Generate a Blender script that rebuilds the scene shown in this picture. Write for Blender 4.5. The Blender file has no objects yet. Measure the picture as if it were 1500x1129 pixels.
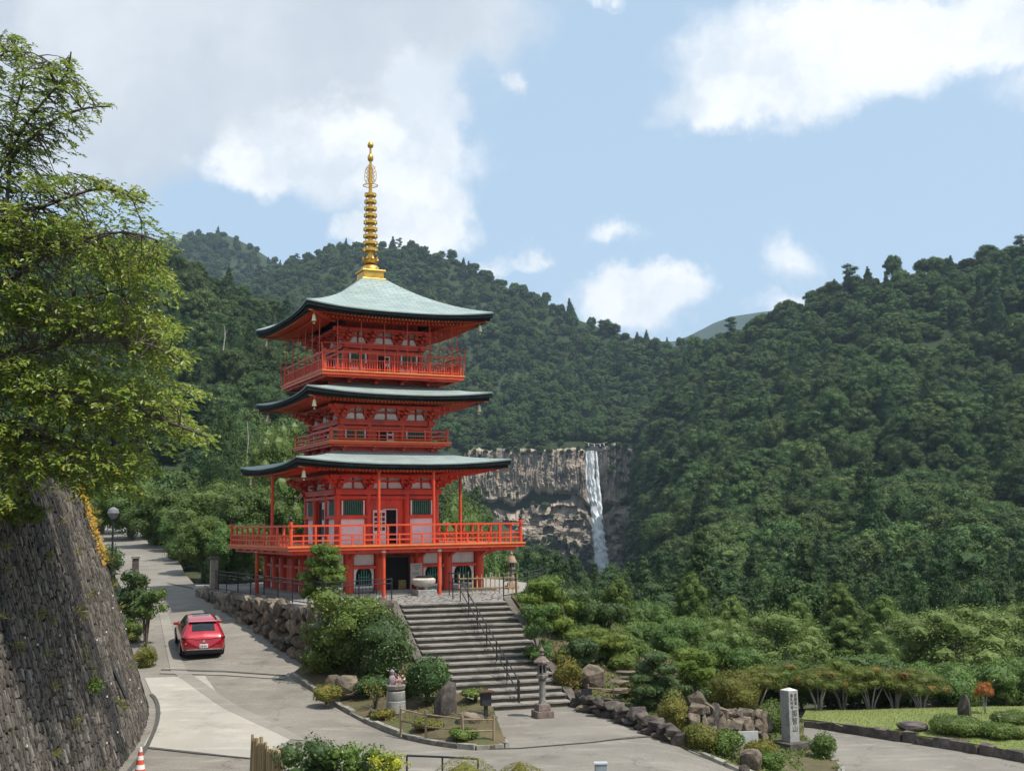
import bpy, bmesh, math, random
import numpy as np
from mathutils import Vector, Matrix, Euler
from mathutils.geometry import delaunay_2d_cdt

# ---------------------------------------------------------------- camera, sky, sun, exposure
S = bpy.context.scene
COL = S.collection
CAM_Z = 6.0
PITCH, ROLL = math.radians(6.745), math.radians(0.76)
FPX, PCX, PCY = 1713.2, 750.0, 564.5          # focal length and centre on a 1500 px wide picture
cam_d = bpy.data.cameras.new('camera')
cam_d.sensor_width = 36.0
cam_d.lens = FPX / 1500 * 36.0
cam_d.clip_start = 0.1
cam_d.clip_end = 12000
cam = bpy.data.objects.new('camera', cam_d)
cam.matrix_world = (Matrix.Translation((0, 0, CAM_Z)) @ Matrix.Rotation(math.pi / 2 + PITCH, 4, 'X')
                    @ Matrix.Rotation(-ROLL, 4, 'Z'))
COL.objects.link(cam)
S.camera = cam

SUN_EL = math.radians(60)
SUN_DIR = Vector((0.86, -0.51, 0)).normalized() * math.cos(SUN_EL) + Vector((0, 0, math.sin(SUN_EL)))  # towards the sun
sun_d = bpy.data.lights.new('sun', 'SUN')
sun_d.energy = 5.0
sun_d.angle = math.radians(0.55)
sun_d.color = (1.0, 0.955, 0.88)
sun = bpy.data.objects.new('sun', sun_d)
sun.rotation_euler = SUN_DIR.to_track_quat('Z', 'Y').to_euler()
sun.location = (40, -30, 80)
COL.objects.link(sun)

S.view_settings.view_transform = 'Standard'
S.view_settings.look = 'None'
S.view_settings.gamma = 1.0
S.view_settings.exposure = 0.15
S.view_settings.use_curve_mapping = False
S.render.engine = 'CYCLES'
S.cycles.use_denoising = True
S.cycles.max_bounces = 6
S.cycles.diffuse_bounces = 3
S.cycles.glossy_bounces = 2
S.cycles.transmission_bounces = 3
S.cycles.transparent_max_bounces = 8
S.cycles.volume_bounces = 0
S.cycles.sample_clamp_indirect = 6.0


def ray(px, py):
    a, b = px - PCX, py - PCY
    c, s = math.cos(ROLL), math.sin(ROLL)
    u, v = (a * c - b * s) / FPX, -(a * s + b * c) / FPX
    c, s = math.cos(PITCH), math.sin(PITCH)
    return u, c - v * s, s + v * c


def at(px, py, y):
    """world point that stands at forward distance y in the direction of a picture point"""
    r = ray(px, py)
    t = y / r[1]
    return Vector((r[0] * t, y, CAM_Z + r[2] * t))


def on(px, py, z):
    """world point at height z"""
    r = ray(px, py)
    t = (z - CAM_Z) / r[2]
    return Vector((r[0] * t, r[1] * t, z))


# ---- world: Nishita sky with procedural clouds laid out by compass bearing and elevation
W = bpy.data.worlds.new('World')
S.world = W
W.use_nodes = True
nt = W.node_tree
nt.nodes.clear()


class NB:
    """tiny node builder"""
    def __init__(self, tree):
        self.t = tree

    def n(self, kind, **kw):
        nd = self.t.nodes.new(kind)
        for k, v in kw.items():
            setattr(nd, k, v)
        return nd

    def put(self, sock, v):
        if hasattr(v, 'is_linked') or isinstance(v, bpy.types.NodeSocket):
            self.t.links.new(v, sock)
        elif v is not None:
            sock.default_value = v

    def m(self, op, a, b=None, c=None, clamp=False):
        nd = self.n('ShaderNodeMath', operation=op, use_clamp=clamp)
        for i, v in enumerate((a, b, c)):
            if v is not None:
                self.put(nd.inputs[i], v)
        return nd.outputs[0]

    def vm(self, op, a, b=None):
        nd = self.n('ShaderNodeVectorMath', operation=op)
        self.put(nd.inputs[0], a)
        if b is not None:
            self.put(nd.inputs[1], b)
        return nd.outputs[0]

    def noise(self, vec, scale, detail=4, rough=0.55, out=0, dist=0.0):
        nd = self.n('ShaderNodeTexNoise')
        self.put(nd.inputs['Vector'], vec)
        self.put(nd.inputs['Scale'], scale)
        nd.inputs['Detail'].default_value = detail
        nd.inputs['Roughness'].default_value = rough
        nd.inputs['Distortion'].default_value = dist
        return nd.outputs[out]

    def ramp(self, fac, stops, interp='LINEAR'):
        nd = self.n('ShaderNodeValToRGB')
        nd.color_ramp.interpolation = interp
        el = nd.color_ramp.elements
        while len(el) < len(stops):
            el.new(0.5)
        for e, (p, c) in zip(el, stops):
            e.position = p
            e.color = (c, c, c, 1) if not hasattr(c, '__len__') else (*c[:3], 1)
        self.put(nd.inputs[0], fac)
        return nd.outputs[0]

    def mix(self, fac, a, b, blend='MIX'):
        nd = self.n('ShaderNodeMix', data_type='RGBA', blend_type=blend)
        self.put(nd.inputs[0], fac)
        for i, v in ((6, a), (7, b)):
            if isinstance(v, (tuple, list)):
                v = (*v[:3], 1)
            self.put(nd.inputs[i], v)
        return nd.outputs[2]

    def smooth(self, v, a, b):
        nd = self.n('ShaderNodeMapRange', interpolation_type='SMOOTHSTEP')
        self.put(nd.inputs[0], v)
        nd.inputs[1].default_value = a
        nd.inputs[2].default_value = b
        return nd.outputs[0]


def build_sky():
    b = NB(nt)
    tc = b.n('ShaderNodeTexCoord').outputs['Generated']
    sky = b.n('ShaderNodeTexSky')
    sky.sky_type = 'NISHITA'
    sky.sun_disc = False
    sky.sun_elevation = SUN_EL
    sky.sun_rotation = math.atan2(SUN_DIR.x, SUN_DIR.y)
    sky.air_density = 1.0
    sky.dust_density = 1.0
    sky.ozone_density = 1.3
    # warped direction, so that the cloud edges billow
    n1 = b.noise(tc, 9.0, 6, 0.6, out=1)
    w1 = b.vm('MULTIPLY', b.vm('SUBTRACT', n1, (0.5, 0.5, 0.5)), (0.09, 0.09, 0.09))
    n2 = b.noise(tc, 34.0, 4, 0.6, out=1)
    w2 = b.vm('MULTIPLY', b.vm('SUBTRACT', n2, (0.5, 0.5, 0.5)), (0.03, 0.03, 0.03))
    d = b.vm('ADD', b.vm('ADD', tc, w1), w2)
    sp = b.n('ShaderNodeSeparateXYZ')
    b.put(sp.inputs[0], d)
    az = b.m('ARCTAN2', sp.outputs[0], sp.outputs[1])
    el = b.m('ARCSINE', b.m('MINIMUM', b.m('MAXIMUM', sp.outputs[2], -1.0), 1.0))

    def blobs(lst):
        v = None
        for (px, py, rx, ry) in lst:
            r = Vector(ray(px, py)).normalized()
            a0, e0 = math.atan2(r.x, r.y), math.asin(r.z)
            du = b.m('MULTIPLY', b.m('SUBTRACT', az, a0), FPX / rx)
            dv = b.m('MULTIPLY', b.m('SUBTRACT', el, e0), FPX / ry)
            q = b.m('SUBTRACT', 1.0, b.m('SQRT', b.m('ADD', b.m('MULTIPLY', du, du), b.m('MULTIPLY', dv, dv))))
            v = q if v is None else b.m('SMOOTH_MAX', v, q, 0.12)
        return v
    grey = blobs([(250, 40, 520, 190), (60, 150, 300, 150), (560, 20, 270, 110), (420, 150, 260, 90), (-300, 60, 400, 200)])
    white = blobs([(520, 225, 215, 100), (620, 190, 80, 110), (610, 295, 95, 85), (400, 240, 120, 55), (560, 335, 90, 30),
                   (1130, 110, 190, 90), (1090, 145, 150, 58), (1270, 60, 270, 85), (1480, 40, 270, 65), (1800, 60, 300, 110),
                   (950, 440, 105, 52), (985, 425, 62, 50)])
    small = blobs([(1158, 374, 56, 50), (722, 380, 42, 26), (900, 348, 46, 26), (1150, 442, 84, 32), (782, 374, 46, 18), (742, 106, 26, 22), (880, 12, 44, 20)])
    # the sky beyond the frame: the same broken cumulus everywhere
    far = b.noise(b.vm('MULTIPLY', tc, (1, 1, 2.2)), 2.6, 6, 0.55)
    outside = b.smooth(b.m('MAXIMUM', b.m('ABSOLUTE', az), b.m('MULTIPLY', el, 1.25)), 0.56, 0.72)
    fard = b.m('MULTIPLY', b.smooth(far, 0.5, 0.62), outside)
    soft = b.noise(tc, 15.0, 7, 0.62)
    gd = b.smooth(b.m('ADD', grey, b.m('MULTIPLY', b.m('SUBTRACT', soft, 0.5), 0.5)), -0.02, 0.42)
    wd = b.smooth(b.m('ADD', white, b.m('MULTIPLY', b.m('SUBTRACT', soft, 0.5), 0.85)), -0.05, 0.50)
    wd = b.m('MAXIMUM', wd, b.m('MULTIPLY', b.smooth(b.m('ADD', small, b.m('MULTIPLY', b.m('SUBTRACT', soft, 0.5), 0.9)), 0.0, 0.95), 0.9))
    wd = b.m('MAXIMUM', wd, fard)
    lump = b.noise(d, 12.0, 4, 0.5)
    gcol = b.mix(b.smooth(b.noise(d, 4.5, 4, 0.5), 0.36, 0.66), (4.9, 5.4, 6.0), (7.0, 7.35, 7.7))
    wcol = b.mix(b.smooth(lump, 0.34, 0.6), (6.2, 6.8, 7.4), (8.4, 8.6, 8.8))
    c = b.mix(0.68, sky.outputs[0], (4.7, 6.25, 7.8))       # moist summer air: paler blue
    c = b.mix(b.m('MULTIPLY', gd, 0.93), c, gcol)
    c = b.mix(b.m('MULTIPLY', wd, 0.95), c, wcol)
    bg = b.n('ShaderNodeBackground')
    b.put(bg.inputs[0], c)
    bg.inputs[1].default_value = 0.118
    out = b.n('ShaderNodeOutputWorld')
    nt.links.new(bg.outputs[0], out.inputs[0])


build_sky()
W.cycles.sampling_method = 'MANUAL'
W.cycles.sample_map_resolution = 512

# ---------------------------------------------------------------- helpers
RNG = np.random.default_rng(7)
random.seed(7)


def sm(a, b, x):
    t = np.clip((np.asarray(x, float) - a) / (b - a), 0, 1)
    return t * t * (3 - 2 * t)


def _hash(i, j, seed):
    n = (i.astype(np.int64) * 374761393 + j.astype(np.int64) * 668265263 + seed * 974634777) & 0xFFFFFFFF
    n = ((n ^ (n >> 13)) * 1274126177) & 0xFFFFFFFF
    return ((n ^ (n >> 16)) & 0xFFFF) / 65535.0


def vnoise(x, y, seed=0):
    x, y = np.asarray(x, float), np.asarray(y, float)
    i, j = np.floor(x), np.floor(y)
    u, v = x - i, y - j
    u, v = u * u * (3 - 2 * u), v * v * (3 - 2 * v)
    a, b_ = _hash(i, j, seed), _hash(i + 1, j, seed)
    c, d = _hash(i, j + 1, seed), _hash(i + 1, j + 1, seed)
    return (a * (1 - u) + b_ * u) * (1 - v) + (c * (1 - u) + d * u) * v


def fbm(x, y, seed=0, octv=4):
    s, a, t = 0, 0.5, 0
    for k in range(octv):
        s = s + a * vnoise(x * 2 ** k, y * 2 ** k, seed + k * 17)
        t += a
        a *= 0.5
    return s / t


def mesh_np(name, V, groups, mats, smooth=False):
    """groups: list of (faces array (n,k), material index)"""
    me = bpy.data.meshes.new(name)
    V = np.asarray(V, np.float32)
    me.vertices.add(len(V))
    me.vertices.foreach_set('co', V.ravel())
    idx, st, tot, mi, pos = [], [], [], [], 0
    for Fc, m in groups:
        Fc = np.asarray(Fc, np.int32)
        if len(Fc) == 0:
            continue
        n, k = Fc.shape
        idx.append(Fc.ravel())
        st.append(pos + np.arange(n) * k)
        tot.append(np.full(n, k))
        mi.append(np.full(n, m))
        pos += n * k
    idx, st, tot, mi = (np.concatenate(a).astype(np.int32) for a in (idx, st, tot, mi))
    me.loops.add(len(idx))
    me.loops.foreach_set('vertex_index', idx)
    me.polygons.add(len(st))
    me.polygons.foreach_set('loop_start', st)
    me.polygons.foreach_set('loop_total', tot)
    me.polygons.foreach_set('material_index', mi)
    me.polygons.foreach_set('use_smooth', np.full(len(st), smooth))
    for m in (mats if isinstance(mats, (list, tuple)) else [mats]):
        me.materials.append(m)
    me.update(calc_edges=True)
    me.validate()
    return me


class MB:
    """collects boxes, tubes, lathes and loose faces into one mesh"""
    def __init__(self):
        self.v, self.f, self.mi = [], [], []
        self.cur = 0

    def add(self, verts, faces, M=None):
        o = len(self.v)
        for p in verts:
            p = Vector(p)
            self.v.append(M @ p if M is not None else p)
        for f in faces:
            self.f.append([i + o for i in f])
            self.mi.append(self.cur)
        return self

    def box(self, c, s, M=None, rz=0.0, taper=1.0):
        x, y, z = s[0] / 2, s[1] / 2, s[2] / 2
        vs = [(-x, -y, -z), (x, -y, -z), (x, y, -z), (-x, y, -z)]
        vs += [(-x * taper, -y * taper, z), (x * taper, -y * taper, z), (x * taper, y * taper, z), (-x * taper, y * taper, z)]
        T = Matrix.Translation(c) @ Matrix.Rotation(rz, 4, 'Z')
        if M is not None:
            T = M @ T
        return self.add(vs, [(3, 2, 1, 0), (4, 5, 6, 7), (0, 1, 5, 4), (1, 2, 6, 5), (2, 3, 7, 6), (3, 0, 4, 7)], T)

    def bar(self, a, b, w, h=None, up=(0, 0, 1)):
        """box section from point a to point b"""
        a, b = Vector(a), Vector(b)
        d = b - a
        L = d.length
        if L < 1e-6:
            return self
        d /= L
        u = Vector(up)
        if abs(d.dot(u)) > 0.98:
            u = Vector((0, 1, 0))
        x = d.cross(u).normalized()
        z = x.cross(d)
        h = h or w
        M = Matrix((x, d, z)).transposed().to_4x4()
        M.translation = (a + b) / 2
        return self.box((0, 0, 0), (w, L, h), M)

    def tube(self, pts, r, n=8, cap=True):
        pts = [Vector(p) for p in pts]
        rs = r if hasattr(r, '__len__') else [r] * len(pts)
        o = len(self.v)
        ref = Vector((0.31, 0.17, 0.93))
        for i, p in enumerate(pts):
            t = (pts[min(i + 1, len(pts) - 1)] - pts[max(i - 1, 0)]).normalized()
            x = t.cross(ref)
            if x.length < 0.05:
                x = t.cross(Vector((1, 0, 0)))
            x.normalize()
            y = t.cross(x)
            for k in range(n):
                a = 2 * math.pi * k / n
                self.v.append(p + (x * math.cos(a) + y * math.sin(a)) * rs[i])
        for i in range(len(pts) - 1):
            for k in range(n):
                q = (k + 1) % n
                self.f.append([o + i * n + k, o + i * n + q, o + (i + 1) * n + q, o + (i + 1) * n + k])
                self.mi.append(self.cur)
        if cap:
            self.f += [[o + k for k in reversed(range(n))], [o + (len(pts) - 1) * n + k for k in range(n)]]
            self.mi += [self.cur] * 2
        return self

    def lathe(self, prof, n=24, c=(0, 0, 0), sx=1.0, sy=1.0, rot=0.0):
        o = len(self.v)
        for (r, z) in prof:
            for k in range(n):
                a = 2 * math.pi * k / n + rot
                self.v.append(Vector((c[0] + r * math.cos(a) * sx, c[1] + r * math.sin(a) * sy, c[2] + z)))
        for i in range(len(prof) - 1):
            for k in range(n):
                q = (k + 1) % n
                self.f.append([o + i * n + k, o + i * n + q, o + (i + 1) * n + q, o + (i + 1) * n + k])
                self.mi.append(self.cur)
        self.f += [[o + k for k in reversed(range(n))], [o + (len(prof) - 1) * n + k for k in range(n)]]
        self.mi += [self.cur] * 2
        return self

    def mesh(self, name, mats, smooth=False):
        me = bpy.data.meshes.new(name)
        me.from_pydata([tuple(p) for p in self.v], [], self.f)
        for m in (mats if isinstance(mats, (list, tuple)) else [mats]):
            me.materials.append(m)
        me.polygons.foreach_set('material_index', self.mi)
        me.polygons.foreach_set('use_smooth', [smooth] * len(self.f))
        me.update()
        return me

    def obj(self, name, mats, parent=None, smooth=False, bevel=0.0):
        o = bpy.data.objects.new(name, self.mesh(name, mats, smooth))
        COL.objects.link(o)
        hang(o, parent)
        if bevel:
            b = o.modifiers.new('bevel', 'BEVEL')
            b.width = bevel
            b.segments = 2
            b.limit_method = 'ANGLE'
        if smooth:
            try:
                o.data.set_sharp_from_angle(angle=math.radians(40))
            except Exception:
                pass
        return o


def hang(o, parent):
    """parent a piece; pieces of an unrotated thing are written in world coordinates when the thing says so"""
    if parent is not None:
        o.parent = parent
        root = parent
        if parent.get('_world'):
            o.matrix_parent_inverse = Matrix.Translation(parent.location).inverted()
    return o


def link(name, me, parent=None, loc=None):
    o = bpy.data.objects.new(name, me)
    COL.objects.link(o)
    if loc is not None:
        o.location = loc
    return hang(o, parent)


def tag(o, label=None, cat=None, group=None, kind=None):
    if label:
        o['label'] = label
    if cat:
        o['category'] = cat
    if group:
        o['group'] = group
    if kind:
        o['kind'] = kind
    return o


def thing(name, label, cat, loc=(0, 0, 0), rz=0.0, group=None, world=False):
    o = bpy.data.objects.new(name, None)
    o.empty_display_size = 0.3
    COL.objects.link(o)
    o.location = loc
    o.rotation_euler = (0, 0, rz)
    if world:
        o['_world'] = 1
    return tag(o, label, cat, group)


def inpoly(P, poly):
    P = np.asarray(P, float)
    x, y = P[:, 0], P[:, 1]
    r = np.zeros(len(P), bool)
    n = len(poly)
    for i in range(n):
        x1, y1 = poly[i][:2]
        x2, y2 = poly[(i + 1) % n][:2]
        if y1 == y2:
            continue
        c = ((y1 > y) != (y2 > y)) & (x < (x2 - x1) * (y - y1) / (y2 - y1) + x1)
        r ^= c
    return r


def polydist(P, poly):
    """distance to the outline"""
    P = np.asarray(P, float)[:, :2]
    best = np.full(len(P), 1e9)
    for i in range(len(poly)):
        a, b = np.array(poly[i][:2], float), np.array(poly[(i + 1) % len(poly)][:2], float)
        d = b - a
        t = np.clip(((P - a) @ d) / max(d @ d, 1e-9), 0, 1)
        best = np.minimum(best, np.linalg.norm(P - (a + t[:, None] * d), axis=1))
    return best


def densify(pts, step):
    out = []
    for a, b in zip(pts[:-1], pts[1:]):
        a, b = np.array(a, float), np.array(b, float)
        n = max(1, int(math.ceil(np.linalg.norm(b - a) / step)))
        for k in range(n):
            out.append(tuple(a + (b - a) * k / n))
    out.append(tuple(pts[-1]))
    return out


def curve(pts, step=0.5):
    """Catmull-Rom through the points"""
    P = [np.array(p, float) for p in pts]
    P = [2 * P[0] - P[1]] + P + [2 * P[-1] - P[-2]]
    out = []
    for i in range(1, len(P) - 2):
        n = max(2, int(np.linalg.norm(P[i + 1] - P[i]) / step))
        for k in range(n):
            t = k / n
            out.append(tuple(0.5 * ((2 * P[i]) + (-P[i - 1] + P[i + 1]) * t + (2 * P[i - 1] - 5 * P[i] + 4 * P[i + 1] - P[i + 2]) * t * t
                                    + (-P[i - 1] + 3 * P[i] - 3 * P[i + 1] + P[i + 2]) * t ** 3)))
    out.append(tuple(P[-2]))
    return out


def patch(name, poly, hf, step, mat, skirt=0.6, jitter=0.25, smooth=True):
    """sheet over a polygon with heights hf(x, y), closed by a skirt"""
    B = densify(list(poly) + [poly[0]], step)[:-1]
    xs, ys = [p[0] for p in B], [p[1] for p in B]
    gx, gy = np.meshgrid(np.arange(min(xs), max(xs), step), np.arange(min(ys), max(ys), step))
    I = np.stack([gx.ravel(), gy.ravel()], 1)
    I = I + RNG.uniform(-jitter, jitter, I.shape) * step
    I = I[inpoly(I, poly)]
    I = I[polydist(I, poly) > step * 0.4]
    pts = [Vector((float(p[0]), float(p[1]))) for p in B] + [Vector((float(p[0]), float(p[1]))) for p in I]
    nb = len(B)
    r = delaunay_2d_cdt(pts, [(i, (i + 1) % nb) for i in range(nb)], [], 1, 1e-5)
    v2 = np.array([[p.x, p.y] for p in r[0]])
    z = np.asarray(hf(v2[:, 0], v2[:, 1]), float) * np.ones(len(v2))
    V = np.column_stack([v2, z])
    F3 = [f for f in r[2] if len(f) == 3]
    bx = np.array(B)
    zb = np.asarray(hf(bx[:, 0], bx[:, 1]), float) * np.ones(nb)
    o = len(V)
    V = np.vstack([V, np.column_stack([bx, zb]), np.column_stack([bx, zb - skirt])])
    Q = [(o + i, o + (i + 1) % nb, o + nb + (i + 1) % nb, o + nb + i) for i in range(nb)]
    me = mesh_np(name, V, [(F3, 0), (Q, 0)], mat, smooth)
    try:
        me.set_sharp_from_angle(angle=math.radians(50))
    except Exception:
        pass
    return link(name, me)


# ---------------------------------------------------------------- materials
MATS = {}


def mat(name, base, base2=None, rough=0.8, scale=4.0, bump=0.0, bscale=None, metal=0.0, spec=0.3, dirt=None, dirt_scale=1.2,
        coords='Object', stretch=(1, 1, 1), rnd=0.0, coat=0.0):
    """procedural surface: two tones of the same stuff, optional dirt patches, fine relief, per-object variation"""
    m = bpy.data.materials.new(name)
    m.use_nodes = True
    t = m.node_tree
    t.nodes.clear()
    b = NB(t)
    tc = b.n('ShaderNodeTexCoord').outputs[coords]
    oi = b.n('ShaderNodeObjectInfo')
    off = b.n('ShaderNodeCombineXYZ')
    b.put(off.inputs[0], b.m('MULTIPLY', oi.outputs['Random'], 37.0 if rnd else 0.0))
    vec = b.vm('MULTIPLY', b.vm('ADD', tc, off.outputs[0]), stretch)
    base2 = base2 or tuple(c * 0.72 for c in base)
    n = b.noise(vec, scale, 6, 0.6)
    c = b.mix(b.smooth(n, 0.33, 0.67), base, base2)
    if dirt:
        dn = b.noise(vec, dirt_scale, 5, 0.65)
        c = b.mix(b.m('MULTIPLY', b.smooth(dn, 0.5, 0.72), dirt[1]), c, dirt[0])
    if rnd:
        hv = b.n('ShaderNodeHueSaturation')
        b.put(hv.inputs['Color'], c)
        b.put(hv.inputs['Value'], b.m('ADD', 1.0 - rnd, b.m('MULTIPLY', oi.outputs['Random'], 2 * rnd)))
        c = hv.outputs[0]
    p = b.n('ShaderNodeBsdfPrincipled')
    b.put(p.inputs['Base Color'], c)
    p.inputs['Roughness'].default_value = rough
    p.inputs['Metallic'].default_value = metal
    p.inputs['Specular IOR Level'].default_value = spec
    p.inputs['Coat Weight'].default_value = coat
    p.inputs['Coat Roughness'].default_value = 0.05
    if bump:
        bn = b.n('ShaderNodeBump')
        bn.inputs['Strength'].default_value = bump
        bn.inputs['Distance'].default_value = 0.05
        b.put(bn.inputs['Height'], b.noise(vec, bscale or scale * 6, 5, 0.65))
        b.put(p.inputs['Normal'], bn.outputs[0])
    o = b.n('ShaderNodeOutputMaterial')
    t.links.new(p.outputs[0], o.inputs[0])
    MATS[name] = m
    return m


def leafmat(name, c1, c2, c3=None, trans=0.28, rough=0.5, spec=0.3, hue=0.0, val=0.16, clump=0.5):
    """leaves: every leaf its own tone between c1 and c2 (a few c3), light shining through"""
    m = bpy.data.materials.new(name)
    m.use_nodes = True
    t = m.node_tree
    t.nodes.clear()
    b = NB(t)
    ge = b.n('ShaderNodeNewGeometry')
    oi = b.n('ShaderNodeObjectInfo')
    r = ge.outputs['Random Per Island']
    tn = b.noise(b.n('ShaderNodeTexCoord').outputs['Object'], clump, 2, 0.5)
    c = b.mix(b.m('ADD', b.m('MULTIPLY', r, 0.55), b.m('MULTIPLY', b.smooth(tn, 0.3, 0.7), 0.45)), c1, c2)
    if c3:
        c = b.mix(b.m('MULTIPLY', b.m('GREATER_THAN', b.m('FRACT', b.m('MULTIPLY', r, 17.3)), 0.86), 0.8), c, c3)
    hv = b.n('ShaderNodeHueSaturation')
    b.put(hv.inputs['Color'], c)
    b.put(hv.inputs['Value'], b.m('ADD', 1 - val, b.m('MULTIPLY', oi.outputs['Random'], 2 * val)))
    b.put(hv.inputs['Hue'], b.m('ADD', 0.5 - hue, b.m('MULTIPLY', b.m('FRACT', b.m('MULTIPLY', oi.outputs['Random'], 7.7)), 2 * hue)))
    c = hv.outputs[0]
    p = b.n('ShaderNodeBsdfPrincipled')
    b.put(p.inputs['Base Color'], c)
    p.inputs['Roughness'].default_value = rough
    p.inputs['Specular IOR Level'].default_value = spec
    tr = b.n('ShaderNodeBsdfTranslucent')
    b.put(tr.inputs[0], b.mix(0.5, c, (0.16, 0.24, 0.02), 'MIX'))
    ms = b.n('ShaderNodeMixShader')
    ms.inputs[0].default_value = trans
    t.links.new(p.outputs[0], ms.inputs[1])
    t.links.new(tr.outputs[0], ms.inputs[2])
    o = b.n('ShaderNodeOutputMaterial')
    t.links.new(ms.outputs[0], o.inputs[0])
    MATS[name] = m
    return m


def concrete(name, c1, c2, grain, crack=True):
    m = mat(name, c1, c2, 0.9, 0.35, 0.25, 30, spec=0.2, dirt=((c1[0] * 0.55, c1[1] * 0.54, c1[2] * 0.5), 0.75), dirt_scale=0.5)
    t = m.node_tree
    b = NB(t)
    p = [n for n in t.nodes if n.type == 'BSDF_PRINCIPLED'][0]
    src = p.inputs['Base Color'].links[0].from_socket
    tc = b.n('ShaderNodeTexCoord').outputs['Object']
    sp = b.noise(tc, 26, 3, 0.8)
    c = b.mix(b.m('MULTIPLY', b.smooth(sp, 0.35, 0.7), grain), src, tuple(x * 0.45 for x in c1))
    st = b.noise(b.vm('MULTIPLY', tc, (0.5, 1.6, 1)), 1.1, 5, 0.7)      # tyre and rain wear
    c = b.mix(b.m('MULTIPLY', b.smooth(st, 0.50, 0.70), 0.5), c, tuple(x * 1.25 for x in c1))
    if crack:
        vo = b.n('ShaderNodeTexVoronoi', feature='DISTANCE_TO_EDGE')
        b.put(vo.inputs['Vector'], b.vm('ADD', tc, b.vm('MULTIPLY', b.noise(tc, 1.3, 4, 0.6, out=1), (1.6, 1.6, 0))))
        vo.inputs['Scale'].default_value = 0.16
        ck = b.m('LESS_THAN', vo.outputs['Distance'], 0.0022)
        c = b.mix(b.m('MULTIPLY', ck, 0.6), c, tuple(x * 0.3 for x in c1))
    b.put(p.inputs['Base Color'], c)
    return m


M_ASPH = concrete('worn_asphalt', (0.27, 0.243, 0.205), (0.205, 0.184, 0.155), 0.75)
M_CONC = concrete('pale_concrete', (0.40, 0.37, 0.315), (0.34, 0.315, 0.27), 0.25, False)
M_BAND = concrete('grey_concrete_band', (0.28, 0.255, 0.215), (0.24, 0.22, 0.185), 0.3, False)
M_JOINT = mat('dark_joint', (0.09, 0.085, 0.075), None, 0.95, 6)
M_KERB = mat('kerb_stone', (0.30, 0.28, 0.24), (0.17, 0.16, 0.14), 0.9, 3, 0.5, 20, rnd=0.22, dirt=((0.08, 0.085, 0.05), 0.7), dirt_scale=2)
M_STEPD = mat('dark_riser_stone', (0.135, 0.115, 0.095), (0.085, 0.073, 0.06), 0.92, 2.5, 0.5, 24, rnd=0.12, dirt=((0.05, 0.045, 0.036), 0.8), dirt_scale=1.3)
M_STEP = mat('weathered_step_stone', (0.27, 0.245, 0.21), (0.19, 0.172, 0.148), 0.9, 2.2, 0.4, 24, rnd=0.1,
             dirt=((0.085, 0.075, 0.062), 0.8), dirt_scale=1.1)
M_ROCK = mat('rough_brown_rock', (0.225, 0.175, 0.125), (0.085, 0.068, 0.052), 0.92, 2.6, 0.9, 9, rnd=0.35, dirt=((0.06, 0.06, 0.045), 0.7), dirt_scale=1.6)
M_DARKROCK = mat('dark_rock', (0.13, 0.105, 0.09), (0.055, 0.045, 0.04), 0.9, 2.4, 0.9, 10, rnd=0.2, dirt=((0.2, 0.19, 0.16), 0.4), dirt_scale=2.5)
M_GRANITE = mat('grey_granite', (0.36, 0.35, 0.325), (0.25, 0.245, 0.23), 0.85, 18, 0.2, 60, rnd=0.06, dirt=((0.16, 0.15, 0.12), 0.6), dirt_scale=3)
M_LSTONE = mat('lantern_stone', (0.30, 0.28, 0.25), (0.17, 0.15, 0.13), 0.9, 7, 0.5, 40, dirt=((0.09, 0.07, 0.06), 0.8), dirt_scale=4)
M_SOIL = mat('garden_soil', (0.13, 0.098, 0.055), (0.08, 0.072, 0.034), 0.95, 1.6, 0.8, 12, dirt=((0.085, 0.105, 0.028), 0.95), dirt_scale=0.7)
M_GROUND = mat('leafy_ground', (0.06, 0.075, 0.028), (0.04, 0.045, 0.02), 0.95, 0.3, 0.6, 3)
M_LAWN = mat('lawn_grass', (0.22, 0.255, 0.075), (0.17, 0.205, 0.06), 0.9, 0.7, 0.8, 40, dirt=((0.21, 0.23, 0.06), 0.7), dirt_scale=0.4)
M_GRAVEL = mat('pale_gravel', (0.36, 0.34, 0.31), (0.24, 0.225, 0.2), 0.92, 9, 0.7, 30)
M_RED = mat('vermilion_lacquer', (0.68, 0.080, 0.036), (0.57, 0.062, 0.028), 0.45, 2.5, 0.05, 8, spec=0.35, dirt=((0.30, 0.045, 0.032), 0.85), dirt_scale=1.8, stretch=(1, 1, 0.45))
M_REDB = mat('bright_vermilion_rail', (0.66, 0.085, 0.03), (0.56, 0.062, 0.022), 0.42, 2.0, 0.04, 8, spec=0.35, dirt=((0.44, 0.075, 0.045), 0.7), dirt_scale=2.4, stretch=(1, 1, 0.6))
M_ORANGE = mat('ochre_edge_paint', (0.72, 0.24, 0.055), (0.62, 0.18, 0.045), 0.5, 3)
M_YELLOW = mat('yellow_rafter_tip', (0.66, 0.30, 0.07), None, 0.5, 6)
M_WHITE = mat('white_plaster', (0.84, 0.82, 0.80), (0.74, 0.72, 0.70), 0.85, 1.6, 0.1, 16, dirt=((0.42, 0.39, 0.36), 0.5), dirt_scale=1.8)
M_GREENBAR = mat('green_window_bar', (0.055, 0.22, 0.15), (0.04, 0.16, 0.11), 0.5, 5)
M_BLACK = mat('black_void', (0.006, 0.006, 0.007), None, 0.8, 3)
M_BLACKEDGE = mat('black_eave_edge', (0.007, 0.008, 0.008), (0.014, 0.016, 0.015), 0.7, 3, spec=0.1)
M_GOLD = mat('gilded_bronze', (0.72, 0.43, 0.095), (0.58, 0.33, 0.07), 0.34, 5, 0.1, 20, metal=0.75, spec=0.5)
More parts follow.
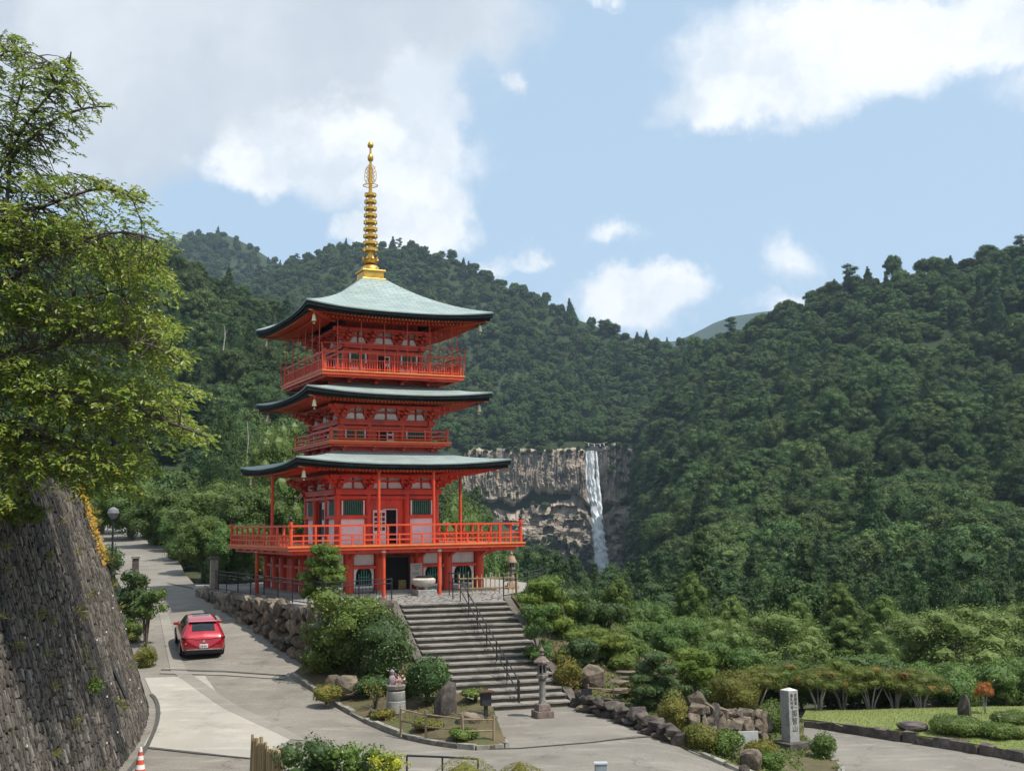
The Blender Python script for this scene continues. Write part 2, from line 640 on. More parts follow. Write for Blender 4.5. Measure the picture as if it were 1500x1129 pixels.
M_BELL = mat('pale_brass_bell', (0.80, 0.68, 0.42), None, 0.4, 5, metal=0.4)
M_IRON = mat('black_painted_iron', (0.018, 0.019, 0.02), (0.03, 0.03, 0.03), 0.5, 6)
M_WOOD = mat('weathered_wood', (0.32, 0.235, 0.155), (0.2, 0.15, 0.1), 0.85, 6, 0.3, 20, stretch=(1, 1, 0.15), rnd=0.2)
M_BAMBOO = mat('dry_bamboo', (0.42, 0.315, 0.175), (0.30, 0.21, 0.115), 0.7, 6, 0.15, 14, stretch=(1, 1, 0.3), rnd=0.25)
M_DWOOD = mat('dark_brown_wood', (0.10, 0.045, 0.03), (0.06, 0.03, 0.02), 0.8, 6, 0.3, 20)
M_BARK = mat('grey_bark', (0.13, 0.105, 0.08), (0.06, 0.05, 0.04), 0.95, 5, 0.8, 14, stretch=(1, 1, 0.3))
M_PALEBARK = mat('pale_bark', (0.40, 0.37, 0.31), (0.27, 0.24, 0.2), 0.9, 5, 0.5, 14)
M_CLIFF = mat('cliff_rock', (0.42, 0.345, 0.27), (0.20, 0.165, 0.135), 0.95, 0.13, 0.6, 0.8, stretch=(1.2, 1, 0.7),
              dirt=((0.065, 0.06, 0.055), 0.8), dirt_scale=0.06)
M_FAR = mat('distant_forest', (0.022, 0.042, 0.026), (0.032, 0.055, 0.032), 0.95, 0.02, 1.0, 0.05)
M_HILL = mat('forest_floor', (0.02, 0.036, 0.011), (0.032, 0.048, 0.015), 0.95, 0.1)


def roofmat():
    m = mat('patinated_copper', (0.37, 0.425, 0.405), (0.29, 0.345, 0.33), 0.55, 1.1, 0.1, 20, spec=0.4, dirt=((0.26, 0.31, 0.28), 0.6), dirt_scale=0.7)
    t = m.node_tree
    b = NB(t)
    p = [n for n in t.nodes if n.type == 'BSDF_PRINCIPLED'][0]
    src = p.inputs['Base Color'].links[0].from_socket
    tc = b.n('ShaderNodeTexCoord').outputs['UV']
    br = b.n('ShaderNodeTexBrick')
    b.put(br.inputs['Vector'], tc)
    br.inputs['Color1'].default_value = (1, 1, 1, 1)
    br.inputs['Color2'].default_value = (0.78, 0.84, 0.82, 1)
    br.inputs['Mortar'].default_value = (0.48, 0.54, 0.52, 1)
    br.inputs['Scale'].default_value = 1.0
    br.inputs['Mortar Size'].default_value = 0.02
    br.inputs['Brick Width'].default_value = 0.55
    br.inputs['Row Height'].default_value = 0.17
    b.put(p.inputs['Base Color'], b.mix(1.0, src, br.outputs[0], 'MULTIPLY'))
    return m


M_ROOF = roofmat()
L_FOREST = leafmat('forest_leaf', (0.022, 0.052, 0.013), (0.092, 0.138, 0.033), None, 0.2, 0.55, 0.25, 0.02, 0.34)
L_CEDAR = leafmat('cedar_leaf', (0.020, 0.046, 0.015), (0.058, 0.095, 0.028), None, 0.15, 0.6, 0.2, 0.015, 0.25)
L_BROAD = leafmat('broad_leaf', (0.055, 0.105, 0.024), (0.13, 0.19, 0.042), None, 0.25, 0.5, 0.3, 0.015, 0.2)
L_PALE = leafmat('pale_cherry_leaf', (0.11, 0.165, 0.04), (0.20, 0.255, 0.07), None, 0.28, 0.5, 0.3, 0.01, 0.1)
L_CHERRY = leafmat('near_cherry_leaf', (0.085, 0.145, 0.014), (0.25, 0.31, 0.033), (0.30, 0.28, 0.03), 0.36, 0.42, 0.4, 0.0, 0.05)
L_PINE = leafmat('pine_needle', (0.085, 0.135, 0.018), (0.16, 0.205, 0.035), None, 0.2, 0.5, 0.25, 0.012, 0.15)
L_DPINE = leafmat('dark_pine_needle', (0.038, 0.070, 0.022), (0.08, 0.118, 0.036), None, 0.2, 0.5, 0.25, 0.01, 0.12)
L_AZALEA = leafmat('azalea_leaf', (0.12, 0.135, 0.022), (0.20, 0.19, 0.04), (0.24, 0.15, 0.04), 0.2, 0.5, 0.25, 0.012, 0.15)
L_BUSH = leafmat('bush_leaf', (0.075, 0.125, 0.018), (0.15, 0.20, 0.035), None, 0.25, 0.42, 0.4, 0.012, 0.15)
L_DBUSH = leafmat('dark_bush_leaf', (0.032, 0.066, 0.018), (0.078, 0.122, 0.028), None, 0.22, 0.45, 0.4, 0.01, 0.12)
L_GOLDB = leafmat('golden_leaf', (0.25, 0.28, 0.02), (0.48, 0.45, 0.05), (0.10, 0.16, 0.03), 0.3, 0.45, 0.35)
L_MAPLE = leafmat('bronze_maple_leaf', (0.075, 0.125, 0.024), (0.165, 0.17, 0.036), (0.25, 0.13, 0.035), 0.3, 0.5, 0.25, 0.02, 0.15)
L_RUST = leafmat('rust_leaf', (0.36, 0.11, 0.03), (0.45, 0.18, 0.05), None, 0.3)
L_ORANGE = leafmat('orange_flower', (0.14, 0.17, 0.03), (0.62, 0.30, 0.02), (0.62, 0.24, 0.01), 0.3, clump=3.0)
L_GRASS = leafmat('dry_grass_blade', (0.16, 0.17, 0.03), (0.30, 0.26, 0.07), None, 0.3)
L_PINK = leafmat('pink_petal', (0.75, 0.35, 0.36), (0.80, 0.68, 0.66), (0.5, 0.1, 0.12), 0.3)

# ---------------------------------------------------------------- foliage builders
_b = bmesh.new()
bmesh.ops.create_icosphere(_b, subdivisions=1, radius=1.0)
ICO_V = np.array([v.co[:] for v in _b.verts])
ICO_F = np.array([[v.index for v in f.verts] for f in _b.faces])
_b.free()


def norm(a):
    return a / np.maximum(np.linalg.norm(a, axis=1, keepdims=True), 1e-9)


def leaf_faces(C, N, size, aspect, rng, fold=0.0, T=None):
    """one pointed four-cornered leaf per centre, lying across normal N"""
    n = len(C)
    N = norm(N)
    if T is None:
        T = rng.normal(size=(n, 3))
    T = norm(T - (T * N).sum(1, keepdims=True) * N)
    Bt = np.cross(N, T)
    s = np.asarray(size).reshape(-1, 1) * np.ones((n, 1))
    w = s * aspect
    V = np.empty((n, 4, 3))
    V[:, 0] = C - T * s * 0.5
    V[:, 1] = C + Bt * w * 0.5 + T * s * 0.06 + N * fold * w
    V[:, 2] = C + T * s * 0.5 - N * fold * 0.5 * s
    V[:, 3] = C - Bt * w * 0.5 + T * s * 0.06 + N * fold * w
    return V.reshape(-1, 3), np.arange(n * 4).reshape(n, 4)


def crown(lobes, dens, leaf, rng, aspect=0.62, jit=0.55, up=0.25, core=0.84, spread=0.10, clip=0.8, cut=None):
    """leaf clumps over the skins of overlapping lobes, with a leafy core in each lobe.
    lobes: rows (x, y, z, rx, ry, rz)"""
    Lb = np.asarray(lobes, float)
    Cs, Ns = [], []
    for l in Lb:
        r = l[3:]
        area = 4 * math.pi * (((r[0] * r[1]) ** 1.6 + (r[0] * r[2]) ** 1.6 + (r[1] * r[2]) ** 1.6) / 3) ** (1 / 1.6)
        m = max(12, int(area * dens))
        d = norm(rng.normal(size=(m, 3)))
        P = l[:3] + d * r * (1 + spread * rng.normal(size=(m, 1)))
        keep = np.ones(m, bool)
        for q in Lb:
            if q is l:
                continue
            if np.linalg.norm((q[:3] - l[:3])) > (max(q[3:]) + max(r)):
                continue
            keep &= ((((P - q[:3]) / q[3:]) ** 2).sum(1) > clip ** 2)
        Cs.append(P[keep])
        Ns.append(norm(d / r)[keep])
    C, N = np.vstack(Cs), np.vstack(Ns)
    if cut is not None:
        k = C[:, 2] > cut
        C, N = C[k], N[k]
    N = N + jit * rng.normal(size=N.shape) + np.array([0, 0, up])
    V, Q = leaf_faces(C, N, leaf * rng.uniform(0.65, 1.35, len(C)), aspect, rng, 0.12)
    groups = [(Q, 0)]
    if core:
        cv, cf = [], []
        for i, l in enumerate(Lb):
            cv.append(l[:3] + ICO_V * l[3:] * core * (1 + 0.10 * rng.normal(size=(len(ICO_V), 1))))
            cf.append(ICO_F + len(V) + i * len(ICO_V))
        V = np.vstack([V] + cv)
        groups.append((np.vstack(cf), 0))
    return V, groups


def broad_lobes(rng, r=1.0, h=1.0, n=18, zlow=0.30, size=(0.26, 0.42), flat=0.8):
    """rounded crown: lobes over a dome; r crown radius, h height"""
    L = []
    for i in range(n):
        t = (i + 0.5) / n
        el = math.asin(1 - 1.25 * t) if t < 0.8 else -rng.uniform(0.2, 0.5)
        a = i * 2.399963 + rng.uniform(-0.4, 0.4)
        cr = math.cos(el) * r * rng.uniform(0.55, 0.8)
        zc = h * (zlow + (1 - zlow) * 0.42 + 0.36 * (1 - zlow) * math.sin(el) * rng.uniform(0.85, 1.1))
        s = r * rng.uniform(*size)
        L.append((cr * math.cos(a), cr * math.sin(a), zc, s, s, s * flat * rng.uniform(0.8, 1.1)))
    L.append((0, 0, h * (zlow + (1 - zlow) * 0.4), r * 0.5, r * 0.5, h * (1 - zlow) * 0.36))
    return L


def cedar_lobes(rng, r=1.0, h=3.0, tiers=9, zlow=0.12):
    L = []
    for i in range(tiers):
        t = i / (tiers - 1)
        z = h * (zlow + (0.96 - zlow) * t)
        rr = r * (1 - t) ** 0.8 * 0.78 + 0.06 * r
        k = max(1, int(round(5 * (1 - t) + 1)))
        for j in range(k):
            a = 2 * math.pi * j / k + i * 0.9 + rng.uniform(-0.3, 0.3)
            s = r * (0.42 * (1 - t) + 0.21) * rng.uniform(0.85, 1.15)
            q = rr * 0.62 * rng.uniform(0.7, 1.15) if k > 1 else 0
            L.append((q * math.cos(a), q * math.sin(a), z + rng.uniform(-0.03, 0.03) * h, s, s, s * 0.8))
    return L


def trunk_mb(h, r, rng, limbs=4, spread=0.5, z0=0.3, lean=0.0):
    mb = MB()
    top = Vector((lean * h, 0, h))
    mb.tube([(0, 0, -0.5), (0, 0, 0), (lean * h * 0.2, 0.02 * h, h * 0.3), (lean * h * 0.55, -0.02 * h, h * 0.65), top],
            [r * 1.5, r * 1.25, r, r * 0.7, r * 0.25], 7)
    for i in range(limbs):
        a = i * 2.4 + rng.uniform(-0.4, 0.4)
        z = h * (z0 + (0.85 - z0) * i / max(1, limbs))
        L = h * spread * rng.uniform(0.7, 1.1)
        p0 = Vector((lean * z, 0, z))
        p1 = p0 + Vector((math.cos(a) * L * 0.5, math.sin(a) * L * 0.5, L * 0.28))
        p2 = p0 + Vector((math.cos(a) * L, math.sin(a) * L, L * 0.42))
        mb.tube([p0, p1, p2], [r * 0.5, r * 0.33, r * 0.1], 5)
    return mb


# ---------------------------------------------------------------- heights of the place
RY = [0, 24, 28, 33, 38, 42, 46, 52, 58, 66, 80, 110, 160, 400]
RZ = [0, 0, 0, 0.05, 0.45, 0.9, 1.35, 2.1, 2.75, 3.5, 4.5, 6.2, 9.0, 12.0]


def Hroad(x, y):
    x, y = np.asarray(x, float), np.asarray(y, float)
    left = np.interp(y, RY, RZ)
    w = 1 - sm(-6.8, -2.2, x)
    return left * w - 1.5 * sm(3.0, 9.5, x)


def Hground(x, y):
    x, y = np.asarray(x, float), np.asarray(y, float)
    base = Hroad(x, np.minimum(y, 160)) - 0.45
    right = -2.0 - 8.5 * sm(50, 130, y) - 42 * sm(200, 560, y)
    edge = -6.0 - np.maximum(y - 60, 0) * 0.16
    w = sm(48, 62, y) * sm(-6, 14, x - edge)
    return base * (1 - w) + right * w - 0.5 * sm(100, 250, np.abs(x)) * (1 - w)


TH, PCTR = 0.4587, (-6.76, 55.38)


def LW(u, v, z=3.0):
    c, s = math.cos(TH), math.sin(TH)
    return Vector((PCTR[0] + u * c - v * s, PCTR[1] + u * s + v * c, z))


# ---------------------------------------------------------------- ground, road, platform
def build_ground():
    gx = np.concatenate([-np.geomspace(5000, 70, 26), np.arange(-60, 61, 3.0), np.geomspace(70, 5000, 26)])
    gy = np.concatenate([[-400, -150, -60, -20], np.arange(0, 131, 3.0), np.geomspace(140, 6500, 34)])
    X, Y = np.meshgrid(gx, gy)
    Z = Hground(X, Y) - 0.35 * (fbm(X * 0.1, Y * 0.1, 3) - 0.3)
    n, m = X.shape
    I = np.arange(n * m).reshape(n, m)
    Q = np.stack([I[:-1, :-1], I[:-1, 1:], I[1:, 1:], I[1:, :-1]], -1).reshape(-1, 4)
    o = link('ground', mesh_np('ground', np.stack([X, Y, Z], -1).reshape(-1, 3), [(Q, 0)], M_GROUND, True))
    tag(o, kind='structure')


build_ground()

WALL_BASE = curve([(-8.9, 8), (-9.1, 18), (-9.35, 24), (-9.75, 28.5), (-10.5, 33.2), (-11.25, 36.6), (-12.3, 39.3), (-14.2, 41.6), (-17.5, 43.5), (-23, 45)], 0.4)
road_poly = [(-8, 4), (-8.6, 18)] + [(p[0] - 0.4, p[1]) for p in WALL_BASE if 20 < p[1] < 41.5] + \
            [(-14.6, 42.0), (-15.2, 47), (-17.8, 55), (-21.5, 64), (-28, 80), (-37, 100), (-46, 118), (-40, 120), (-31, 101), (-24, 83), (-18.4, 66),
             (-15.6, 59), (-13.5, 54.6), (-6.4, 42), (-3.5, 45), (1, 46), (9, 47), (16, 50), (45, 50), (45, 4)]
tag(patch('road', road_poly, lambda x, y: Hroad(x, y) + 0.012 * (fbm(x * 0.6, y * 0.6, 5) - 0.5), 0.8, M_ASPH, 0.5), kind='structure')

# paler concrete apron at the foot of the high wall, and the band beside it, each a sheet of its own
apron = [on(212, 980, 1.15)[:2], on(300, 982, 1.05)[:2], on(335, 1035, 0.45)[:2], on(425, 1082, 0.12)[:2], on(365, 1112, 0.0)[:2],
         on(210, 1093, 0.05)[:2], on(236, 1045, 0.35)[:2]]
tag(patch('concrete_apron', apron, lambda x, y: Hroad(x, y) + 0.016, 0.6, M_CONC, 0.03), kind='structure')
band = [on(232, 918, 1.6)[:2], on(243, 916, 1.6)[:2], on(272, 974, 1.15)[:2], on(345, 1032, 0.45)[:2], on(452, 1084, 0.1)[:2], on(425, 1083, 0.1)[:2],
        on(330, 1036, 0.45)[:2], on(250, 976, 1.12)[:2]]
tag(patch('concrete_band', band, lambda x, y: Hroad(x, y) + 0.02, 0.6, M_BAND, 0.03), kind='structure')


def strip(name, pts, w, mat_, dz=0.022):
    pts = densify([tuple(p[:2]) for p in pts], 0.5)
    mb = MB()
    L, R = [], []
    for i, p in enumerate(pts):
        a, b = pts[max(i - 1, 0)], pts[min(i + 1, len(pts) - 1)]
        t = Vector((b[0] - a[0], b[1] - a[1])).normalized()
        for s, q in ((1, L), (-1, R)):
            x, y = p[0] - t.y * s * w / 2, p[1] + t.x * s * w / 2
            q.append((x, y, float(Hroad(x, y)) + dz))
    mb.add(L + R, [(i, i + len(L), i + 1 + len(L), i + 1) for i in range(len(L) - 1)])
    return tag(mb.obj(name, mat_), kind='structure')


strip('drain_channel', [on(236, 976, 1.15), on(330, 983, 1.0), on(418, 992, 0.85)], 0.30, M_BAND, 0.026)
strip('drain_slot', [on(236, 973, 1.17), on(330, 980, 1.02), on(418, 989, 0.87)], 0.09, M_JOINT, 0.030)
strip('paving_joint', [on(712, 1097, 0), on(760, 1096, 0), on(870, 1087, 0), on(968, 1079, -0.1)], 0.10, M_JOINT, 0.02)
strip('paving_joint', [on(210, 1095, 0.05), on(290, 1106, 0.0), on(368, 1113, 0.0)], 0.10, M_JOINT, 0.024)
strip('paving_joint', [on(245, 878, 2.3), on(312, 874, 2.6)], 0.10, M_JOINT, 0.024)

PLAT = [LW(*p)[:2] for p in [(-6.5, 12), (-6.35, 2.84), (-6.0, -5), (-5.71, -10.96), (-2.3, -9.75), (1.96, -10.3), (4.2, -8.2), (6.2, -6), (8.6, -2), (9.5, 6), (8, 12)]]
tag(patch('platform', PLAT, lambda x, y: 3.0 + 0 * x, 1.2, M_GRAVEL, 3.4, smooth=False), kind='structure')


def cobblemat():
    m = mat('set_cobbles', (0.34, 0.32, 0.29), (0.23, 0.215, 0.19), 0.85, 5)
    t = m.node_tree
    b = NB(t)
    p = [n for n in t.nodes if n.type == 'BSDF_PRINCIPLED'][0]
    src = p.inputs['Base Color'].links[0].from_socket
    tc = b.n('ShaderNodeTexCoord').outputs['Object']
    vo = b.n('ShaderNodeTexVoronoi', feature='DISTANCE_TO_EDGE')
    b.put(vo.inputs['Vector'], tc)
    vo.inputs['Scale'].default_value = 3.2
    e = b.smooth(vo.outputs['Distance'], 0.02, 0.12)
    b.put(p.inputs['Base Color'], b.mix(e, (0.07, 0.065, 0.055), src))
    bn = b.n('ShaderNodeBump')
    bn.inputs['Distance'].default_value = 0.06
    b.put(bn.inputs['Height'], e)
    b.put(p.inputs['Normal'], bn.outputs[0])
    return m


cob = [LW(*p)[:2] for p in [(-2.3, -9.5), (1.9, -10.0), (3.6, -7.6), (3.4, -5.2), (-3.0, -5.0)]]
tag(patch('cobbled_forecourt', cob, lambda x, y: 3.012 + 0 * x, 0.8, cobblemat(), 0.02, smooth=False), kind='structure')

# ---------------------------------------------------------------- hills
HILL_PTS = {}


def hill(name, cols, rows=34, ncol=90, relief=0.02, gamma=1.0, seed=1, back=True, material=None, bulge=0.0):
    """slope from a near foot to a far crest. cols: (bearing px, crest py, crest distance, foot py, foot distance)"""
    A = np.array(cols, float)
    px = np.linspace(A[0, 0], A[-1, 0], ncol)
    cp, cd, fp, fd = (np.interp(px, A[:, 0], A[:, k]) for k in (1, 2, 3, 4))
    # soften the polyline
    for arr in (cd, fp, fd):
        arr[1:-1] = (arr[:-2] + 2 * arr[1:-1] + arr[2:]) / 4
    G = np.zeros((rows, ncol, 3))
    for j in range(ncol):
        foot, crest = at(px[j], fp[j], fd[j]), at(px[j], cp[j], cd[j])
        for i in range(rows):
            t = i / (rows - 1)
            y = foot.y + (crest.y - foot.y) * t
            p_py = fp[j] + (cp[j] - fp[j]) * (t ** gamma)
            q = at(px[j], p_py, y)
            G[i, j] = q
    X, Y = G[..., 0], G[..., 1]
    sc = 1 / 90.0
    T = np.linspace(0, 1, rows)[:, None]
    amp = relief * Y
    rid = 1 - np.abs(2 * fbm(X * sc, Y * sc * 0.6, seed, 4) - 1)
    G[..., 2] += amp * (rid - 0.75) * 2.2 * np.sin(np.pi * np.clip(T * 0.96 + 0.02, 0, 1)) ** 0.6 + bulge * Y * np.sin(np.pi * T)
    HILL_PTS[name] = (G.copy(), px.copy())
    # foot goes on below the valley floor, and the far side falls away behind the crest
    f0 = G[0].copy()
    f0[:, 2] -= 45
    ext = [f0[None], G]
    if back:
        for k, (dy, dz) in enumerate(((30, -6), (120, -50), (320, -170))):
            b_ = G[-1].copy()
            sc_ = (b_[:, 1] + dy) / b_[:, 1]
            b_[:, 0] *= sc_
            b_[:, 1] += dy
            b_[:, 2] += dz
            ext.append(b_[None])
    A3 = np.concatenate(ext)
    n, m = A3.shape[:2]
    I = np.arange(n * m).reshape(n, m)
    Q = np.stack([I[:-1, :-1], I[:-1, 1:], I[1:, 1:], I[1:, :-1]], -1).reshape(-1, 4)
    o = link(name, mesh_np(name, A3.reshape(-1, 3), [(Q, 0)], material or M_HILL, True))
    return tag(o, kind='structure')


hill('far_mountain', [(900, 500, 2300, 560, 1700), (990, 500, 2300, 560, 1700), (1015, 489, 2300, 560, 1700), (1045, 474, 2350, 560, 1700), (1072, 464, 2350, 560, 1700),
                      (1100, 460, 2400, 560, 1700), (1125, 456, 2400, 560, 1700), (1180, 470, 2400, 560, 1700), (1260, 500, 2400, 560, 1700)],
     14, 60, 0.004, seed=4, material=M_FAR)
hill('far_peak', [(-250, 420, 1700, 520, 1150), (60, 400, 1650, 520, 1150), (200, 372, 1600, 520, 1150), (240, 357, 1600, 520, 1150), (275, 349, 1600, 520, 1150), (300, 345, 1580, 520, 1150),
                  (322, 342, 1560, 520, 1150), (345, 350, 1550, 510, 1150), (370, 363, 1530, 510, 1150), (400, 383, 1520, 510, 1150), (450, 410, 1500, 510, 1150), (560, 450, 1500, 510, 1150)],
     26, 90, 0.012, seed=9)
hill('back_mountain', [(330, 449, 1120, 640, 560), (380, 411, 1150, 640, 560), (405, 395, 1180, 640, 560), (430, 381, 1180, 640, 560), (480, 369, 1180, 640, 560), (540, 361, 1170, 640, 580),
                       (600, 368, 1150, 655, 640), (650, 381, 1120, 660, 690), (700, 401, 1090, 660, 703), (750, 426, 1060, 658, 703), (800, 447, 1020, 655, 703), (850, 468, 980, 650, 706),
                       (900, 486, 940, 652, 706), (950, 501, 900, 655, 703), (1000, 513, 860, 650, 703), (1100, 529, 840, 640, 700), (1250, 549, 820, 640, 700)],
     40, 110, 0.016, 0.9, seed=12)
hill('left_hill', [(-350, 330, 430, 800, 120), (0, 345, 430, 805, 120), (120, 352, 430, 810, 125), (200, 372, 430, 815, 130), (250, 392, 425, 818, 130), (300, 420, 425, 820, 132), (350, 440, 425, 820, 134),
                   (400, 468, 425, 822, 136), (450, 505, 430, 824, 138), (500, 545, 440, 826, 140), (560, 600, 450, 828, 142), (620, 660, 450, 832, 146), (680, 720, 440, 836, 150), (760, 790, 420, 842, 160)],
     36, 90, 0.030, 1.0, seed=21, bulge=0.008)
hill('right_hill', [(930, 720, 660, 850, 480), (950, 650, 680, 858, 400), (975, 570, 700, 866, 310), (1005, 530, 720, 874, 255), (1050, 514, 700, 880, 215), (1090, 492, 680, 884, 200), (1130, 478, 660, 884, 195),
                    (1180, 450, 640, 884, 190), (1250, 424, 620, 884, 190), (1320, 408, 600, 884, 190), (1380, 400, 590, 884, 190), (1450, 386, 580, 884, 190), (1500, 376, 575, 884, 190),
                    (1620, 352, 560, 884, 190), (1800, 330, 560, 884, 190), (2000, 310, 560, 884, 190)],
     44, 120, 0.030, 1.0, seed=33, bulge=0.006)
hill('cliff_foot_slope', [(560, 770, 640, 850, 175), (640, 775, 680, 860, 175), (700, 785, 690, 868, 175), (780, 800, 694, 872, 175), (820, 826, 694, 874, 175), (845, 866, 694, 878, 175), (890, 872, 692, 880, 175), (915, 868, 680, 880, 180),
                          (940, 840, 670, 880, 180), (1000, 800, 640, 884, 190)],
     24, 60, 0.002, 1.0, seed=41, back=False)


# ---- tree prototypes of the forest (kept out of the scene; the forest scatters them)
PROTO = bpy.data.collections.new('forest_trees')


def forest_protos():
    rng = np.random.default_rng(5)
    out = []
    for k in range(5):
        r, h = (4.3, 3.7, 4.9, 4.2, 4.6)[k], (8.5, 9.5, 7.5, 10.0, 8.0)[k]
        V, g = crown(broad_lobes(rng, r, h, (22, 30, 26, 18, 36)[k], 0.06, ((0.20, 0.34), (0.16, 0.30), (0.18, 0.32), (0.22, 0.36), (0.15, 0.26))[k], (0.8, 0.9, 0.6, 0.95, 0.65)[k]), 17.0, 0.31, rng, 0.7, 0.42, 0.35, 0.80, 0.08)
        out.append(('oak', V, g, L_FOREST))
    for k in range(3):
        V, g = crown(cedar_lobes(rng, 2.9, 12.0, 15, 0.08), 16.0, 0.31, rng, 0.6, 0.45, 0.15, 0.86, 0.08)
        out.append(('cedar', V, g, L_CEDAR))
    V, g = crown([(rng.uniform(-2.6, 2.6), rng.uniform(-2.6, 2.6), z, 1.9, 1.7, 0.7) for z in np.linspace(4, 11, 9)], 10.0, 0.4, rng, 0.55, 0.5, 0.4, 0.8, 0.1)
    out.append(('pine', V, g, L_CEDAR))
    for i, (nm, V, g, m) in enumerate(out):
        o = bpy.data.objects.new('%02d_%s' % (i, nm), mesh_np(nm, V, g, m))
        PROTO.objects.link(o)


forest_protos()


def scatter_group():
    ng = bpy.data.node_groups.new('forest_scatter', 'GeometryNodeTree')
    ng.interface.new_socket('Geometry', in_out='INPUT', socket_type='NodeSocketGeometry')
    ng.interface.new_socket('Geometry', in_out='OUTPUT', socket_type='NodeSocketGeometry')
    N, Lk = ng.nodes, ng.links
    gi, go = N.new('NodeGroupInput'), N.new('NodeGroupOutput')
    ip = N.new('GeometryNodeInstanceOnPoints')
    ci = N.new('GeometryNodeCollectionInfo')
    ci.inputs['Collection'].default_value = PROTO
    ci.inputs['Separate Children'].default_value = True
    ci.inputs['Reset Children'].default_value = True

    def attr(nm, ty):
        a = N.new('GeometryNodeInputNamedAttribute')
        a.data_type = ty
        a.inputs['Name'].default_value = nm
        return a.outputs['Attribute']
    Lk.new(gi.outputs[0], ip.inputs['Points'])
    Lk.new(ci.outputs[0], ip.inputs['Instance'])
    ip.inputs['Pick Instance'].default_value = True
    Lk.new(attr('pick', 'INT'), ip.inputs['Instance Index'])
    Lk.new(attr('turn', 'FLOAT_VECTOR'), ip.inputs['Rotation'])
    Lk.new(attr('size', 'FLOAT_VECTOR'), ip.inputs['Scale'])
    Lk.new(ip.outputs[0], go.inputs[0])
    return ng


SCATTER = scatter_group()


def forest(name, label, P, size, cedar_p, seed):
    """the wood on one slope: nobody could count these trees"""
    rng = np.random.default_rng(seed)
    n = len(P)
    me = bpy.data.meshes.new(name)
    me.vertices.add(n)
    me.vertices.foreach_set('co', np.asarray(P, np.float32).ravel())
    s = size * np.exp(np.clip(rng.normal(0, 0.25, n), -0.5, 0.34))
    pick = rng.integers(0, 5, n)
    c = rng.uniform(size=n) < cedar_p
    pick[c] = rng.integers(5, 8, c.sum())
    q = rng.uniform(size=n) < 0.02
    pick[q] = 8
    a = me.attributes.new('pick', 'INT', 'POINT')
    a.data.foreach_set('value', pick.astype(np.int32))
    a = me.attributes.new('turn', 'FLOAT_VECTOR', 'POINT')
    t = np.column_stack([rng.normal(0, 0.07, n), rng.normal(0, 0.07, n), rng.uniform(0, 6.28, n)])
    a.data.foreach_set('vector', t.astype(np.float32).ravel())
    a = me.attributes.new('size', 'FLOAT_VECTOR', 'POINT')
    z = s * rng.uniform(0.8, 1.25, n)
    a.data.foreach_set('vector', np.column_stack([s, s, z]).astype(np.float32).ravel())
    o = link(name, me)
    md = o.modifiers.new('scatter', 'NODES')
    md.node_group = SCATTER
    return tag(o, label, 'forest', kind='stuff')


def slope_points(name, spacing, seed, keep=None, pxr=(-120, 1620), back=0):
    """jittered points over a slope, about one per spacing squared"""
    G, px = HILL_PTS[name]
    rng = np.random.default_rng(seed)
    n, m = G.shape[:2]
    A, B, C, D = G[:-1, :-1], G[:-1, 1:], G[1:, 1:], G[1:, :-1]
    area = np.linalg.norm(np.cross(C - A, D - B), axis=-1) / 2
    cnt = rng.poisson(area / spacing ** 2)
    ii, jj = np.nonzero(cnt)
    rep = cnt[ii, jj]
    ii, jj = np.repeat(ii, rep), np.repeat(jj, rep)
    u, v = rng.uniform(size=len(ii))[:, None], rng.uniform(size=len(ii))[:, None]
    P = A[ii, jj] * (1 - u) * (1 - v) + B[ii, jj] * u * (1 - v) + C[ii, jj] * u * v + D[ii, jj] * (1 - u) * v
    b = PCX + FPX * P[:, 0] / P[:, 1]
    k = (b > pxr[0]) & (b < pxr[1])
    P = P[k]
    # thin points that crowd each other
    cell = {}
    sel = []
    r2 = (spacing * 0.62) ** 2
    for i in rng.permutation(len(P)):
        c = (int(P[i, 0] // spacing), int(P[i, 1] // spacing))
        ok = True
        for a_ in (-1, 0, 1):
            for b_ in (-1, 0, 1):
                for q in cell.get((c[0] + a_, c[1] + b_), ()):
                    if (P[q, 0] - P[i, 0]) ** 2 + (P[q, 1] - P[i, 1]) ** 2 < r2:
                        ok = False
                        break
        if ok:
            cell.setdefault(c, []).append(i)
            sel.append(i)
    P = P[sel]
    if keep is not None:
        P = P[keep(P)]
    P[:, 2] -= 1.2
    return P


def pxpy(P):
    d = P[:, 1] * math.cos(PITCH) + (P[:, 2] - CAM_Z) * math.sin(PITCH)
    return PCX + FPX * P[:, 0] / d, PCY + FPX * (P[:, 1] * math.sin(PITCH) - (P[:, 2] - CAM_Z) * math.cos(PITCH)) / d


def foot_keep(P):
    """the trees at the cliff foot leave the fall and the rock face open"""
    T = P.copy()
    T[:, 2] += 9.0
    a, b_ = pxpy(T)
    lim = np.interp(a, [540, 640, 690, 800, 848, 856, 912, 925, 960, 1020], [765, 772, 782, 796, 812, 850, 852, 815, 790, 770])
    return b_ > lim


def left_keep(P):
    T = P.copy()
    T[:, 2] += 12.0
    a, b_ = pxpy(T)
    return (a < 640) | (b_ > np.interp(a, [640, 690, 720, 760], [660, 720, 770, 800]))


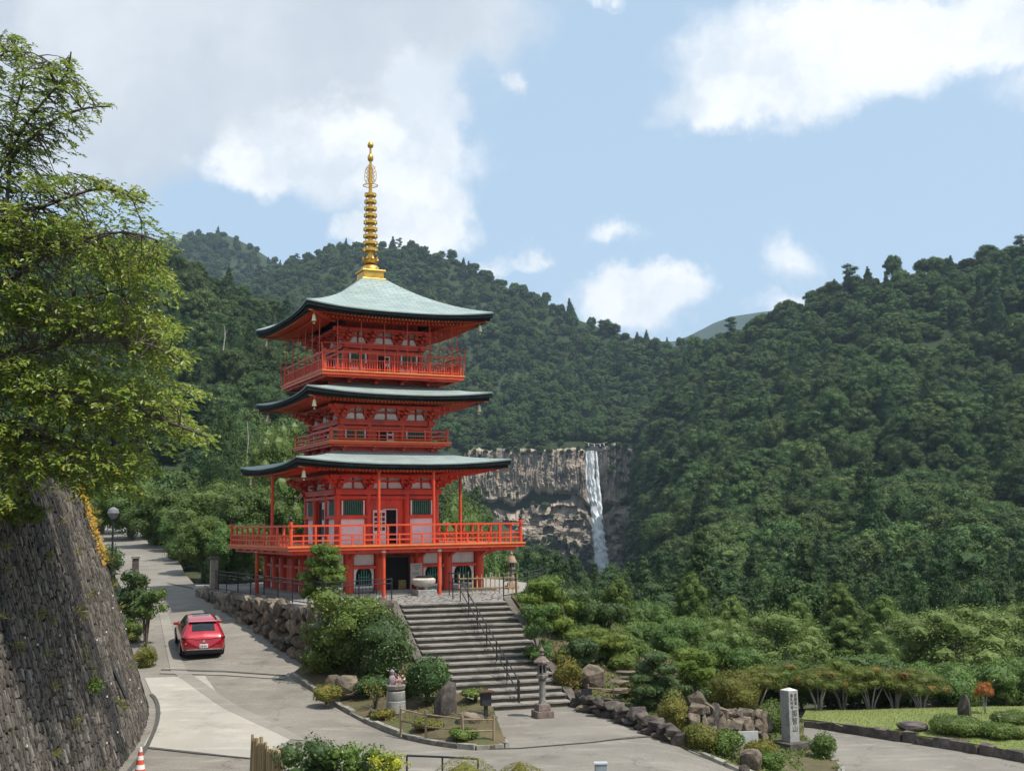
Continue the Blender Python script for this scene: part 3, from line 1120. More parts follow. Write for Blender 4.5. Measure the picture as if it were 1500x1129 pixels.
forest('forest', 'dense wood over the distant peak at the far left skyline', slope_points('far_peak', 10.5, 1, pxr=(-60, 620)), 1.35, 0.06, 1)
forest('forest', 'broadleaf wood covering the mountain behind the pagoda and above the cliff', slope_points('back_mountain', 7.2, 2, pxr=(320, 1140)), 1.12, 0.05, 2)
forest('forest', 'small broadleaf trees crowding the brow above the cliff', slope_points('back_mountain', 5.6, 22, pxr=(560, 1010), keep=lambda P: P[:, 1] < 800), 0.78, 0.05, 22)
forest('forest', 'dark cedar wood on the slope at left behind the pagoda', slope_points('left_hill', 6.2, 3, pxr=(-80, 790), keep=left_keep), 1.02, 0.26, 3)
forest('forest', 'dark green wood on the big slope right of the waterfall', slope_points('right_hill', 5.9, 4, pxr=(915, 1620)), 1.10, 0.06, 4)
forest('forest', 'wood at the foot of the cliff below the waterfall',
       slope_points('cliff_foot_slope', 5.6, 5, pxr=(540, 1020), keep=foot_keep), 0.72, 0.1, 5)



def valley_points():
    rng = np.random.default_rng(15)
    n = 2000
    y = rng.uniform(100, 215, n)
    px = rng.uniform(735, 1640, n)
    x = (px - PCX) / FPX * y
    return np.column_stack([x, y, Hground(x, y) - 0.8])


forest('forest', 'mixed green wood filling the valley floor below the right slope', valley_points(), 0.72, 0.22, 16)


# ---------------------------------------------------------------- cliff and waterfall
def build_cliff():
    us = np.arange(560, 1000, 0.9)
    vs = np.arange(642, 880, 0.9)
    U, Vv = np.meshgrid(us, vs)
    z0 = 700.0
    # columns of the upper face
    wob = 3.0 * fbm(U * 0.03, Vv * 0.05, 2)
    cw = 2.6 + 2.4 * _hash(np.floor(U / 11), np.zeros_like(U), 3)
    colid = np.floor((U + wob * 3.5) / cw)
    rc = _hash(colid, np.zeros_like(colid), 7)
    rc2 = _hash(colid, np.floor(Vv / (9 + 16 * rc)), 11)
    frac = ((U + wob * 3.5) / cw) % 1
    colshape = (np.abs(frac - 0.5) * 2) ** 3
    seam = 722 + 60 * (fbm(U * 0.016, U * 0 + 3, 5) - 0.5) + 0.06 * (U - 760) + 8 * (_hash(np.floor(U / 9), np.zeros_like(U), 77) - 0.5)
    upper = sm(6, -6, Vv - seam)
    d = upper * (rc * 1.3 + rc2 * 2.2 + colshape * 0.6 - 2.0 + 3.0 * (fbm(U * 0.05, Vv * 0.05, 51) - 0.5))
    # overhang, then broken ledges
    led = sm(2, 10, Vv - seam) * sm(34, 12, Vv - seam)
    d += led * (1.0 + 8.0 * fbm(U * 0.035, Vv * 0.05, 8))
    bx = np.floor(U / 13 + 0.8 * fbm(U * 0.05, Vv * 0.05, 31) + _hash(np.floor(Vv / 11), np.zeros_like(U), 5))
    by = np.floor(Vv / 11 + 1.2 * fbm(U * 0.04, Vv * 0.06, 13))
    blk = _hash(bx, by, 23)
    low = sm(14, 28, Vv - seam)
    d += low * (blk * 7.5 - 5.0 + 3.5 * (fbm(U * 0.06, Vv * 0.09, 17) - 0.5))
    tilt = 0.5 * (U + Vv)
    d += low * 1.6 * (((tilt / 17.0) % 1) - 0.5)
    # gully of the fall
    d += 6.5 * np.exp(-((U - 868 - 0.1 * (Vv - 660)) / 17.0) ** 2)
    d += 5.0 * (fbm(U * 0.013, Vv * 0.016, 29) - 0.5) + 1.0 * (fbm(U * 0.2, Vv * 0.2, 37) - 0.5)
    d += -0.05 * np.maximum(Vv - 720, 0) + 14 * sm(930, 990, U) + 10 * sm(640, 580, U)
    brow = 652 + 16 * (fbm(U * 0.03, U * 0 + 1, 61) - 0.35)
    d += 16 * sm(4, -9, Vv - brow)                                 # rolls back at the uneven brow
    n, m = U.shape
    P = np.zeros((n, m, 3))
    for i in range(n):
        for j in range(m):
            P[i, j] = at(U[i, j], Vv[i, j], z0 + d[i, j])
    I = np.arange(n * m).reshape(n, m)
    Q = np.stack([I[:-1, :-1], I[1:, :-1], I[1:, 1:], I[:-1, 1:]], -1).reshape(-1, 4)
    o = link('cliff', mesh_np('cliff', P.reshape(-1, 3), [(Q, 0)], M_CLIFF, False))
    tag(o, 'tall grey and tan rock cliff with upright columns beside the waterfall', kind='structure')
    # shrubs holding on to ledges
    rng = np.random.default_rng(3)
    S_ = []
    for _ in range(5200):
        i, j = rng.integers(2, n - 2), rng.integers(2, m - 2)
        u, v = U[i, j], Vv[i, j]
        sd = v - (718 + 0.10 * (u - 760))
        edge = max(0, (u - 902) / 34, (690 - u) / 26 if v > 745 else 0, (v - 772 - 0.12 * (u - 700)) / 14)
        pr = 0.006 + 0.45 * min(1, edge) + 0.8 * math.exp(-((v - 654) / 9.0) ** 2) + 0.10 * (float(fbm(np.array(u * 0.03), np.array(v * 0.03), 71)) > 0.56) + 0.05 * math.exp(-((sd - 30) / 14.0) ** 2)
        if abs(u - 870 - 0.1 * (v - 660)) < 13 + 0.05 * (v - 660):
            pr = 0
        if rng.uniform() < pr:
            S_.append(P[i, j] + np.array([0, -0.6, -0.8]))
    forest('forest', 'shrubs and small trees clinging to the cliff face', np.array(S_), 0.36, 0.05, 8)


build_cliff()


def watermat():
    m = bpy.data.materials.new('falling_water')
    m.use_nodes = True
    t = m.node_tree
    t.nodes.clear()
    b = NB(t)
    tc = b.n('ShaderNodeTexCoord').outputs['Object']
    n1 = b.noise(b.vm('MULTIPLY', tc, (1.1, 0.2, 0.09)), 1.0, 5, 0.65)
    n2 = b.noise(b.vm('MULTIPLY', tc, (0.5, 0.2, 0.16)), 0.5, 5, 0.6)
    uv = b.n('ShaderNodeSeparateXYZ')
    b.put(uv.inputs[0], b.n('ShaderNodeTexCoord').outputs['UV'])
    edge = b.m('ABSOLUTE', b.m('SUBTRACT', b.m('MULTIPLY', uv.outputs[0], 2.0), 1.0))
    thin = b.m('ADD', b.m('MULTIPLY', b.m('POWER', edge, 2.5), 0.36), b.m('MULTIPLY', uv.outputs[1], 0.05))
    body = b.smooth(b.m('SUBTRACT', b.m('ADD', b.m('MULTIPLY', n1, 0.75), b.m('MULTIPLY', n2, 0.35)), thin), 0.06, 0.36)
    p = b.n('ShaderNodeBsdfPrincipled')
    b.put(p.inputs['Base Color'], b.mix(b.smooth(n1, 0.3, 0.65), (0.78, 0.80, 0.82), (0.93, 0.94, 0.95)))
    p.inputs['Roughness'].default_value = 0.6
    tr = b.n('ShaderNodeBsdfTransparent')
    ms = b.n('ShaderNodeMixShader')
    b.put(ms.inputs[0], body)
    t.links.new(tr.outputs[0], ms.inputs[1])
    t.links.new(p.outputs[0], ms.inputs[2])
    o = b.n('ShaderNodeOutputMaterial')
    t.links.new(ms.outputs[0], o.inputs[0])
    return m


def build_fall():
    wm = watermat()
    root = thing('waterfall', 'tall white waterfall dropping down the cliff in one narrow plume', 'waterfall', at(868, 856, 690), world=True)

    def sheet(name, keys, dist, n=14, rows=130, seed=0, bow=1.4):
        K = np.array(keys, float)
        vs = np.linspace(K[0, 1], K[-1, 1], rows)
        Vt, uvs = [], []
        for i, v in enumerate(vs):
            c, w = np.interp(v, K[:, 1], K[:, 0]), np.interp(v, K[:, 1], K[:, 2])
            for j in range(n):
                s = j / (n - 1)
                e = 0.5 + 0.22 * float(vnoise(v * 0.25, 9 + seed, seed) - 0.5)
                px = c + (s - e) * w + 0.5 * float(vnoise(v * 0.5, j * 0.7, seed + 3) - 0.5)
                y = dist - bow * math.sin(math.pi * s) * (0.5 + w / 24) + 1.5 * float(vnoise(j * 0.9, v * 0.12, seed + 5))
                Vt.append(at(px, v, y))
                uvs.append((s, i / (rows - 1)))
        I = np.arange(rows * n).reshape(rows, n)
        Q = np.stack([I[:-1, :-1], I[1:, :-1], I[1:, 1:], I[:-1, 1:]], -1).reshape(-1, 4)
        me = mesh_np(name, Vt, [(Q, 0)], wm, True)
        ul = me.uv_layers.new(name='uv')
        li = np.zeros(len(me.loops), np.int32)
        me.loops.foreach_get('vertex_index', li)
        ul.data.foreach_set('uv', np.array(uvs, np.float32)[li].ravel())
        return link(name, me, root)
    sheet('main_plume', [(866.5, 660, 10), (867, 690, 10), (869, 720, 12), (873, 750, 14), (878, 785, 17), (882, 820, 23), (886, 858, 31)], 694, seed=1)
    sheet('inner_plume', [(865, 661, 6), (866, 700, 7), (869, 740, 9), (874, 790, 12), (879, 830, 17), (882, 858, 22)], 696, seed=7)
    sheet('side_trickle', [(858.5, 662, 3.4), (858.8, 690, 3.6), (860, 712, 3.5), (862, 735, 2.2)], 694, 6, 60, 3)
    sheet('side_trickle', [(873.5, 661, 3.0), (874.5, 680, 3.4), (876, 705, 5), (881, 760, 6)], 694, 6, 60, 4)
    # lip of the fall: dark wet notch
    mb = MB()
    a = [at(857, 661, 704), at(862, 652, 706), at(884, 652, 706), at(889, 661, 704)]
    mb.add([*a, *[p + Vector((0, 22, -2)) for p in a]], [(0, 1, 2, 3), (4, 7, 6, 5), (0, 4, 5, 1), (1, 5, 6, 2), (2, 6, 7, 3)])
    mb.obj('wet_lip', mat('wet_black_rock', (0.02, 0.02, 0.02), None, 0.4, 0.5), root)
    rp = thing('sacred_rope', 'thin straw rope with white paper strips strung over the waterfall lip', 'rope', at(872, 650, 690), world=True)
    pts = [at(856 + 34 * t, 647.5 + 4.5 * (1 - (2 * t - 1) ** 2) * 0.6, 690) for t in np.linspace(0, 1, 13)]
    MB().tube(pts, 0.16, 6).obj('rope', mat('straw_rope', (0.45, 0.38, 0.25)), rp)
    for k in (2, 5, 8, 10):
        q = pts[k]
        MB().add([q + Vector((-0.25, -0.3, 0)), q + Vector((0.25, -0.3, 0)), q + Vector((0.6, -0.3, -1.5)), q + Vector((0.1, -0.3, -1.5)),
                  q + Vector((-0.25, -0.1, 0)), q + Vector((0.25, -0.1, 0)), q + Vector((0.6, -0.1, -1.5)), q + Vector((0.1, -0.1, -1.5))],
                 [(0, 1, 2, 3), (7, 6, 5, 4), (0, 4, 5, 1), (1, 5, 6, 2), (2, 6, 7, 3), (3, 7, 4, 0)]).obj('paper_strip', M_WHITE, rp)


build_fall()

# ---------------------------------------------------------------- the pagoda
def build_pagoda():
    root = thing('pagoda', 'three-storey vermilion pagoda with green copper roofs and a gold spire', 'pagoda', LW(0, 0, 3.0), TH)

    def R(k, u, v, z=0.0):
        """turn a point of the front side (v negative = outwards) to side k: 0 front, 1 right, 2 back, 3 left"""
        a = k * math.pi / 2
        return Vector((u * math.cos(a) - v * math.sin(a), u * math.sin(a) + v * math.cos(a), z))

    def sbox(mb, k, u, v, z, su, sv, sz):
        return mb.box(R(k, u, v, z), (su, sv, sz), rz=k * math.pi / 2)

    def one(name, k, u, v, z, su, sv, sz, m, parent=root, bevel=0.0):
        return sbox(MB(), k, u, v, z, su, sv, sz).obj(name, m, parent, bevel=bevel)

    def column(u, v, z0, z1, r, parent=root, name='column', m=M_RED):
        return MB().lathe([(r * 1.0, z0), (r, z0 + 0.05), (r * 0.98, z1)], 16, (u, v, 0)).obj(name, m, parent, smooth=True)

    # --- ground floor (0 .. 2.0): five bays, columns, white panels, bell-shaped windows
    H0 = 3.85
    MB().box((0, 0, 0.06), (2 * H0 + 1.2, 2 * H0 + 1.2, 0.12)).obj('plinth', M_GRANITE, root)
    MB().box((0, 0, 1.06), (2 * H0 - 0.3, 2 * H0 - 0.3, 1.88)).obj('inner_wall', M_RED, root)
    cu = [-3.85, -2.3, -0.92, 0.92, 2.3, 3.85]
    for k in range(4):
        for i, u in enumerate(cu[:-1]):
            p = R(k, u, -H0)
            column(p.x, p.y, 0.12, 2.0, 0.21)
        for sg in ((-1, 1) if k == 0 else (0,)):
            one('wall_beam', k, sg * 2.4, -H0 + 0.02, 1.22, 2 * H0 if sg == 0 else 2.9, 0.22, 0.13, M_RED)
        one('wall_beam', k, 0, -H0 + 0.02, 1.90, 2 * H0, 0.24, 0.2, M_RED)
        one('wall_beam', k, 0, -H0 + 0.02, 0.52, 2 * H0, 0.2, 0.09, M_RED) if k else None
        for b in range(5):
            u0, u1 = cu[b] + 0.24, cu[b + 1] - 0.24
            uc, w = (u0 + u1) / 2, u1 - u0
            if b == 2:
                continue
            one('white_panel', k, uc, -H0 + 0.10, 1.545, w, 0.06, 0.46, M_WHITE)
            one('white_panel', k, uc, -H0 + 0.10, 0.74, w, 0.06, 0.82, M_WHITE)
            # bell-shaped window: black frame, green bars
            ww, hh = min(0.92, w * 0.74), 0.74
            prof = []
            for t in np.linspace(0, 1, 13):
                a = math.pi * (1 - t)
                prof.append((math.cos(a) * ww / 2 * (1.0 if 0 < t < 1 else 1.06), 0.30 + math.sin(a) ** 0.75 * 0.30 + (0.05 if abs(t - 0.5) < 0.01 else 0)))
            outline = [(-ww / 2 * 1.08, -0.2)] + prof + [(ww / 2 * 1.08, -0.2)]
            fr = MB()
            o_ = [R(k, uc + x, -H0 + 0.055, 0.62 + z) for x, z in outline]
            i_ = [R(k, uc + x * 0.84, -H0 + 0.055, 0.62 + (z * 0.88 if z > 0 else z + 0.05)) for x, z in outline]
            ob = [R(k, uc + x, -H0 + 0.10, 0.62 + z) for x, z in outline]
            n = len(o_)
            fr.add(o_ + i_ + ob, [(j, (j + 1) % n, n + (j + 1) % n, n + j) for j in range(n)] + [(j, 2 * n + j, 2 * n + (j + 1) % n, (j + 1) % n) for j in range(n)])
            win = fr.obj('bell_window', M_BLACKEDGE, root)
            MB().add([p + R(k, 0, 0.012) for p in i_], [tuple(range(n))]).obj('backing', M_BLACK, win)
            for j in range(5):
                x = (j - 2) * ww * 0.17
                top = 0.62 + (0.56 - 0.16 * abs(j - 2) ** 1.6 * 0.5)
                MB().bar(R(k, uc + x, -H0 + 0.06, 0.46), R(k, uc + x, -H0 + 0.06, top), 0.045).obj('bar', M_GREENBAR, win)
            one('bar', k, uc, -H0 + 0.058, 0.80, ww * 0.8, 0.03, 0.05, M_GREENBAR, win)
            one('white_panel', k, uc, -H0 + 0.10, 0.25, w, 0.05, 0.2, M_GRANITE if k == 0 else M_WHITE)
    # entrance in the middle bay of the front
    one('doorway', 0, -0.22, -H0 + 0.08, 0.86, 1.36, 0.10, 1.5, M_BLACK)
    one('door_frame', 0, -0.95, -H0 + 0.03, 0.9, 0.09, 0.14, 1.6, M_DWOOD)
    one('door_frame', 0, 0.47, -H0 + 0.03, 0.9, 0.09, 0.14, 1.6, M_DWOOD)
    one('door_lintel', 0, -0.24, -H0 + 0.03, 1.66, 1.5, 0.16, 0.1, M_DWOOD)
    one('door_panel', 0, 0.72, -H0 + 0.06, 0.86, 0.4, 0.08, 1.5, M_RED)
    one('door_sill', 0, -0.22, -H0 - 0.2, 0.17, 1.9, 0.5, 0.1, M_GRANITE)
    one('offering_box', 0, 0.12, -H0 - 0.02, 0.42, 0.34, 0.1, 0.42, mat('dim_ochre_box', (0.22, 0.17, 0.06)))
    for k in (1, 2, 3):
        one('side_door', k, 0, -H0 + 0.08, 0.86, 1.3, 0.1, 1.5, M_RED)
        one('white_panel', k, 0, -H0 + 0.06, 0.98, 0.42, 0.05, 0.9, M_WHITE)

    # --- balconies
    def balcony(z, h, rail_h, thick, full, short, post_w, finial, mid_rails, slats=False):
        fl = MB()
        fl.box((0, 0, z - thick / 2), (2 * h, 2 * h, thick))
        f = fl.obj('balcony_floor', M_REDB, root)
        for k in range(4):
            sbox(MB(), k, 0, -h - 0.012, z - 0.035, 2 * h + 0.06, 0.06, 0.06).obj('ochre_edge', M_ORANGE, f)
        rr = h - 0.13
        for k in range(4):
            rl = MB()
            rl.bar(R(k, -rr - 0.12, -rr, z + rail_h), R(k, rr + 0.12, -rr, z + rail_h), post_w * 0.95, post_w * 0.95)
            rail = rl.obj('railing', M_REDB, root)
            for q in mid_rails:
                MB().bar(R(k, -rr, -rr, z + rail_h * q), R(k, rr, -rr, z + rail_h * q), post_w * 0.7, post_w * 0.75).obj('rail', M_REDB, rail)
            nf = max(2, int(round(2 * rr / full)))
            for i in range(nf + 1):
                u = -rr + 2 * rr * i / nf
                if i in (0, nf):
                    continue
                MB().bar(R(k, u, -rr, z), R(k, u, -rr, z + rail_h), post_w).obj('railing_post', M_REDB, rail)
            if short:
                for i in range(nf):
                    for j in range(short):
                        u = -rr + 2 * rr * (i + (j + 1) / (short + 1)) / nf
                        MB().bar(R(k, u, -rr, z), R(k, u, -rr, z + rail_h * mid_rails[0]), post_w * 0.75).obj('short_post', M_REDB, rail)
            if slats:
                mb = MB()
                for i in range(int(2 * rr / 0.12)):
                    u = -rr + 0.06 + i * 0.12
                    mb.bar(R(k, u, -rr + 0.02, z), R(k, u, -rr + 0.02, z + rail_h * mid_rails[0]), 0.035)
                tag(mb.obj('slats', M_RED, rail), kind='stuff')
            c = R(k, -rr, -rr)
            cp = column(c.x, c.y, z - 0.02, z + rail_h + 0.16 * (post_w / 0.08), post_w * 0.95, name='corner_post', m=M_REDB)
            if finial:
                s = post_w
                MB().lathe([(s * 0.9, 0), (s * 1.05, s * 0.4), (s * 0.5, s * 0.7), (s * 1.0, s * 1.4), (s * 0.75, s * 2.0), (0.004, s * 2.7)], 12,
                           (c.x, c.y, z + rail_h + 0.16 * (post_w / 0.08))).obj('finial', M_IRON, cp, smooth=True)
        return f

    balcony(2.2, 5.40, 0.83, 0.2, 1.07, 1, 0.085, True, (0.52, 0.26))
    balcony(6.79, 2.91, 0.46, 0.16, 1.15, 0, 0.06, False, (0.55, 0.22))
    balcony(9.85, 3.39, 0.84, 0.2, 0.85, 0, 0.055, False, (0.60, 0.12), slats=True)

    # joists and struts under the first balcony
    for k in range(4):
        one('edge_beam', k, 0, -5.05, 1.92, 10.2, 0.16, 0.16, M_RED)
        for u in cu[:-1] + ([3.85] if k == 0 else []):
            mb = MB()
            mb.bar(R(k, u, -3.9, 1.98), R(k, u, -5.3, 1.98), 0.14, 0.12)
            mb.bar(R(k, u, -3.95, 1.62), R(k, u, -4.9, 1.93), 0.11, 0.13)
            mb.obj('joist', M_RED, root)
    # slender posts between the balcony and the ground, and between balcony and lowest roof
    low = [(-1.2, -5.15), (1.36, -5.15), (-5.15, 0.7), (5.15, 0.7)]
    for (u, v) in low:
        p = column(u, v, 0.0, 1.9, 0.085, name='outer_post', m=M_REDB)
        MB().lathe([(0.1, 1.86), (0.11, 1.92), (0.05, 1.99)], 10, (u, v, 0)).obj('cap', M_WHITE, p, smooth=True)
    up = [(-1.2, -4.55), (1.36, -4.55), (-4.55, 0.45), (4.55, -0.2)]
    for (u, v) in up:
        column(u, v, 2.2, 5.48, 0.07, name='upper_post', m=M_REDB)

    # --- storeys: (wall half, floor z, wall top, panel z0, panel z1, columns)
    def bracket(k, u, h, z, corner=False):
        """three-stepped bracket cluster on a column head"""
        mb = MB()
        st, dz = 0.21, 0.165
        T = lambda a, b_, c: R(k, u + a, -h - b_, z + c)
        mb.box(T(0, 0, 0.06), (0.26, 0.26, 0.12), rz=k * math.pi / 2, taper=1.25)
        for s in range(3):
            o = st * s
            mb.box(T(0, o, 0.165 + dz * s), (0.52 + 0.16 * s, 0.11, 0.1), rz=k * math.pi / 2)
            mb.box(T(0, o / 2 + 0.12, 0.165 + dz * s), (0.11, 0.36 + o, 0.1), rz=k * math.pi / 2)
            for a in (-1, 0, 1):
                mb.box(T(a * (0.2 + 0.07 * s), o, 0.245 + dz * s), (0.12, 0.13, 0.065), rz=k * math.pi / 2, taper=1.2)
        o = mb.obj('bracket', M_RED, root)
        return o

    def corner_bracket(k, h, z):
        mb = MB()
        a = R(k, -h, -h)
        d = Vector((a.x, a.y, 0)).normalized()
        for s in range(3):
            mb.bar(a + Vector((0, 0, z + 0.165 + 0.165 * s)), a + d * (0.5 + 0.3 * s) + Vector((0, 0, z + 0.165 + 0.165 * s)), 0.12, 0.11)
            mb.box(a + d * (0.42 + 0.3 * s) + Vector((0, 0, z + 0.25 + 0.165 * s)), (0.15, 0.15, 0.07), rz=TH * 0 + k * math.pi / 2 + math.pi / 4)
        return mb.obj('corner_bracket', M_RED, root)

    def storey(h, z0, zt, zp, cols, doors, win):
        MB().box((0, 0, (z0 + zp + 1.0) / 2), (2 * h - 0.16, 2 * h - 0.16, zp + 1.0 - z0)).obj('inner_wall', M_RED, root)
        for k in range(4):
            for u in cols[:-1]:
                p = R(k, u, -h)
                column(p.x, p.y, z0, zt + 0.02, 0.14 if h > 2 else 0.11)
            one('wall_beam', k, 0, -h - 0.02, zt + 0.06, 2 * h + 0.5, 0.22, 0.16, M_RED)
            one('wall_beam', k, 0, -h - 0.04, zt + 0.17, 2 * h + 0.62, 0.28, 0.07, M_RED)
            one('wall_beam', k, 0, -h - 0.0, zt - 0.16, 2 * h, 0.2, 0.13, M_RED)
            for i in range(len(cols) - 1):
                u0, u1 = cols[i] + 0.17, cols[i + 1] - 0.17
                uc, w = (u0 + u1) / 2, u1 - u0
                # white curved panels between the brackets, two rows with a red strut between them
                for row, (za, zb, sh) in enumerate(((zp, zp + 0.27, 0.13), (zp + 0.36, zp + 0.56, 0.07))):
                    for sgn in (-1, 1):
                        a0, a1 = uc + sgn * 0.05, uc + sgn * w / 2 * (0.98 if row == 0 else 0.9)
                        pr = [(a0, za), (a1, za), (a1 - sgn * sh * 0.55, za + 0.1), (a1 - sgn * sh, zb - 0.04), (a1 - sgn * sh * 1.3, zb), (a0 + sgn * 0.03, zb), (a0, zb - 0.05)]
                        mb = MB()
                        n = len(pr)
                        f_ = [R(k, x, -h - 0.02, z) for x, z in pr]
                        g_ = [R(k, x, -h + 0.07, z) for x, z in pr]
                        fc = tuple(range(n)) if sgn > 0 else tuple(reversed(range(n)))
                        mb.add(f_ + g_, [fc] + [(j, n + j, n + (j + 1) % n, (j + 1) % n) for j in range(n)])
                        mb.obj('white_panel', M_WHITE, root)
                    one('strut_beam', k, uc, -h - 0.03, zb + 0.05, w + 0.2, 0.12, 0.07, M_RED)
                side = i != len(cols) // 2 - 1
                if side and win:
                    wz0, wz1 = win
                    wd = one('window', k, uc, -h + 0.05, (wz0 + wz1) / 2, w * 0.86, 0.06, wz1 - wz0, M_BLACK)
                    for sg in (-1, 1):
                        one('jamb', k, uc + sg * (w * 0.43 + 0.03), -h - 0.01, (wz0 + wz1) / 2 - 0.02, 0.07, 0.1, wz1 - wz0 + 0.08, M_WHITE, wd)
                    nb = 9
                    for j in range(nb):
                        one('bar', k, uc + (j - (nb - 1) / 2) * w * 0.8 / nb, -h + 0.01, (wz0 + wz1) / 2, w * 0.8 / nb * 0.55, 0.05, wz1 - wz0, M_GREENBAR, wd)
                    one('sill', k, uc, -h - 0.03, wz0 - 0.09, w + 0.16, 0.16, 0.15, M_RED, wd)
                    if wz0 - z0 > 0.5:
                        one('white_panel', k, uc, -h + 0.04, (z0 + wz0 - 0.17) / 2, w, 0.06, wz0 - 0.17 - z0, M_WHITE)
                elif not side:
                    if doors == 'shoji' and k == 0:
                        one('doorway', k, uc + 0.16, -h + 0.05, z0 + 0.78, 0.52, 0.06, 1.5, M_BLACK)
                        dr = one('lattice_door', k, uc - 0.38, -h + 0.02, z0 + 0.75, 0.62, 0.05, 1.5, M_WHITE)
                        for a in range(3):
                            for c_ in range(4):
                                one('pane', k, uc - 0.38 + (a - 1) * 0.185, -h - 0.008, z0 + 0.66 + c_ * 0.215, 0.13, 0.02, 0.16, M_DWOOD, dr)
                        one('door_frame', k, uc + 0.44, -h + 0.0, z0 + 0.78, 0.04, 0.09, 1.54, M_WHITE)
                        one('door_frame', k, uc + 0.12, -h + 0.0, z0 + 1.53, 0.68, 0.09, 0.04, M_WHITE)
                    else:
                        dw = w * 0.62
                        one('doorway', k, uc - dw * 0.2, -h + 0.05, z0 + (zt - 0.3 - z0) / 2, dw * 0.6, 0.06, zt - 0.35 - z0, M_BLACK)
                        dr = one('door', k, uc + dw * 0.28, -h + 0.03, z0 + (zt - 0.3 - z0) / 2, dw * 0.42, 0.06, zt - 0.35 - z0, M_WHITE)
                        for c_ in range(2):
                            one('door_panel', k, uc + dw * 0.28, -h - 0.006, z0 + (zt - z0) * (0.26 + 0.34 * c_), dw * 0.26, 0.02, (zt - z0) * 0.22, M_DWOOD, dr)
            for u in cols[1:-1]:
                bracket(k, u, h, zt + 0.2)
            bracket(k, cols[0] + 0.001, h, zt + 0.2)
            bracket(k, cols[-1] - 0.001, h, zt + 0.2)
            corner_bracket(k, h, zt + 0.2)
            one('eave_purlin', k, 0, -h - 0.5, zt + 0.78, 2 * h + 1.5, 0.15, 0.12, M_RED)
            # little row of ochre ribs below the purlin
        return

    storey(2.36, 2.2, 4.42, 4.68, [-2.36, -0.92, 0.92, 2.36], 'shoji', (3.5, 4.12))
    storey(2.13, 6.79, 7.58, 7.82, [-2.13, -0.80, 0.80, 2.13], 'plain', (6.95, 7.36))
    storey(1.83, 9.85, 11.12, 11.36, [-1.83, -0.68, 0.68, 1.83], 'plain', (10.45, 10.95))

    # --- skirts and brackets that carry the upper balconies
    for (z0, z1, h, hb) in ((6.1, 6.63, 2.3, 2.9), (9.2, 9.66, 2.05, 3.38)):
        MB().box((0, 0, (z0 + z1) / 2), (2 * h, 2 * h, z1 - z0)).obj('balcony_base', M_RED, root)
        for k in range(4):
            one('base_beam', k, 0, -h - 0.06, z0 + 0.24, 2 * h + 0.3, 0.14, 0.1, M_RED)
            for i in range(3):
                one('white_panel', k, (i - 1) * h * 0.66, -h - 0.02, z0 + 0.09, h * 0.54, 0.06, 0.16, M_WHITE)
            for i in range(4):
                u = (i - 1.5) * h * 0.62
                mb = MB()
                mb.bar(R(k, u, -h, z1 - 0.22), R(k, u, -h - (hb - h) * 0.45, z1 - 0.22), 0.13, 0.11)
                mb.bar(R(k, u, -h, z1 - 0.07), R(k, u, -hb + 0.12, z1 - 0.07), 0.13, 0.11)
                sbox(mb, k, u, -h - 0.1, z1 - 0.145, 0.4, 0.12, 0.06)
                mb.obj('balcony_bracket', M_RED, root)
            one('edge_beam', k, 0, -hb + 0.22, z1 - 0.05, 2 * hb - 0.5, 0.14, 0.1, M_RED)

    # --- roofs
    def roof(zc, h, ztop, htop, lift, conc, wall_h, wall_z, n_raft):
        """zc height of the eave corners, h half width, concave hipped slope up to htop at ztop"""
        zm = zc - lift
        ns, ntt = 33, 15

        def surf(k, s, t):
            hh = h + (htop - h) * t
            e = abs(s) ** 2.6
            fl = 0.10 * e * (1 - t) ** 2
            z = zm + (ztop - zm) * (conc * t * t + (1 - conc) * t) + lift * e * (1 - t) ** 1.7
            return R(k, s * (hh + fl), -(hh + fl * (0.4 + 0.6 * abs(s))), z)
        V, Q, uv = [], [], []
        for k in range(4):
            o = len(V)
            for i in range(ntt):
                t = i / (ntt - 1)
                for j in range(ns):
                    s = -1 + 2 * j / (ns - 1)
                    V.append(surf(k, s, t))
                    hh = h + (htop - h) * t
                    uv.append((s * hh, t * math.hypot(h - htop, ztop - zm) * 1.0))
            for i in range(ntt - 1):
                for j in range(ns - 1):
                    a = o + i * ns + j
                    Q.append((a, a + 1, a + ns + 1, a + ns))
        me = mesh_np('roof', V, [(Q, 0)], M_ROOF, True)
        ul = me.uv_layers.new(name='uv')
        li = np.zeros(len(me.loops), np.int32)
        me.loops.foreach_get('vertex_index', li)
        ul.data.foreach_set('uv', np.array(uv, np.float32)[li].ravel())
        rf = link('roof', me, root)
        # layered eave edge: thin green copper lip, then two black courses, each set back
        for (d0, d1, ins, m, nm) in ((0.0, 0.045, 0.0, M_ROOF, 'copper_lip'), (0.045, 0.17, 0.03, M_BLACKEDGE, 'eave_course'), (0.17, 0.27, 0.12, M_BLACKEDGE, 'eave_course')):
            mb = MB()
            for k in range(4):
                o = len(mb.v)
                for j in range(ns):
                    s = -1 + 2 * j / (ns - 1)
                    p = surf(k, s, 0)
                    th = 1 + 0.5 * abs(s) ** 3
                    q = R(k, s * ins, -ins)     # inward shift along the diagonal at the corners
                    p = p - R(k, s * ins, -ins)
                    mb.v += [p + Vector((0, 0, -d0 * th)), p + Vector((0, 0, -d1 * th)), p + Vector((0, 0, -d1 * th)) - R(k, s * 0.25, -0.25)]
                for j in range(ns - 1):
                    a = o + 3 * j
                    mb.f += [[a, a + 1, a + 4, a + 3], [a + 1, a + 2, a + 5, a + 4]]
                    mb.mi += [0, 0]
            mb.obj(nm, m, rf, smooth=False)
        # red soffit
        mb = MB()
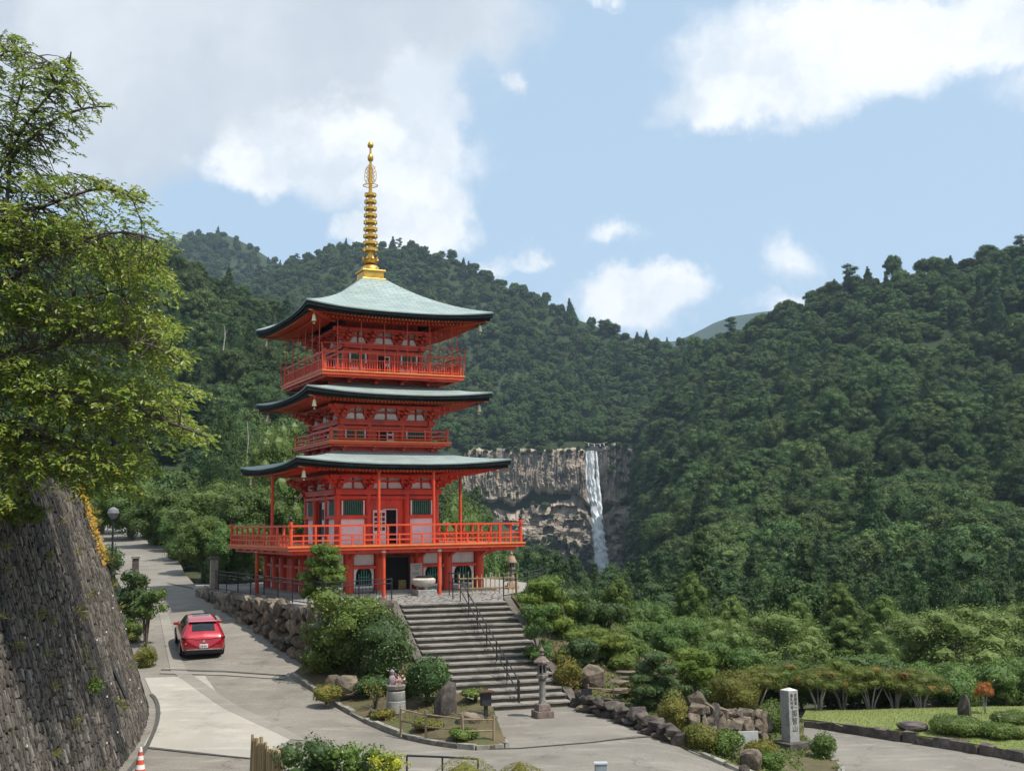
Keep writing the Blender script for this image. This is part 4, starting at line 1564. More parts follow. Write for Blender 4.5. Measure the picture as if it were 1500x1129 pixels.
        for k in range(4):
            o = len(mb.v)
            for i in range(7):
                t = i / 6
                for j in range(ns):
                    s = -1 + 2 * j / (ns - 1)
                    hh = (h - 0.16) + (wall_h - h + 0.16) * t
                    e = abs(s) ** 2.6
                    z = (zm - 0.26 + lift * e * (1 - t) ** 1.3) + (wall_z - zm + 0.26) * t
                    mb.v.append(R(k, s * hh, -hh, z))
            for i in range(6):
                for j in range(ns - 1):
                    a = o + i * ns + j
                    mb.f.append([a, a + ns, a + ns + 1, a + 1])
                    mb.mi.append(0)
        mb.obj('soffit', M_RED, rf, smooth=True)
        # two rows of rafters with ochre tips
        ra = MB()
        for k in range(4):
            for row, (out, dz, ln) in enumerate(((0.20, -0.31, 0.9), (0.75, -0.40, 1.0))):
                n = n_raft if row == 0 else int(n_raft * 0.8)
                hh = h - out
                for i in range(n):
                    s = -1 + 2 * (i + 0.5) / n
                    if row and abs(s) > 0.93:
                        continue
                    e = abs(s) ** 2.6
                    tt = out / (h - wall_h)
                    z = zm + dz + lift * e * (1 - tt) ** 1.3 + (wall_z - zm + 0.26) * tt
                    a = R(k, s * hh, -hh, z)
                    b_ = R(k, s * hh * (1 - 0.0), -hh + ln * (1 - 0.75 * abs(s) ** 4), z + 0.09 * (1 - abs(s) ** 3))
                    ra.cur = 0
                    ra.bar(a, b_, 0.062, 0.075)
                    ra.cur = 1
                    sbox(ra, k, s * hh, -hh - 0.006, z, 0.05, 0.012, 0.062)
        tag(ra.obj('rafters', [M_RED, M_YELLOW], rf), kind='stuff')
        # hip rafters and a wind bell under every corner
        for k in range(4):
            c = R(k, -(h - 0.16), -(h - 0.16), zc - 0.36)
            w = R(k, -(wall_h + 0.2), -(wall_h + 0.2), wall_z - 0.12)
            MB().bar(c, w, 0.14, 0.18).obj('hip_rafter', M_RED, rf)
            sbox(MB(), k, -(h - 0.15), -(h - 0.15), zc - 0.36, 0.16, 0.16, 0.19).obj('gilt_cap', M_YELLOW, rf)
            b0 = R(k, -(h - 0.38), -(h - 0.38), zc - 0.44)
            be = MB()
            be.tube([b0, b0 - Vector((0, 0, 0.16))], 0.012, 5)
            be.lathe([(0.02, -0.14), (0.065, -0.17), (0.08, -0.34), (0.115, -0.44), (0.10, -0.445)], 12, b0)
            be.lathe([(0.01, -0.44), (0.012, -0.52), (0.05, -0.53), (0.05, -0.56)], 8, b0)
            be.obj('wind_bell', M_BELL, rf, smooth=True)

    roof(5.94, 4.90, 6.38, 2.35, 0.27, 0.25, 2.95, 5.62, 60)
    roof(9.03, 4.28, 9.50, 2.12, 0.26, 0.25, 2.72, 8.74, 52)
    roof(12.74, 4.34, 14.68, 0.62, 0.28, 0.42, 2.42, 12.32, 52)

    # --- light metal frame with netting poles on the top balcony
    fm = MB().bar(R(0, -3.32, -3.36, 11.05), R(0, 3.32, -3.36, 11.05), 0.03).obj('net_frame', M_REDB, root)
    for k in range(4):
        if k:
            MB().bar(R(k, -3.32, -3.36, 11.05), R(k, 3.32, -3.36, 11.05), 0.03).obj('net_rail', M_REDB if k in (0, 1) else M_DWOOD, fm)
        MB().bar(R(k, -3.32, -3.36, 10.62), R(k, 3.32, -3.36, 10.62), 0.02).obj('net_rail', M_REDB, fm)
        for i in range(6):
            u = -2.7 + i * 1.1
            MB().bar(R(k, u, -3.36, 9.85), R(k, u, -3.36, 12.25), 0.032).obj('net_pole', M_REDB, fm)
        MB().bar(R(k, -3.36, -3.36, 9.85), R(k, -3.44, -3.44, 11.05), 0.04).obj('net_pole', M_REDB, fm)

    # --- the gilded spire
    sp = MB()
    sp.box((0, 0, 14.88), (1.02, 1.02, 0.44))
    sp.box((0, 0, 15.12), (1.16, 1.16, 0.08))
    sp.box((0, 0, 14.70), (1.18, 1.18, 0.08))
    spire = sp.obj('spire', M_GOLD, root, bevel=0.012)
    for k in range(4):
        for u in (-0.25, 0.25):
            one('box_panel', k, u, -0.512, 14.9, 0.4, 0.014, 0.24, M_GOLD, spire)
    MB().lathe([(0.40, 15.16), (0.44, 15.22), (0.42, 15.34), (0.32, 15.45), (0.18, 15.5)], 24).obj('bowl', M_GOLD, spire, smooth=True)
    MB().lathe([(0.2, 15.5), (0.34, 15.56), (0.38, 15.64), (0.30, 15.70), (0.34, 15.78), (0.2, 15.82)], 16).obj('petal_collar', M_GOLD, spire, smooth=True)
    for i in range(8):
        a = i * math.pi / 4
        MB().box((0.36 * math.cos(a), 0.36 * math.sin(a), 15.8), (0.1, 0.1, 0.14), rz=a, taper=0.3).obj('petal', M_GOLD, spire)
    MB().lathe([(0.13, 15.5), (0.12, 17.5), (0.085, 19.4), (0.06, 20.5), (0.05, 21.3)], 14).obj('shaft', M_GOLD, spire, smooth=True)
    for i in range(9):
        t = i / 8
        z = 16.22 + (18.96 - 16.22) * t
        ro = 0.375 - 0.085 * t
        mb = MB()
        mb.lathe([(ro - 0.03, z - 0.065), (ro, z - 0.065), (ro, z + 0.065), (ro - 0.03, z + 0.065), (ro - 0.03, z - 0.0651)], 24)
        for a in range(8):
            q = a * math.pi / 4
            mb.bar((0.05 * math.cos(q), 0.05 * math.sin(q), z), ((ro - 0.02) * math.cos(q), (ro - 0.02) * math.sin(q), z), 0.03, 0.05)
        mb.lathe([(0.15, z - 0.09), (0.17, z), (0.15, z + 0.09)], 12)
        rg = mb.obj('ring', M_GOLD, spire, smooth=True)
        for a in range(4):
            q = a * math.pi / 2 + 0.4
            MB().lathe([(0.012, -0.13), (0.03, -0.12), (0.02, -0.06), (0.006, -0.04)], 6, (ro * math.cos(q), ro * math.sin(q), z)).obj('little_bell', M_GOLD, rg)
    mb = MB()
    mb.tube([(0.35 * math.cos(a), 0.35 * math.sin(a), 19.43) for a in np.linspace(0, 2 * math.pi, 25)], 0.022, 6)
    for a in range(4):
        q = a * math.pi / 2
        mb.bar((0, 0, 19.43), (0.35 * math.cos(q), 0.35 * math.sin(q), 19.43), 0.02)
    mb.obj('hoop', M_GOLD, spire, smooth=True)
    for a in range(4):
        q = a * math.pi / 2 + math.pi / 4
        d = Vector((math.cos(q), math.sin(q), 0))
        mb = MB()
        pts = [d * 0.05 + Vector((0, 0, 19.5)), d * 0.26 + Vector((0, 0, 19.62)), d * 0.31 + Vector((0, 0, 19.95)), d * 0.24 + Vector((0, 0, 20.28)), d * 0.05 + Vector((0, 0, 20.5))]
        mb.tube(curve([tuple(p) for p in pts], 0.06), 0.016, 5)
        for j in range(4):
            z = 19.62 + j * 0.2
            c = d * 0.15 + Vector((0, 0, z + 0.05))
            mb.tube([c + d * 0.075 * math.cos(t) + Vector((0, 0, 0.075 * math.sin(t))) for t in np.linspace(0, 6.28, 9)], 0.012, 4)
            mb.tube([d * 0.06 + Vector((0, 0, z - 0.03)), d * 0.29 + Vector((0, 0, z + 0.12))], 0.01, 4)
        mb.obj('flame_ornament', M_GOLD, spire)
    MB().lathe([(0.05, 20.62), (0.12, 20.68), (0.15, 20.8), (0.13, 20.92), (0.05, 21.02)], 14).obj('dragon_ball', M_GOLD, spire, smooth=True)
    MB().lathe([(0.05, 21.3), (0.13, 21.36), (0.155, 21.45), (0.12, 21.55), (0.03, 21.64), (0.006, 21.75)], 14).obj('sacred_jewel', M_GOLD, spire, smooth=True)
    return root


build_pagoda()

# ---------------------------------------------------------------- stones
def hull_mesh(name, rng, n=14, power=0.55, mats=None, flat=0.0):
    """chipped stone: convex hull of points on a rounded box, unit size"""
    d = norm(rng.normal(size=(n, 3)))
    P = np.sign(d) * np.abs(d) ** power
    P = P / np.abs(P).max(0) * 0.5 * rng.uniform(0.88, 1.0, (n, 1))
    bm = bmesh.new()
    vs = [bm.verts.new(p) for p in P]
    bmesh.ops.convex_hull(bm, input=vs)
    loose = [v for v in bm.verts if not v.link_faces]
    bmesh.ops.delete(bm, geom=loose, context='VERTS')
    me = bpy.data.meshes.new(name)
    bm.to_mesh(me)
    bm.free()
    for m in (mats or []):
        me.materials.append(m)
    return me


def mesh_arrays(me):
    V = np.zeros(len(me.vertices) * 3)
    me.vertices.foreach_get('co', V)
    F = [tuple(p.vertices) for p in me.polygons]
    return V.reshape(-1, 3), F


def wallmat():
    """thin dark stones: tone by stone, long rain stains that run down the whole wall"""
    m = bpy.data.materials.new('retaining_wall_stone')
    m.use_nodes = True
    t = m.node_tree
    t.nodes.clear()
    b = NB(t)
    ge = b.n('ShaderNodeNewGeometry')
    oi = b.n('ShaderNodeObjectInfo')
    r = b.m('FRACT', b.m('ADD', ge.outputs['Random Per Island'], b.m('MULTIPLY', oi.outputs['Random'], 7.0)))
    c = b.ramp(r, [(0.0, (0.06, 0.051, 0.043)), (0.4, (0.10, 0.086, 0.071)), (0.75, (0.135, 0.116, 0.097)), (0.95, (0.18, 0.158, 0.134)), (1.0, (0.26, 0.235, 0.2))])
    tc = b.n('ShaderNodeTexCoord').outputs['Object']
    c = b.mix(b.m('MULTIPLY', b.smooth(b.noise(tc, 9, 5, 0.7), 0.4, 0.7), 0.5), c, (0.06, 0.05, 0.04))
    pos = ge.outputs['Position']
    # coordinate that stays constant down the batter of the wall
    sp = b.n('ShaderNodeSeparateXYZ')
    b.put(sp.inputs[0], pos)
    run = b.m('ADD', b.m('MULTIPLY', sp.outputs[1], 0.62), b.m('MULTIPLY', b.noise(pos, 1.2, 4, 0.6), 0.55))
    cv = b.n('ShaderNodeCombineXYZ')
    b.put(cv.inputs[0], run)
    b.put(cv.inputs[2], b.m('MULTIPLY', sp.outputs[2], 0.10))
    st = b.smooth(b.noise(cv.outputs[0], 0.95, 3, 0.6), 0.48, 0.60)
    c = b.mix(b.m('MULTIPLY', st, 0.8), c, (0.018, 0.019, 0.020))
    moss = b.smooth(b.noise(pos, 0.55, 5, 0.65), 0.56, 0.72)
    c = b.mix(b.m('MULTIPLY', moss, 0.35), c, (0.11, 0.115, 0.03))
    p = b.n('ShaderNodeBsdfPrincipled')
    b.put(p.inputs['Base Color'], c)
    p.inputs['Roughness'].default_value = 0.9
    p.inputs['Specular IOR Level'].default_value = 0.2
    bn = b.n('ShaderNodeBump')
    bn.inputs['Strength'].default_value = 0.6
    bn.inputs['Distance'].default_value = 0.04
    b.put(bn.inputs['Height'], b.noise(tc, 14, 4, 0.6))
    b.put(p.inputs['Normal'], bn.outputs[0])
    o = b.n('ShaderNodeOutputMaterial')
    t.links.new(p.outputs[0], o.inputs[0])
    return m


M_WSTONE = wallmat()
BATTER = 0.31
WP = np.array(WALL_BASE)
WS = np.concatenate([[0], np.cumsum(np.linalg.norm(np.diff(WP, axis=0), axis=1))])
WT = np.gradient(WP, axis=0)
WT /= np.linalg.norm(WT, axis=1, keepdims=True)


def wall_frame(s):
    x, y = np.interp(s, WS, WP[:, 0]), np.interp(s, WS, WP[:, 1])
    tx, ty = np.interp(s, WS, WT[:, 0]), np.interp(s, WS, WT[:, 1])
    q = math.hypot(tx, ty)
    return Vector((x, y, float(Hroad(x, y)) - 0.1)), Vector((tx / q, ty / q, 0)), Vector((-ty / q, tx / q, 0))


def wall_pt(s, h, out=0.0):
    b, t, l = wall_frame(s)
    n = (-l + Vector((0, 0, BATTER))).normalized()
    return b + l * (BATTER * h) + Vector((0, 0, h)) + n * out


def wall_top(s):
    y = float(np.interp(s, WS, WP[:, 1]))
    return 6.15 + 1.15 * float(sm(28.4, 29.3, y)) - float(Hroad(np.interp(s, WS, WP[:, 0]), y)) + 0.12 * math.sin(s * 1.7) + 0.1


def build_high_wall():
    rng = np.random.default_rng(11)
    root = thing('retaining_wall', 'high leaning dark stone retaining wall at the left edge', 'wall', (WP[40][0], WP[40][1], 0), world=True)
    # mortar core, with a back so that it is a solid bank
    mb = MB()
    ss = np.arange(0.2, WS[-1], 0.5)
    rows = 10
    for s in ss:
        T = wall_top(s)
        for i in range(rows + 1):
            mb.v.append(wall_pt(s, -0.3 + (T + 0.3) * i / rows, -0.07))
    for i in range(len(ss) - 1):
        for j in range(rows):
            a = i * (rows + 1) + j
            mb.f.append([a, a + rows + 1, a + rows + 2, a + 1])
            mb.mi.append(0)
    mb.obj('mortar_core', mat('dark_mortar', (0.045, 0.04, 0.035), (0.03, 0.028, 0.025), 0.95, 6, 0.6, 20), root)
    variants = [hull_mesh('wall_stone', rng, 16, 0.32, [M_WSTONE]) for _ in range(8)]
    arrs = [mesh_arrays(v) for v in variants]
    # stand stones upright in courses that lean with the wall
    items = []
    s = 9.0
    s_end = WS[-1] - 3.5
    while s < s_end:
        w = rng.uniform(0.07, 0.14)
        h = rng.uniform(-0.2, 0.1)
        T = wall_top(s)
        while h < T:
            L = rng.uniform(0.14, 0.38)
            items.append((s + w / 2, h + L / 2, w * rng.uniform(0.94, 1.15), L * rng.uniform(0.95, 1.12), rng.uniform(0.10, 0.15), rng.normal(0, 0.06), rng.integers(0, 8)))
            h += L
        s += w
    mats_ = []
    for (s, h, w, L, d, tilt, k) in items:
        b, t, l = wall_frame(s)
        up = (l * BATTER + Vector((0, 0, 1))).normalized()
        n = t.cross(up)          # outwards
        if n.dot(-l) < 0:
            n = -n
        M = Matrix((t, n, up)).transposed().to_4x4()
        M.translation = wall_pt(s, h, rng.normal(0.0, 0.010))
        M = M @ Matrix.Rotation(tilt + 0.10, 4, 'Y') @ Matrix.Diagonal((w, d, L, 1))
        mats_.append((M.translation.length, M, k))
    cand = [(d, i) for i, (d, M, k) in enumerate(mats_) if 26.5 < M.translation.y < 36.5]
    cand.sort()
    single = set(i for d, i in cand[:300])
    inv = Matrix.Translation(root.location).inverted()
    Vs, Fs, o = [], {}, 0
    for i, (dist, M, k) in enumerate(mats_):
        if i in single:
            ob = bpy.data.objects.new('stone', variants[k])
            COL.objects.link(ob)
            ob.parent = root
            ob.matrix_local = inv @ M
        else:
            V, F = arrs[k]
            A = np.array(M)
            Vs.append(V @ A[:3, :3].T + A[:3, 3])
            for f in F:
                Fs.setdefault(len(f), []).append([q + o for q in f])
            o += len(V)
    me = mesh_np('stone_facing', np.vstack(Vs), [(f, 0) for f in Fs.values()], M_WSTONE)
    f_ = link('stone_facing', me, root)
    tag(f_, kind='stuff')
    # tufts of dry grass in the joints
    C, N, T, Z = [], [], [], []
    for _ in range(95):
        s, h = rng.uniform(11, s_end - 4), None
        h = rng.uniform(0.4, wall_top(s) - 0.2)
        if rng.uniform() > 0.25 + 0.75 * (h / 7):
            continue
        p = np.array(wall_pt(s, h, 0.1))
        _, t, l = wall_frame(s)
        for k in range(rng.integers(10, 22)):
            dr = np.array(-l) * rng.uniform(0.3, 1.0) + rng.normal(0, 0.5, 3) + np.array([0, 0, 0.35])
            dr = dr / np.linalg.norm(dr)
            L = rng.uniform(0.12, 0.36)
            C.append(p + dr * L * 0.5)
            T.append(dr)
            N.append(rng.normal(size=3))
            Z.append(L)
    V, Q = leaf_faces(np.array(C), np.array(N), np.array(Z), 0.10, rng, 0.1, np.array(T))
    o = link('wall_grass', mesh_np('wall_grass', V, [(Q, 0)], L_GRASS))
    tag(o, 'tufts of dry grass rooted in the joints of the high left wall', 'grass', kind='stuff')
    # small pale stones set in the lower joints
    mb = MB()
    for _ in range(34):
        s, h = rng.uniform(11, s_end - 3.5), rng.uniform(0.2, 4.2)
        c = wall_pt(s, h, 0.10)
        mb.box(c, (0.036, 0.036, 0.045), rz=rng.uniform(0, 3), taper=0.6)
    tag(mb.obj('pale_chip', mat('pale_chip_stone', (0.62, 0.60, 0.56)), root), kind='stuff')

    # fern and creeper
    def on_wall(px, py):
        best, bp = 1e9, None
        for s in np.arange(9, s_end, 0.15):
            for h in np.arange(0.1, wall_top(s), 0.15):
                p = wall_pt(s, h, 0.12)
                a, b_ = pxpy(np.array([p]))
                dd = (a[0] - px) ** 2 + (b_[0] - py) ** 2
                if dd < best:
                    best, bp = dd, (s, h)
        return bp
    s, h = on_wall(128, 1000)
    p = np.array(wall_pt(s, h, 0.2))
    n = 130
    d = norm(rng.normal(size=(n, 3)) + np.array([0.8, -0.4, 0.4]))
    V, Q = leaf_faces(p + d * rng.uniform(0.05, 0.26, (n, 1)), d + rng.normal(0, 0.5, (n, 3)), rng.uniform(0.10, 0.17, n), 0.45, rng, 0.1)
    tag(link('fern', mesh_np('fern', V, [(Q, 0)], L_BUSH)), 'small bright green fern growing out of the high left wall', 'plant')
    C = []
    for k in range(620):
        t = rng.uniform() ** 1.5
        u = rng.normal(0, 1)
        s, h = S_CR + u * (0.30 + 0.15 * t) + 1.2 * t * (1 if rng.uniform() < 0.5 else 0.3), wall_top(S_CR) * (1.02 - 0.36 * t)
        C.append(np.array(wall_pt(s, h, 0.13 + 0.1 * rng.uniform())))
    C = np.array(C)
    V, Q = leaf_faces(C, rng.normal(size=(len(C), 3)) * 0.6 + np.array([1, -0.5, 0.5]), rng.uniform(0.05, 0.12, len(C)), 0.7, rng, 0.1)
    tag(link('creeper', mesh_np('creeper', V, [(Q, 0)], L_ORANGE)), 'orange flowering creeper hanging down the end of the high left wall', 'creeper')
    # drain pipe stub
    s, h = on_wall(175, 1005)
    a, b_ = wall_pt(s, h + 0.9, 0.02), wall_pt(s - 0.2, h - 0.25, 0.22)
    MB().tube([a, b_], 0.05, 8).obj('drain_pipe', M_IRON, root)


def _creeper_spot():
    best = min((abs(float(pxpy(np.array([wall_pt(s, wall_top(s) * 0.9, 0.1)]))[0][0]) - 122) + 0.4 * s, s) for s in np.arange(18, WS[-1] - 4, 0.1))
    return best[1]


S_CR = _creeper_spot()
build_high_wall()

# bank behind the high wall
bank_edge = [tuple(wall_pt(s, wall_top(s), -0.1)[:2]) for s in np.arange(0.5, WS[-1] - 0.5, 0.8)]
bank_poly = bank_edge + [(-40, 52), (-70, 40), (-70, 0), (-30, 2)]


def bank_h(x, y):
    P = np.column_stack([np.asarray(x, float), np.asarray(y, float)])
    best = np.full(len(P), 1e9)
    for a, b in zip(bank_edge[:-1], bank_edge[1:]):
        a, b = np.array(a), np.array(b)
        t = np.clip(((P - a) @ (b - a)) / ((b - a) @ (b - a)), 0, 1)
        best = np.minimum(best, np.linalg.norm(P - (a + t[:, None] * (b - a)), axis=1))
    return 6.2 + 1.15 * sm(28.4, 29.3, P[:, 1]) + 0.30 * np.minimum(best, 12)


tag(patch('hillside', bank_poly, bank_h, 1.6, M_GROUND, 1.0), kind='structure')


def stand(px, py, z, zf):
    """where the line of sight meets the ground zf"""
    b = on(px, py, z)
    for _ in range(14):
        z = 0.5 * z + 0.5 * float(np.ravel(zf(b.x, b.y))[0])
        b = on(px, py, z)
    return b


def rock(name, label, px, py, z, w_px, h_px, seed, m=M_ROCK, pts=26, depth=0.8, cat='rock', sharp=0.7, y=None, lean=0.0, group=None, zf=None):
    """a single garden boulder standing at a picture point on ground of height z"""
    rng = np.random.default_rng(seed)
    b = on(px, py, z) if y is None else Vector((at(px, py, y).x, y, z))
    if zf is not None and y is None:
        b = stand(px, py, z, zf)
        z = b.z
    w, h = w_px * b.y / FPX, h_px * b.y / FPX
    me = hull_mesh(name, rng, pts, sharp, [m])
    o = link(name, me)
    o.location = (b.x, b.y, z + h * 0.42)
    o.scale = (w, w * depth, h * 1.16)
    o.rotation_euler = (0, lean, rng.uniform(-0.4, 0.4))
    if cat:
        tag(o, label, cat, group)
    return o


# ---------------------------------------------------------------- platform retaining wall and stairs
def build_platform_wall():
    rng = np.random.default_rng(17)
    path = curve([LW(-6.42, 6)[:2], LW(-6.35, 2.84)[:2], LW(-6.0, -5)[:2], LW(-5.75, -10.9)[:2]], 0.4)
    front = curve([LW(-5.75, -10.9)[:2], LW(-4.2, -10.45)[:2], LW(-2.45, -9.85)[:2]], 0.4)
    root = thing('retaining_wall', 'rough brown boulder wall holding up the pagoda terrace beside the road', 'wall', (*LW(-6.0, -5)[:2], 1.5), world=True)
    variants = [hull_mesh('boulder', rng, 16, 0.62, [M_ROCK]) for _ in range(8)]
    inv = Matrix.Translation(root.location).inverted()

    def run(P):
        P = np.array(P)
        S_ = np.concatenate([[0], np.cumsum(np.linalg.norm(np.diff(P, axis=0), axis=1))])
        T = np.gradient(P, axis=0)
        T /= np.linalg.norm(T, axis=1, keepdims=True)
        row, z = 0, 0.0
        h = -0.15
        while h < 3.0:
            hh = rng.uniform(0.42, 0.66)
            s = -0.2 + rng.uniform(0, 0.4)
            while s < S_[-1]:
                w = rng.uniform(0.40, 0.86)
                sc = s + w / 2
                x, y = np.interp(sc, S_, P[:, 0]), np.interp(sc, S_, P[:, 1])
                t = Vector((np.interp(sc, S_, T[:, 0]), np.interp(sc, S_, T[:, 1]), 0)).normalized()
                n = Vector((t.y, -t.x, 0))
                if n.dot(Vector((x - PCTR[0], y - PCTR[1], 0))) < 0:
                    n = -n
                g = float(Hroad(x, y)) - 0.1
                zc = h + hh / 2 + rng.normal(0, 0.05)
                if zc > g - 0.05 and zc < 2.9:
                    c = Vector((x, y, zc)) + n * (0.02 + (3.0 - zc) * 0.14 + rng.normal(0, 0.03))
                    M = Matrix((t, n, Vector((0, 0, 1)))).transposed().to_4x4()
                    M.translation = c
                    M = M @ Euler((rng.normal(0, 0.10), rng.normal(0.28, 0.2), rng.normal(0, 0.10))).to_matrix().to_4x4() @ \
                        Matrix.Diagonal((w * 1.2, rng.uniform(0.5, 0.66), hh * rng.uniform(1.2, 1.5), 1))
                    ob = bpy.data.objects.new('boulder', variants[rng.integers(0, 8)])
                    COL.objects.link(ob)
                    ob.parent = root
                    ob.matrix_local = inv @ M
                s += w
            h += hh
    run(path)
    run(front)
    # coping along the terrace edge
    for P in (path, front):
        for a, b in zip(P[::3], P[3::3]):
            MB().bar((a[0], a[1], 2.96), (b[0], b[1], 2.96), 0.42, 0.16).obj('coping_stone', M_KERB, root)


build_platform_wall()

ST_TR = Vector((-0.44, 47.01, 0))
ST_U, ST_D = Vector((0.956, 0.292, 0)), Vector((0.292, -0.956, 0))
ST_W, ST_L, ST_N, ST_H = 4.25, 7.7, 17, 3.0


def st(u, d, z=0.0):
    """stairs frame: u from the right edge to the left, d downhill"""
    return ST_TR - ST_U * u + ST_D * d + Vector((0, 0, z))


def build_stairs():
    root = thing('staircase', 'wide flight of weathered grey stone steps up to the pagoda terrace', 'stairs', st(ST_W / 2, ST_L, 0), world=True)
    ang = math.atan2(ST_U.y, ST_U.x)
    run, rise = ST_L / ST_N, ST_H / ST_N
    rng = np.random.default_rng(2)
    for i in range(ST_N):
        z = ST_H - rise * i
        # body and slightly overhanging tread, in two lengths with a joint
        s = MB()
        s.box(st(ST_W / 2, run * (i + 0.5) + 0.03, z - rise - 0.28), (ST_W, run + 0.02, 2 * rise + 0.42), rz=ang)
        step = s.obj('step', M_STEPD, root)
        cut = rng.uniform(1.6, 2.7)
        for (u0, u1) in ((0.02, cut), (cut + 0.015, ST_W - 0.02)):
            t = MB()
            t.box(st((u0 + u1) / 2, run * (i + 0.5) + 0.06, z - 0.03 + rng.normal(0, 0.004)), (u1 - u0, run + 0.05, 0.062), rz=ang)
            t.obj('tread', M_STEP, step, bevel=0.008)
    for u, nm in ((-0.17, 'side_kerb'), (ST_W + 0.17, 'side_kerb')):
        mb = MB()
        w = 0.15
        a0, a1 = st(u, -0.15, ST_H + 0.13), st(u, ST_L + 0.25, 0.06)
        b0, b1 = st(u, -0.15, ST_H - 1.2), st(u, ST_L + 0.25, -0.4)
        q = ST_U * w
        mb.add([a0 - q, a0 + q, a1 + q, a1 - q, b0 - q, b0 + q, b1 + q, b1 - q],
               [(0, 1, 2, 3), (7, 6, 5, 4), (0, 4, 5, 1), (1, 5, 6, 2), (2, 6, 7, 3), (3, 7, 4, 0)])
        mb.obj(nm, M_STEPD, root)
    # handrail
    hr = thing('handrail', 'thin black iron handrail running down the middle of the stone steps', 'handrail', st(1.9, ST_L, 0), world=True)
    U0 = 1.75
    slope = lambda d: ST_H - rise * max(0, min(ST_N, d / run))
    ds = [-1.3, -0.1] + list(np.arange(1.2, ST_L, 1.25)) + [ST_L - 0.1]
    for d in ds:
        MB().tube([st(U0, d, slope(d) - 0.1), st(U0, d, slope(d) + 0.86)], 0.022, 6).obj('post', M_IRON, hr)
    for k in (0.86, 0.45):
        MB().tube([st(U0, -1.3, ST_H + k), st(U0, -0.1, ST_H + k), st(U0, ST_L - 0.1, k + 0.02)], 0.022, 6).obj('rail', M_IRON, hr)


build_stairs()


def ladder_fence(name, label, pts, posts, rails, post_r, rail_r, m, bars=0.0, mpost=None, h=1.0, cat='fence', group=None, jig=0.0):
    """posts standing at pts with rails between them at the given heights, and optional thin bars"""
    root = thing(name, label, cat, pts[0], world=True, group=group)
    pts = [Vector(p) for p in pts]
    L = sum((b - a).length for a, b in zip(pts[:-1], pts[1:]))
    rng = np.random.default_rng(int(L * 100))
    full = []
    for a, b in zip(pts[:-1], pts[1:]):
        n = max(1, int(round((b - a).length / posts)))
        for k in range(n):
            full.append(a + (b - a) * k / n)
    full.append(pts[-1])
    for p in full:
        MB().tube([p - Vector((0, 0, 0.15)), p + Vector((rng.normal(0, jig), rng.normal(0, jig), h))], post_r, 7).obj('post', mpost or m, root)
    for r in rails:
        for a, b in zip(pts[:-1], pts[1:]):
            MB().tube([a + Vector((0, 0, r)), b + Vector((0, 0, r + rng.normal(0, jig * 0.5)))], rail_r, 6).obj('rail', m, root)
    if bars:
        mb = MB()
        for a, b in zip(pts[:-1], pts[1:]):
            n = int((b - a).length / bars)
            for k in range(n):
                p = a + (b - a) * (k + 0.5) / n
                mb.tube([p + Vector((0, 0, 0.08)), p + Vector((0, 0, max(rails) - 0.02))], 0.008, 4, False)
        tag(mb.obj('bars', m, root), kind='stuff')
    return root


ladder_fence('metal_fence', 'black metal fence along the terrace edge above the boulder wall',
             [LW(-6.1, 6), LW(-6.05, 2.84), LW(-5.7, -5), LW(-5.45, -10.55), LW(-2.45, -9.5)], 1.9, (0.95, 0.78, 0.12), 0.026, 0.02, M_IRON, 0.16)
ladder_fence('metal_fence', 'black metal fence on the terrace right of the pagoda by the stone lantern',
             [LW(2.25, -9.7), LW(4.4, -7.6), LW(6.0, -5.6), LW(8.2, -2)], 1.6, (0.95, 0.72, 0.15), 0.026, 0.022, M_IRON, 0.0)
ladder_fence('handrail', 'short black hooped handrail beside the picket fence at the pagoda front',
             [LW(1.5, -5.9), LW(1.62, -7.6)], 1.7, (0.95, 0.55), 0.024, 0.024, M_IRON, 0.0, cat='handrail')


def picket_fence():
    a, b = LW(2.1, -5.6), LW(4.6, -6.2)
    root = thing('picket_fence', 'pale wooden picket fence in front of the pagoda wall', 'fence', a, world=True)
    rng = np.random.default_rng(4)
    for k in range(14):
        p = a + (b - a) * k / 13
        h = 0.86 + 0.05 * rng.normal() + 0.1 * (k == 0)
        MB().box(p + Vector((0, 0, h / 2)), (0.05, 0.035, h), rz=TH, taper=0.75).obj('picket', M_BAMBOO, root)
    for z in (0.68, 0.26):
        MB().bar(a + Vector((0, -0.03, z)), b + Vector((0, -0.03, z)), 0.03, 0.05).obj('rail', M_BAMBOO, root)


picket_fence()


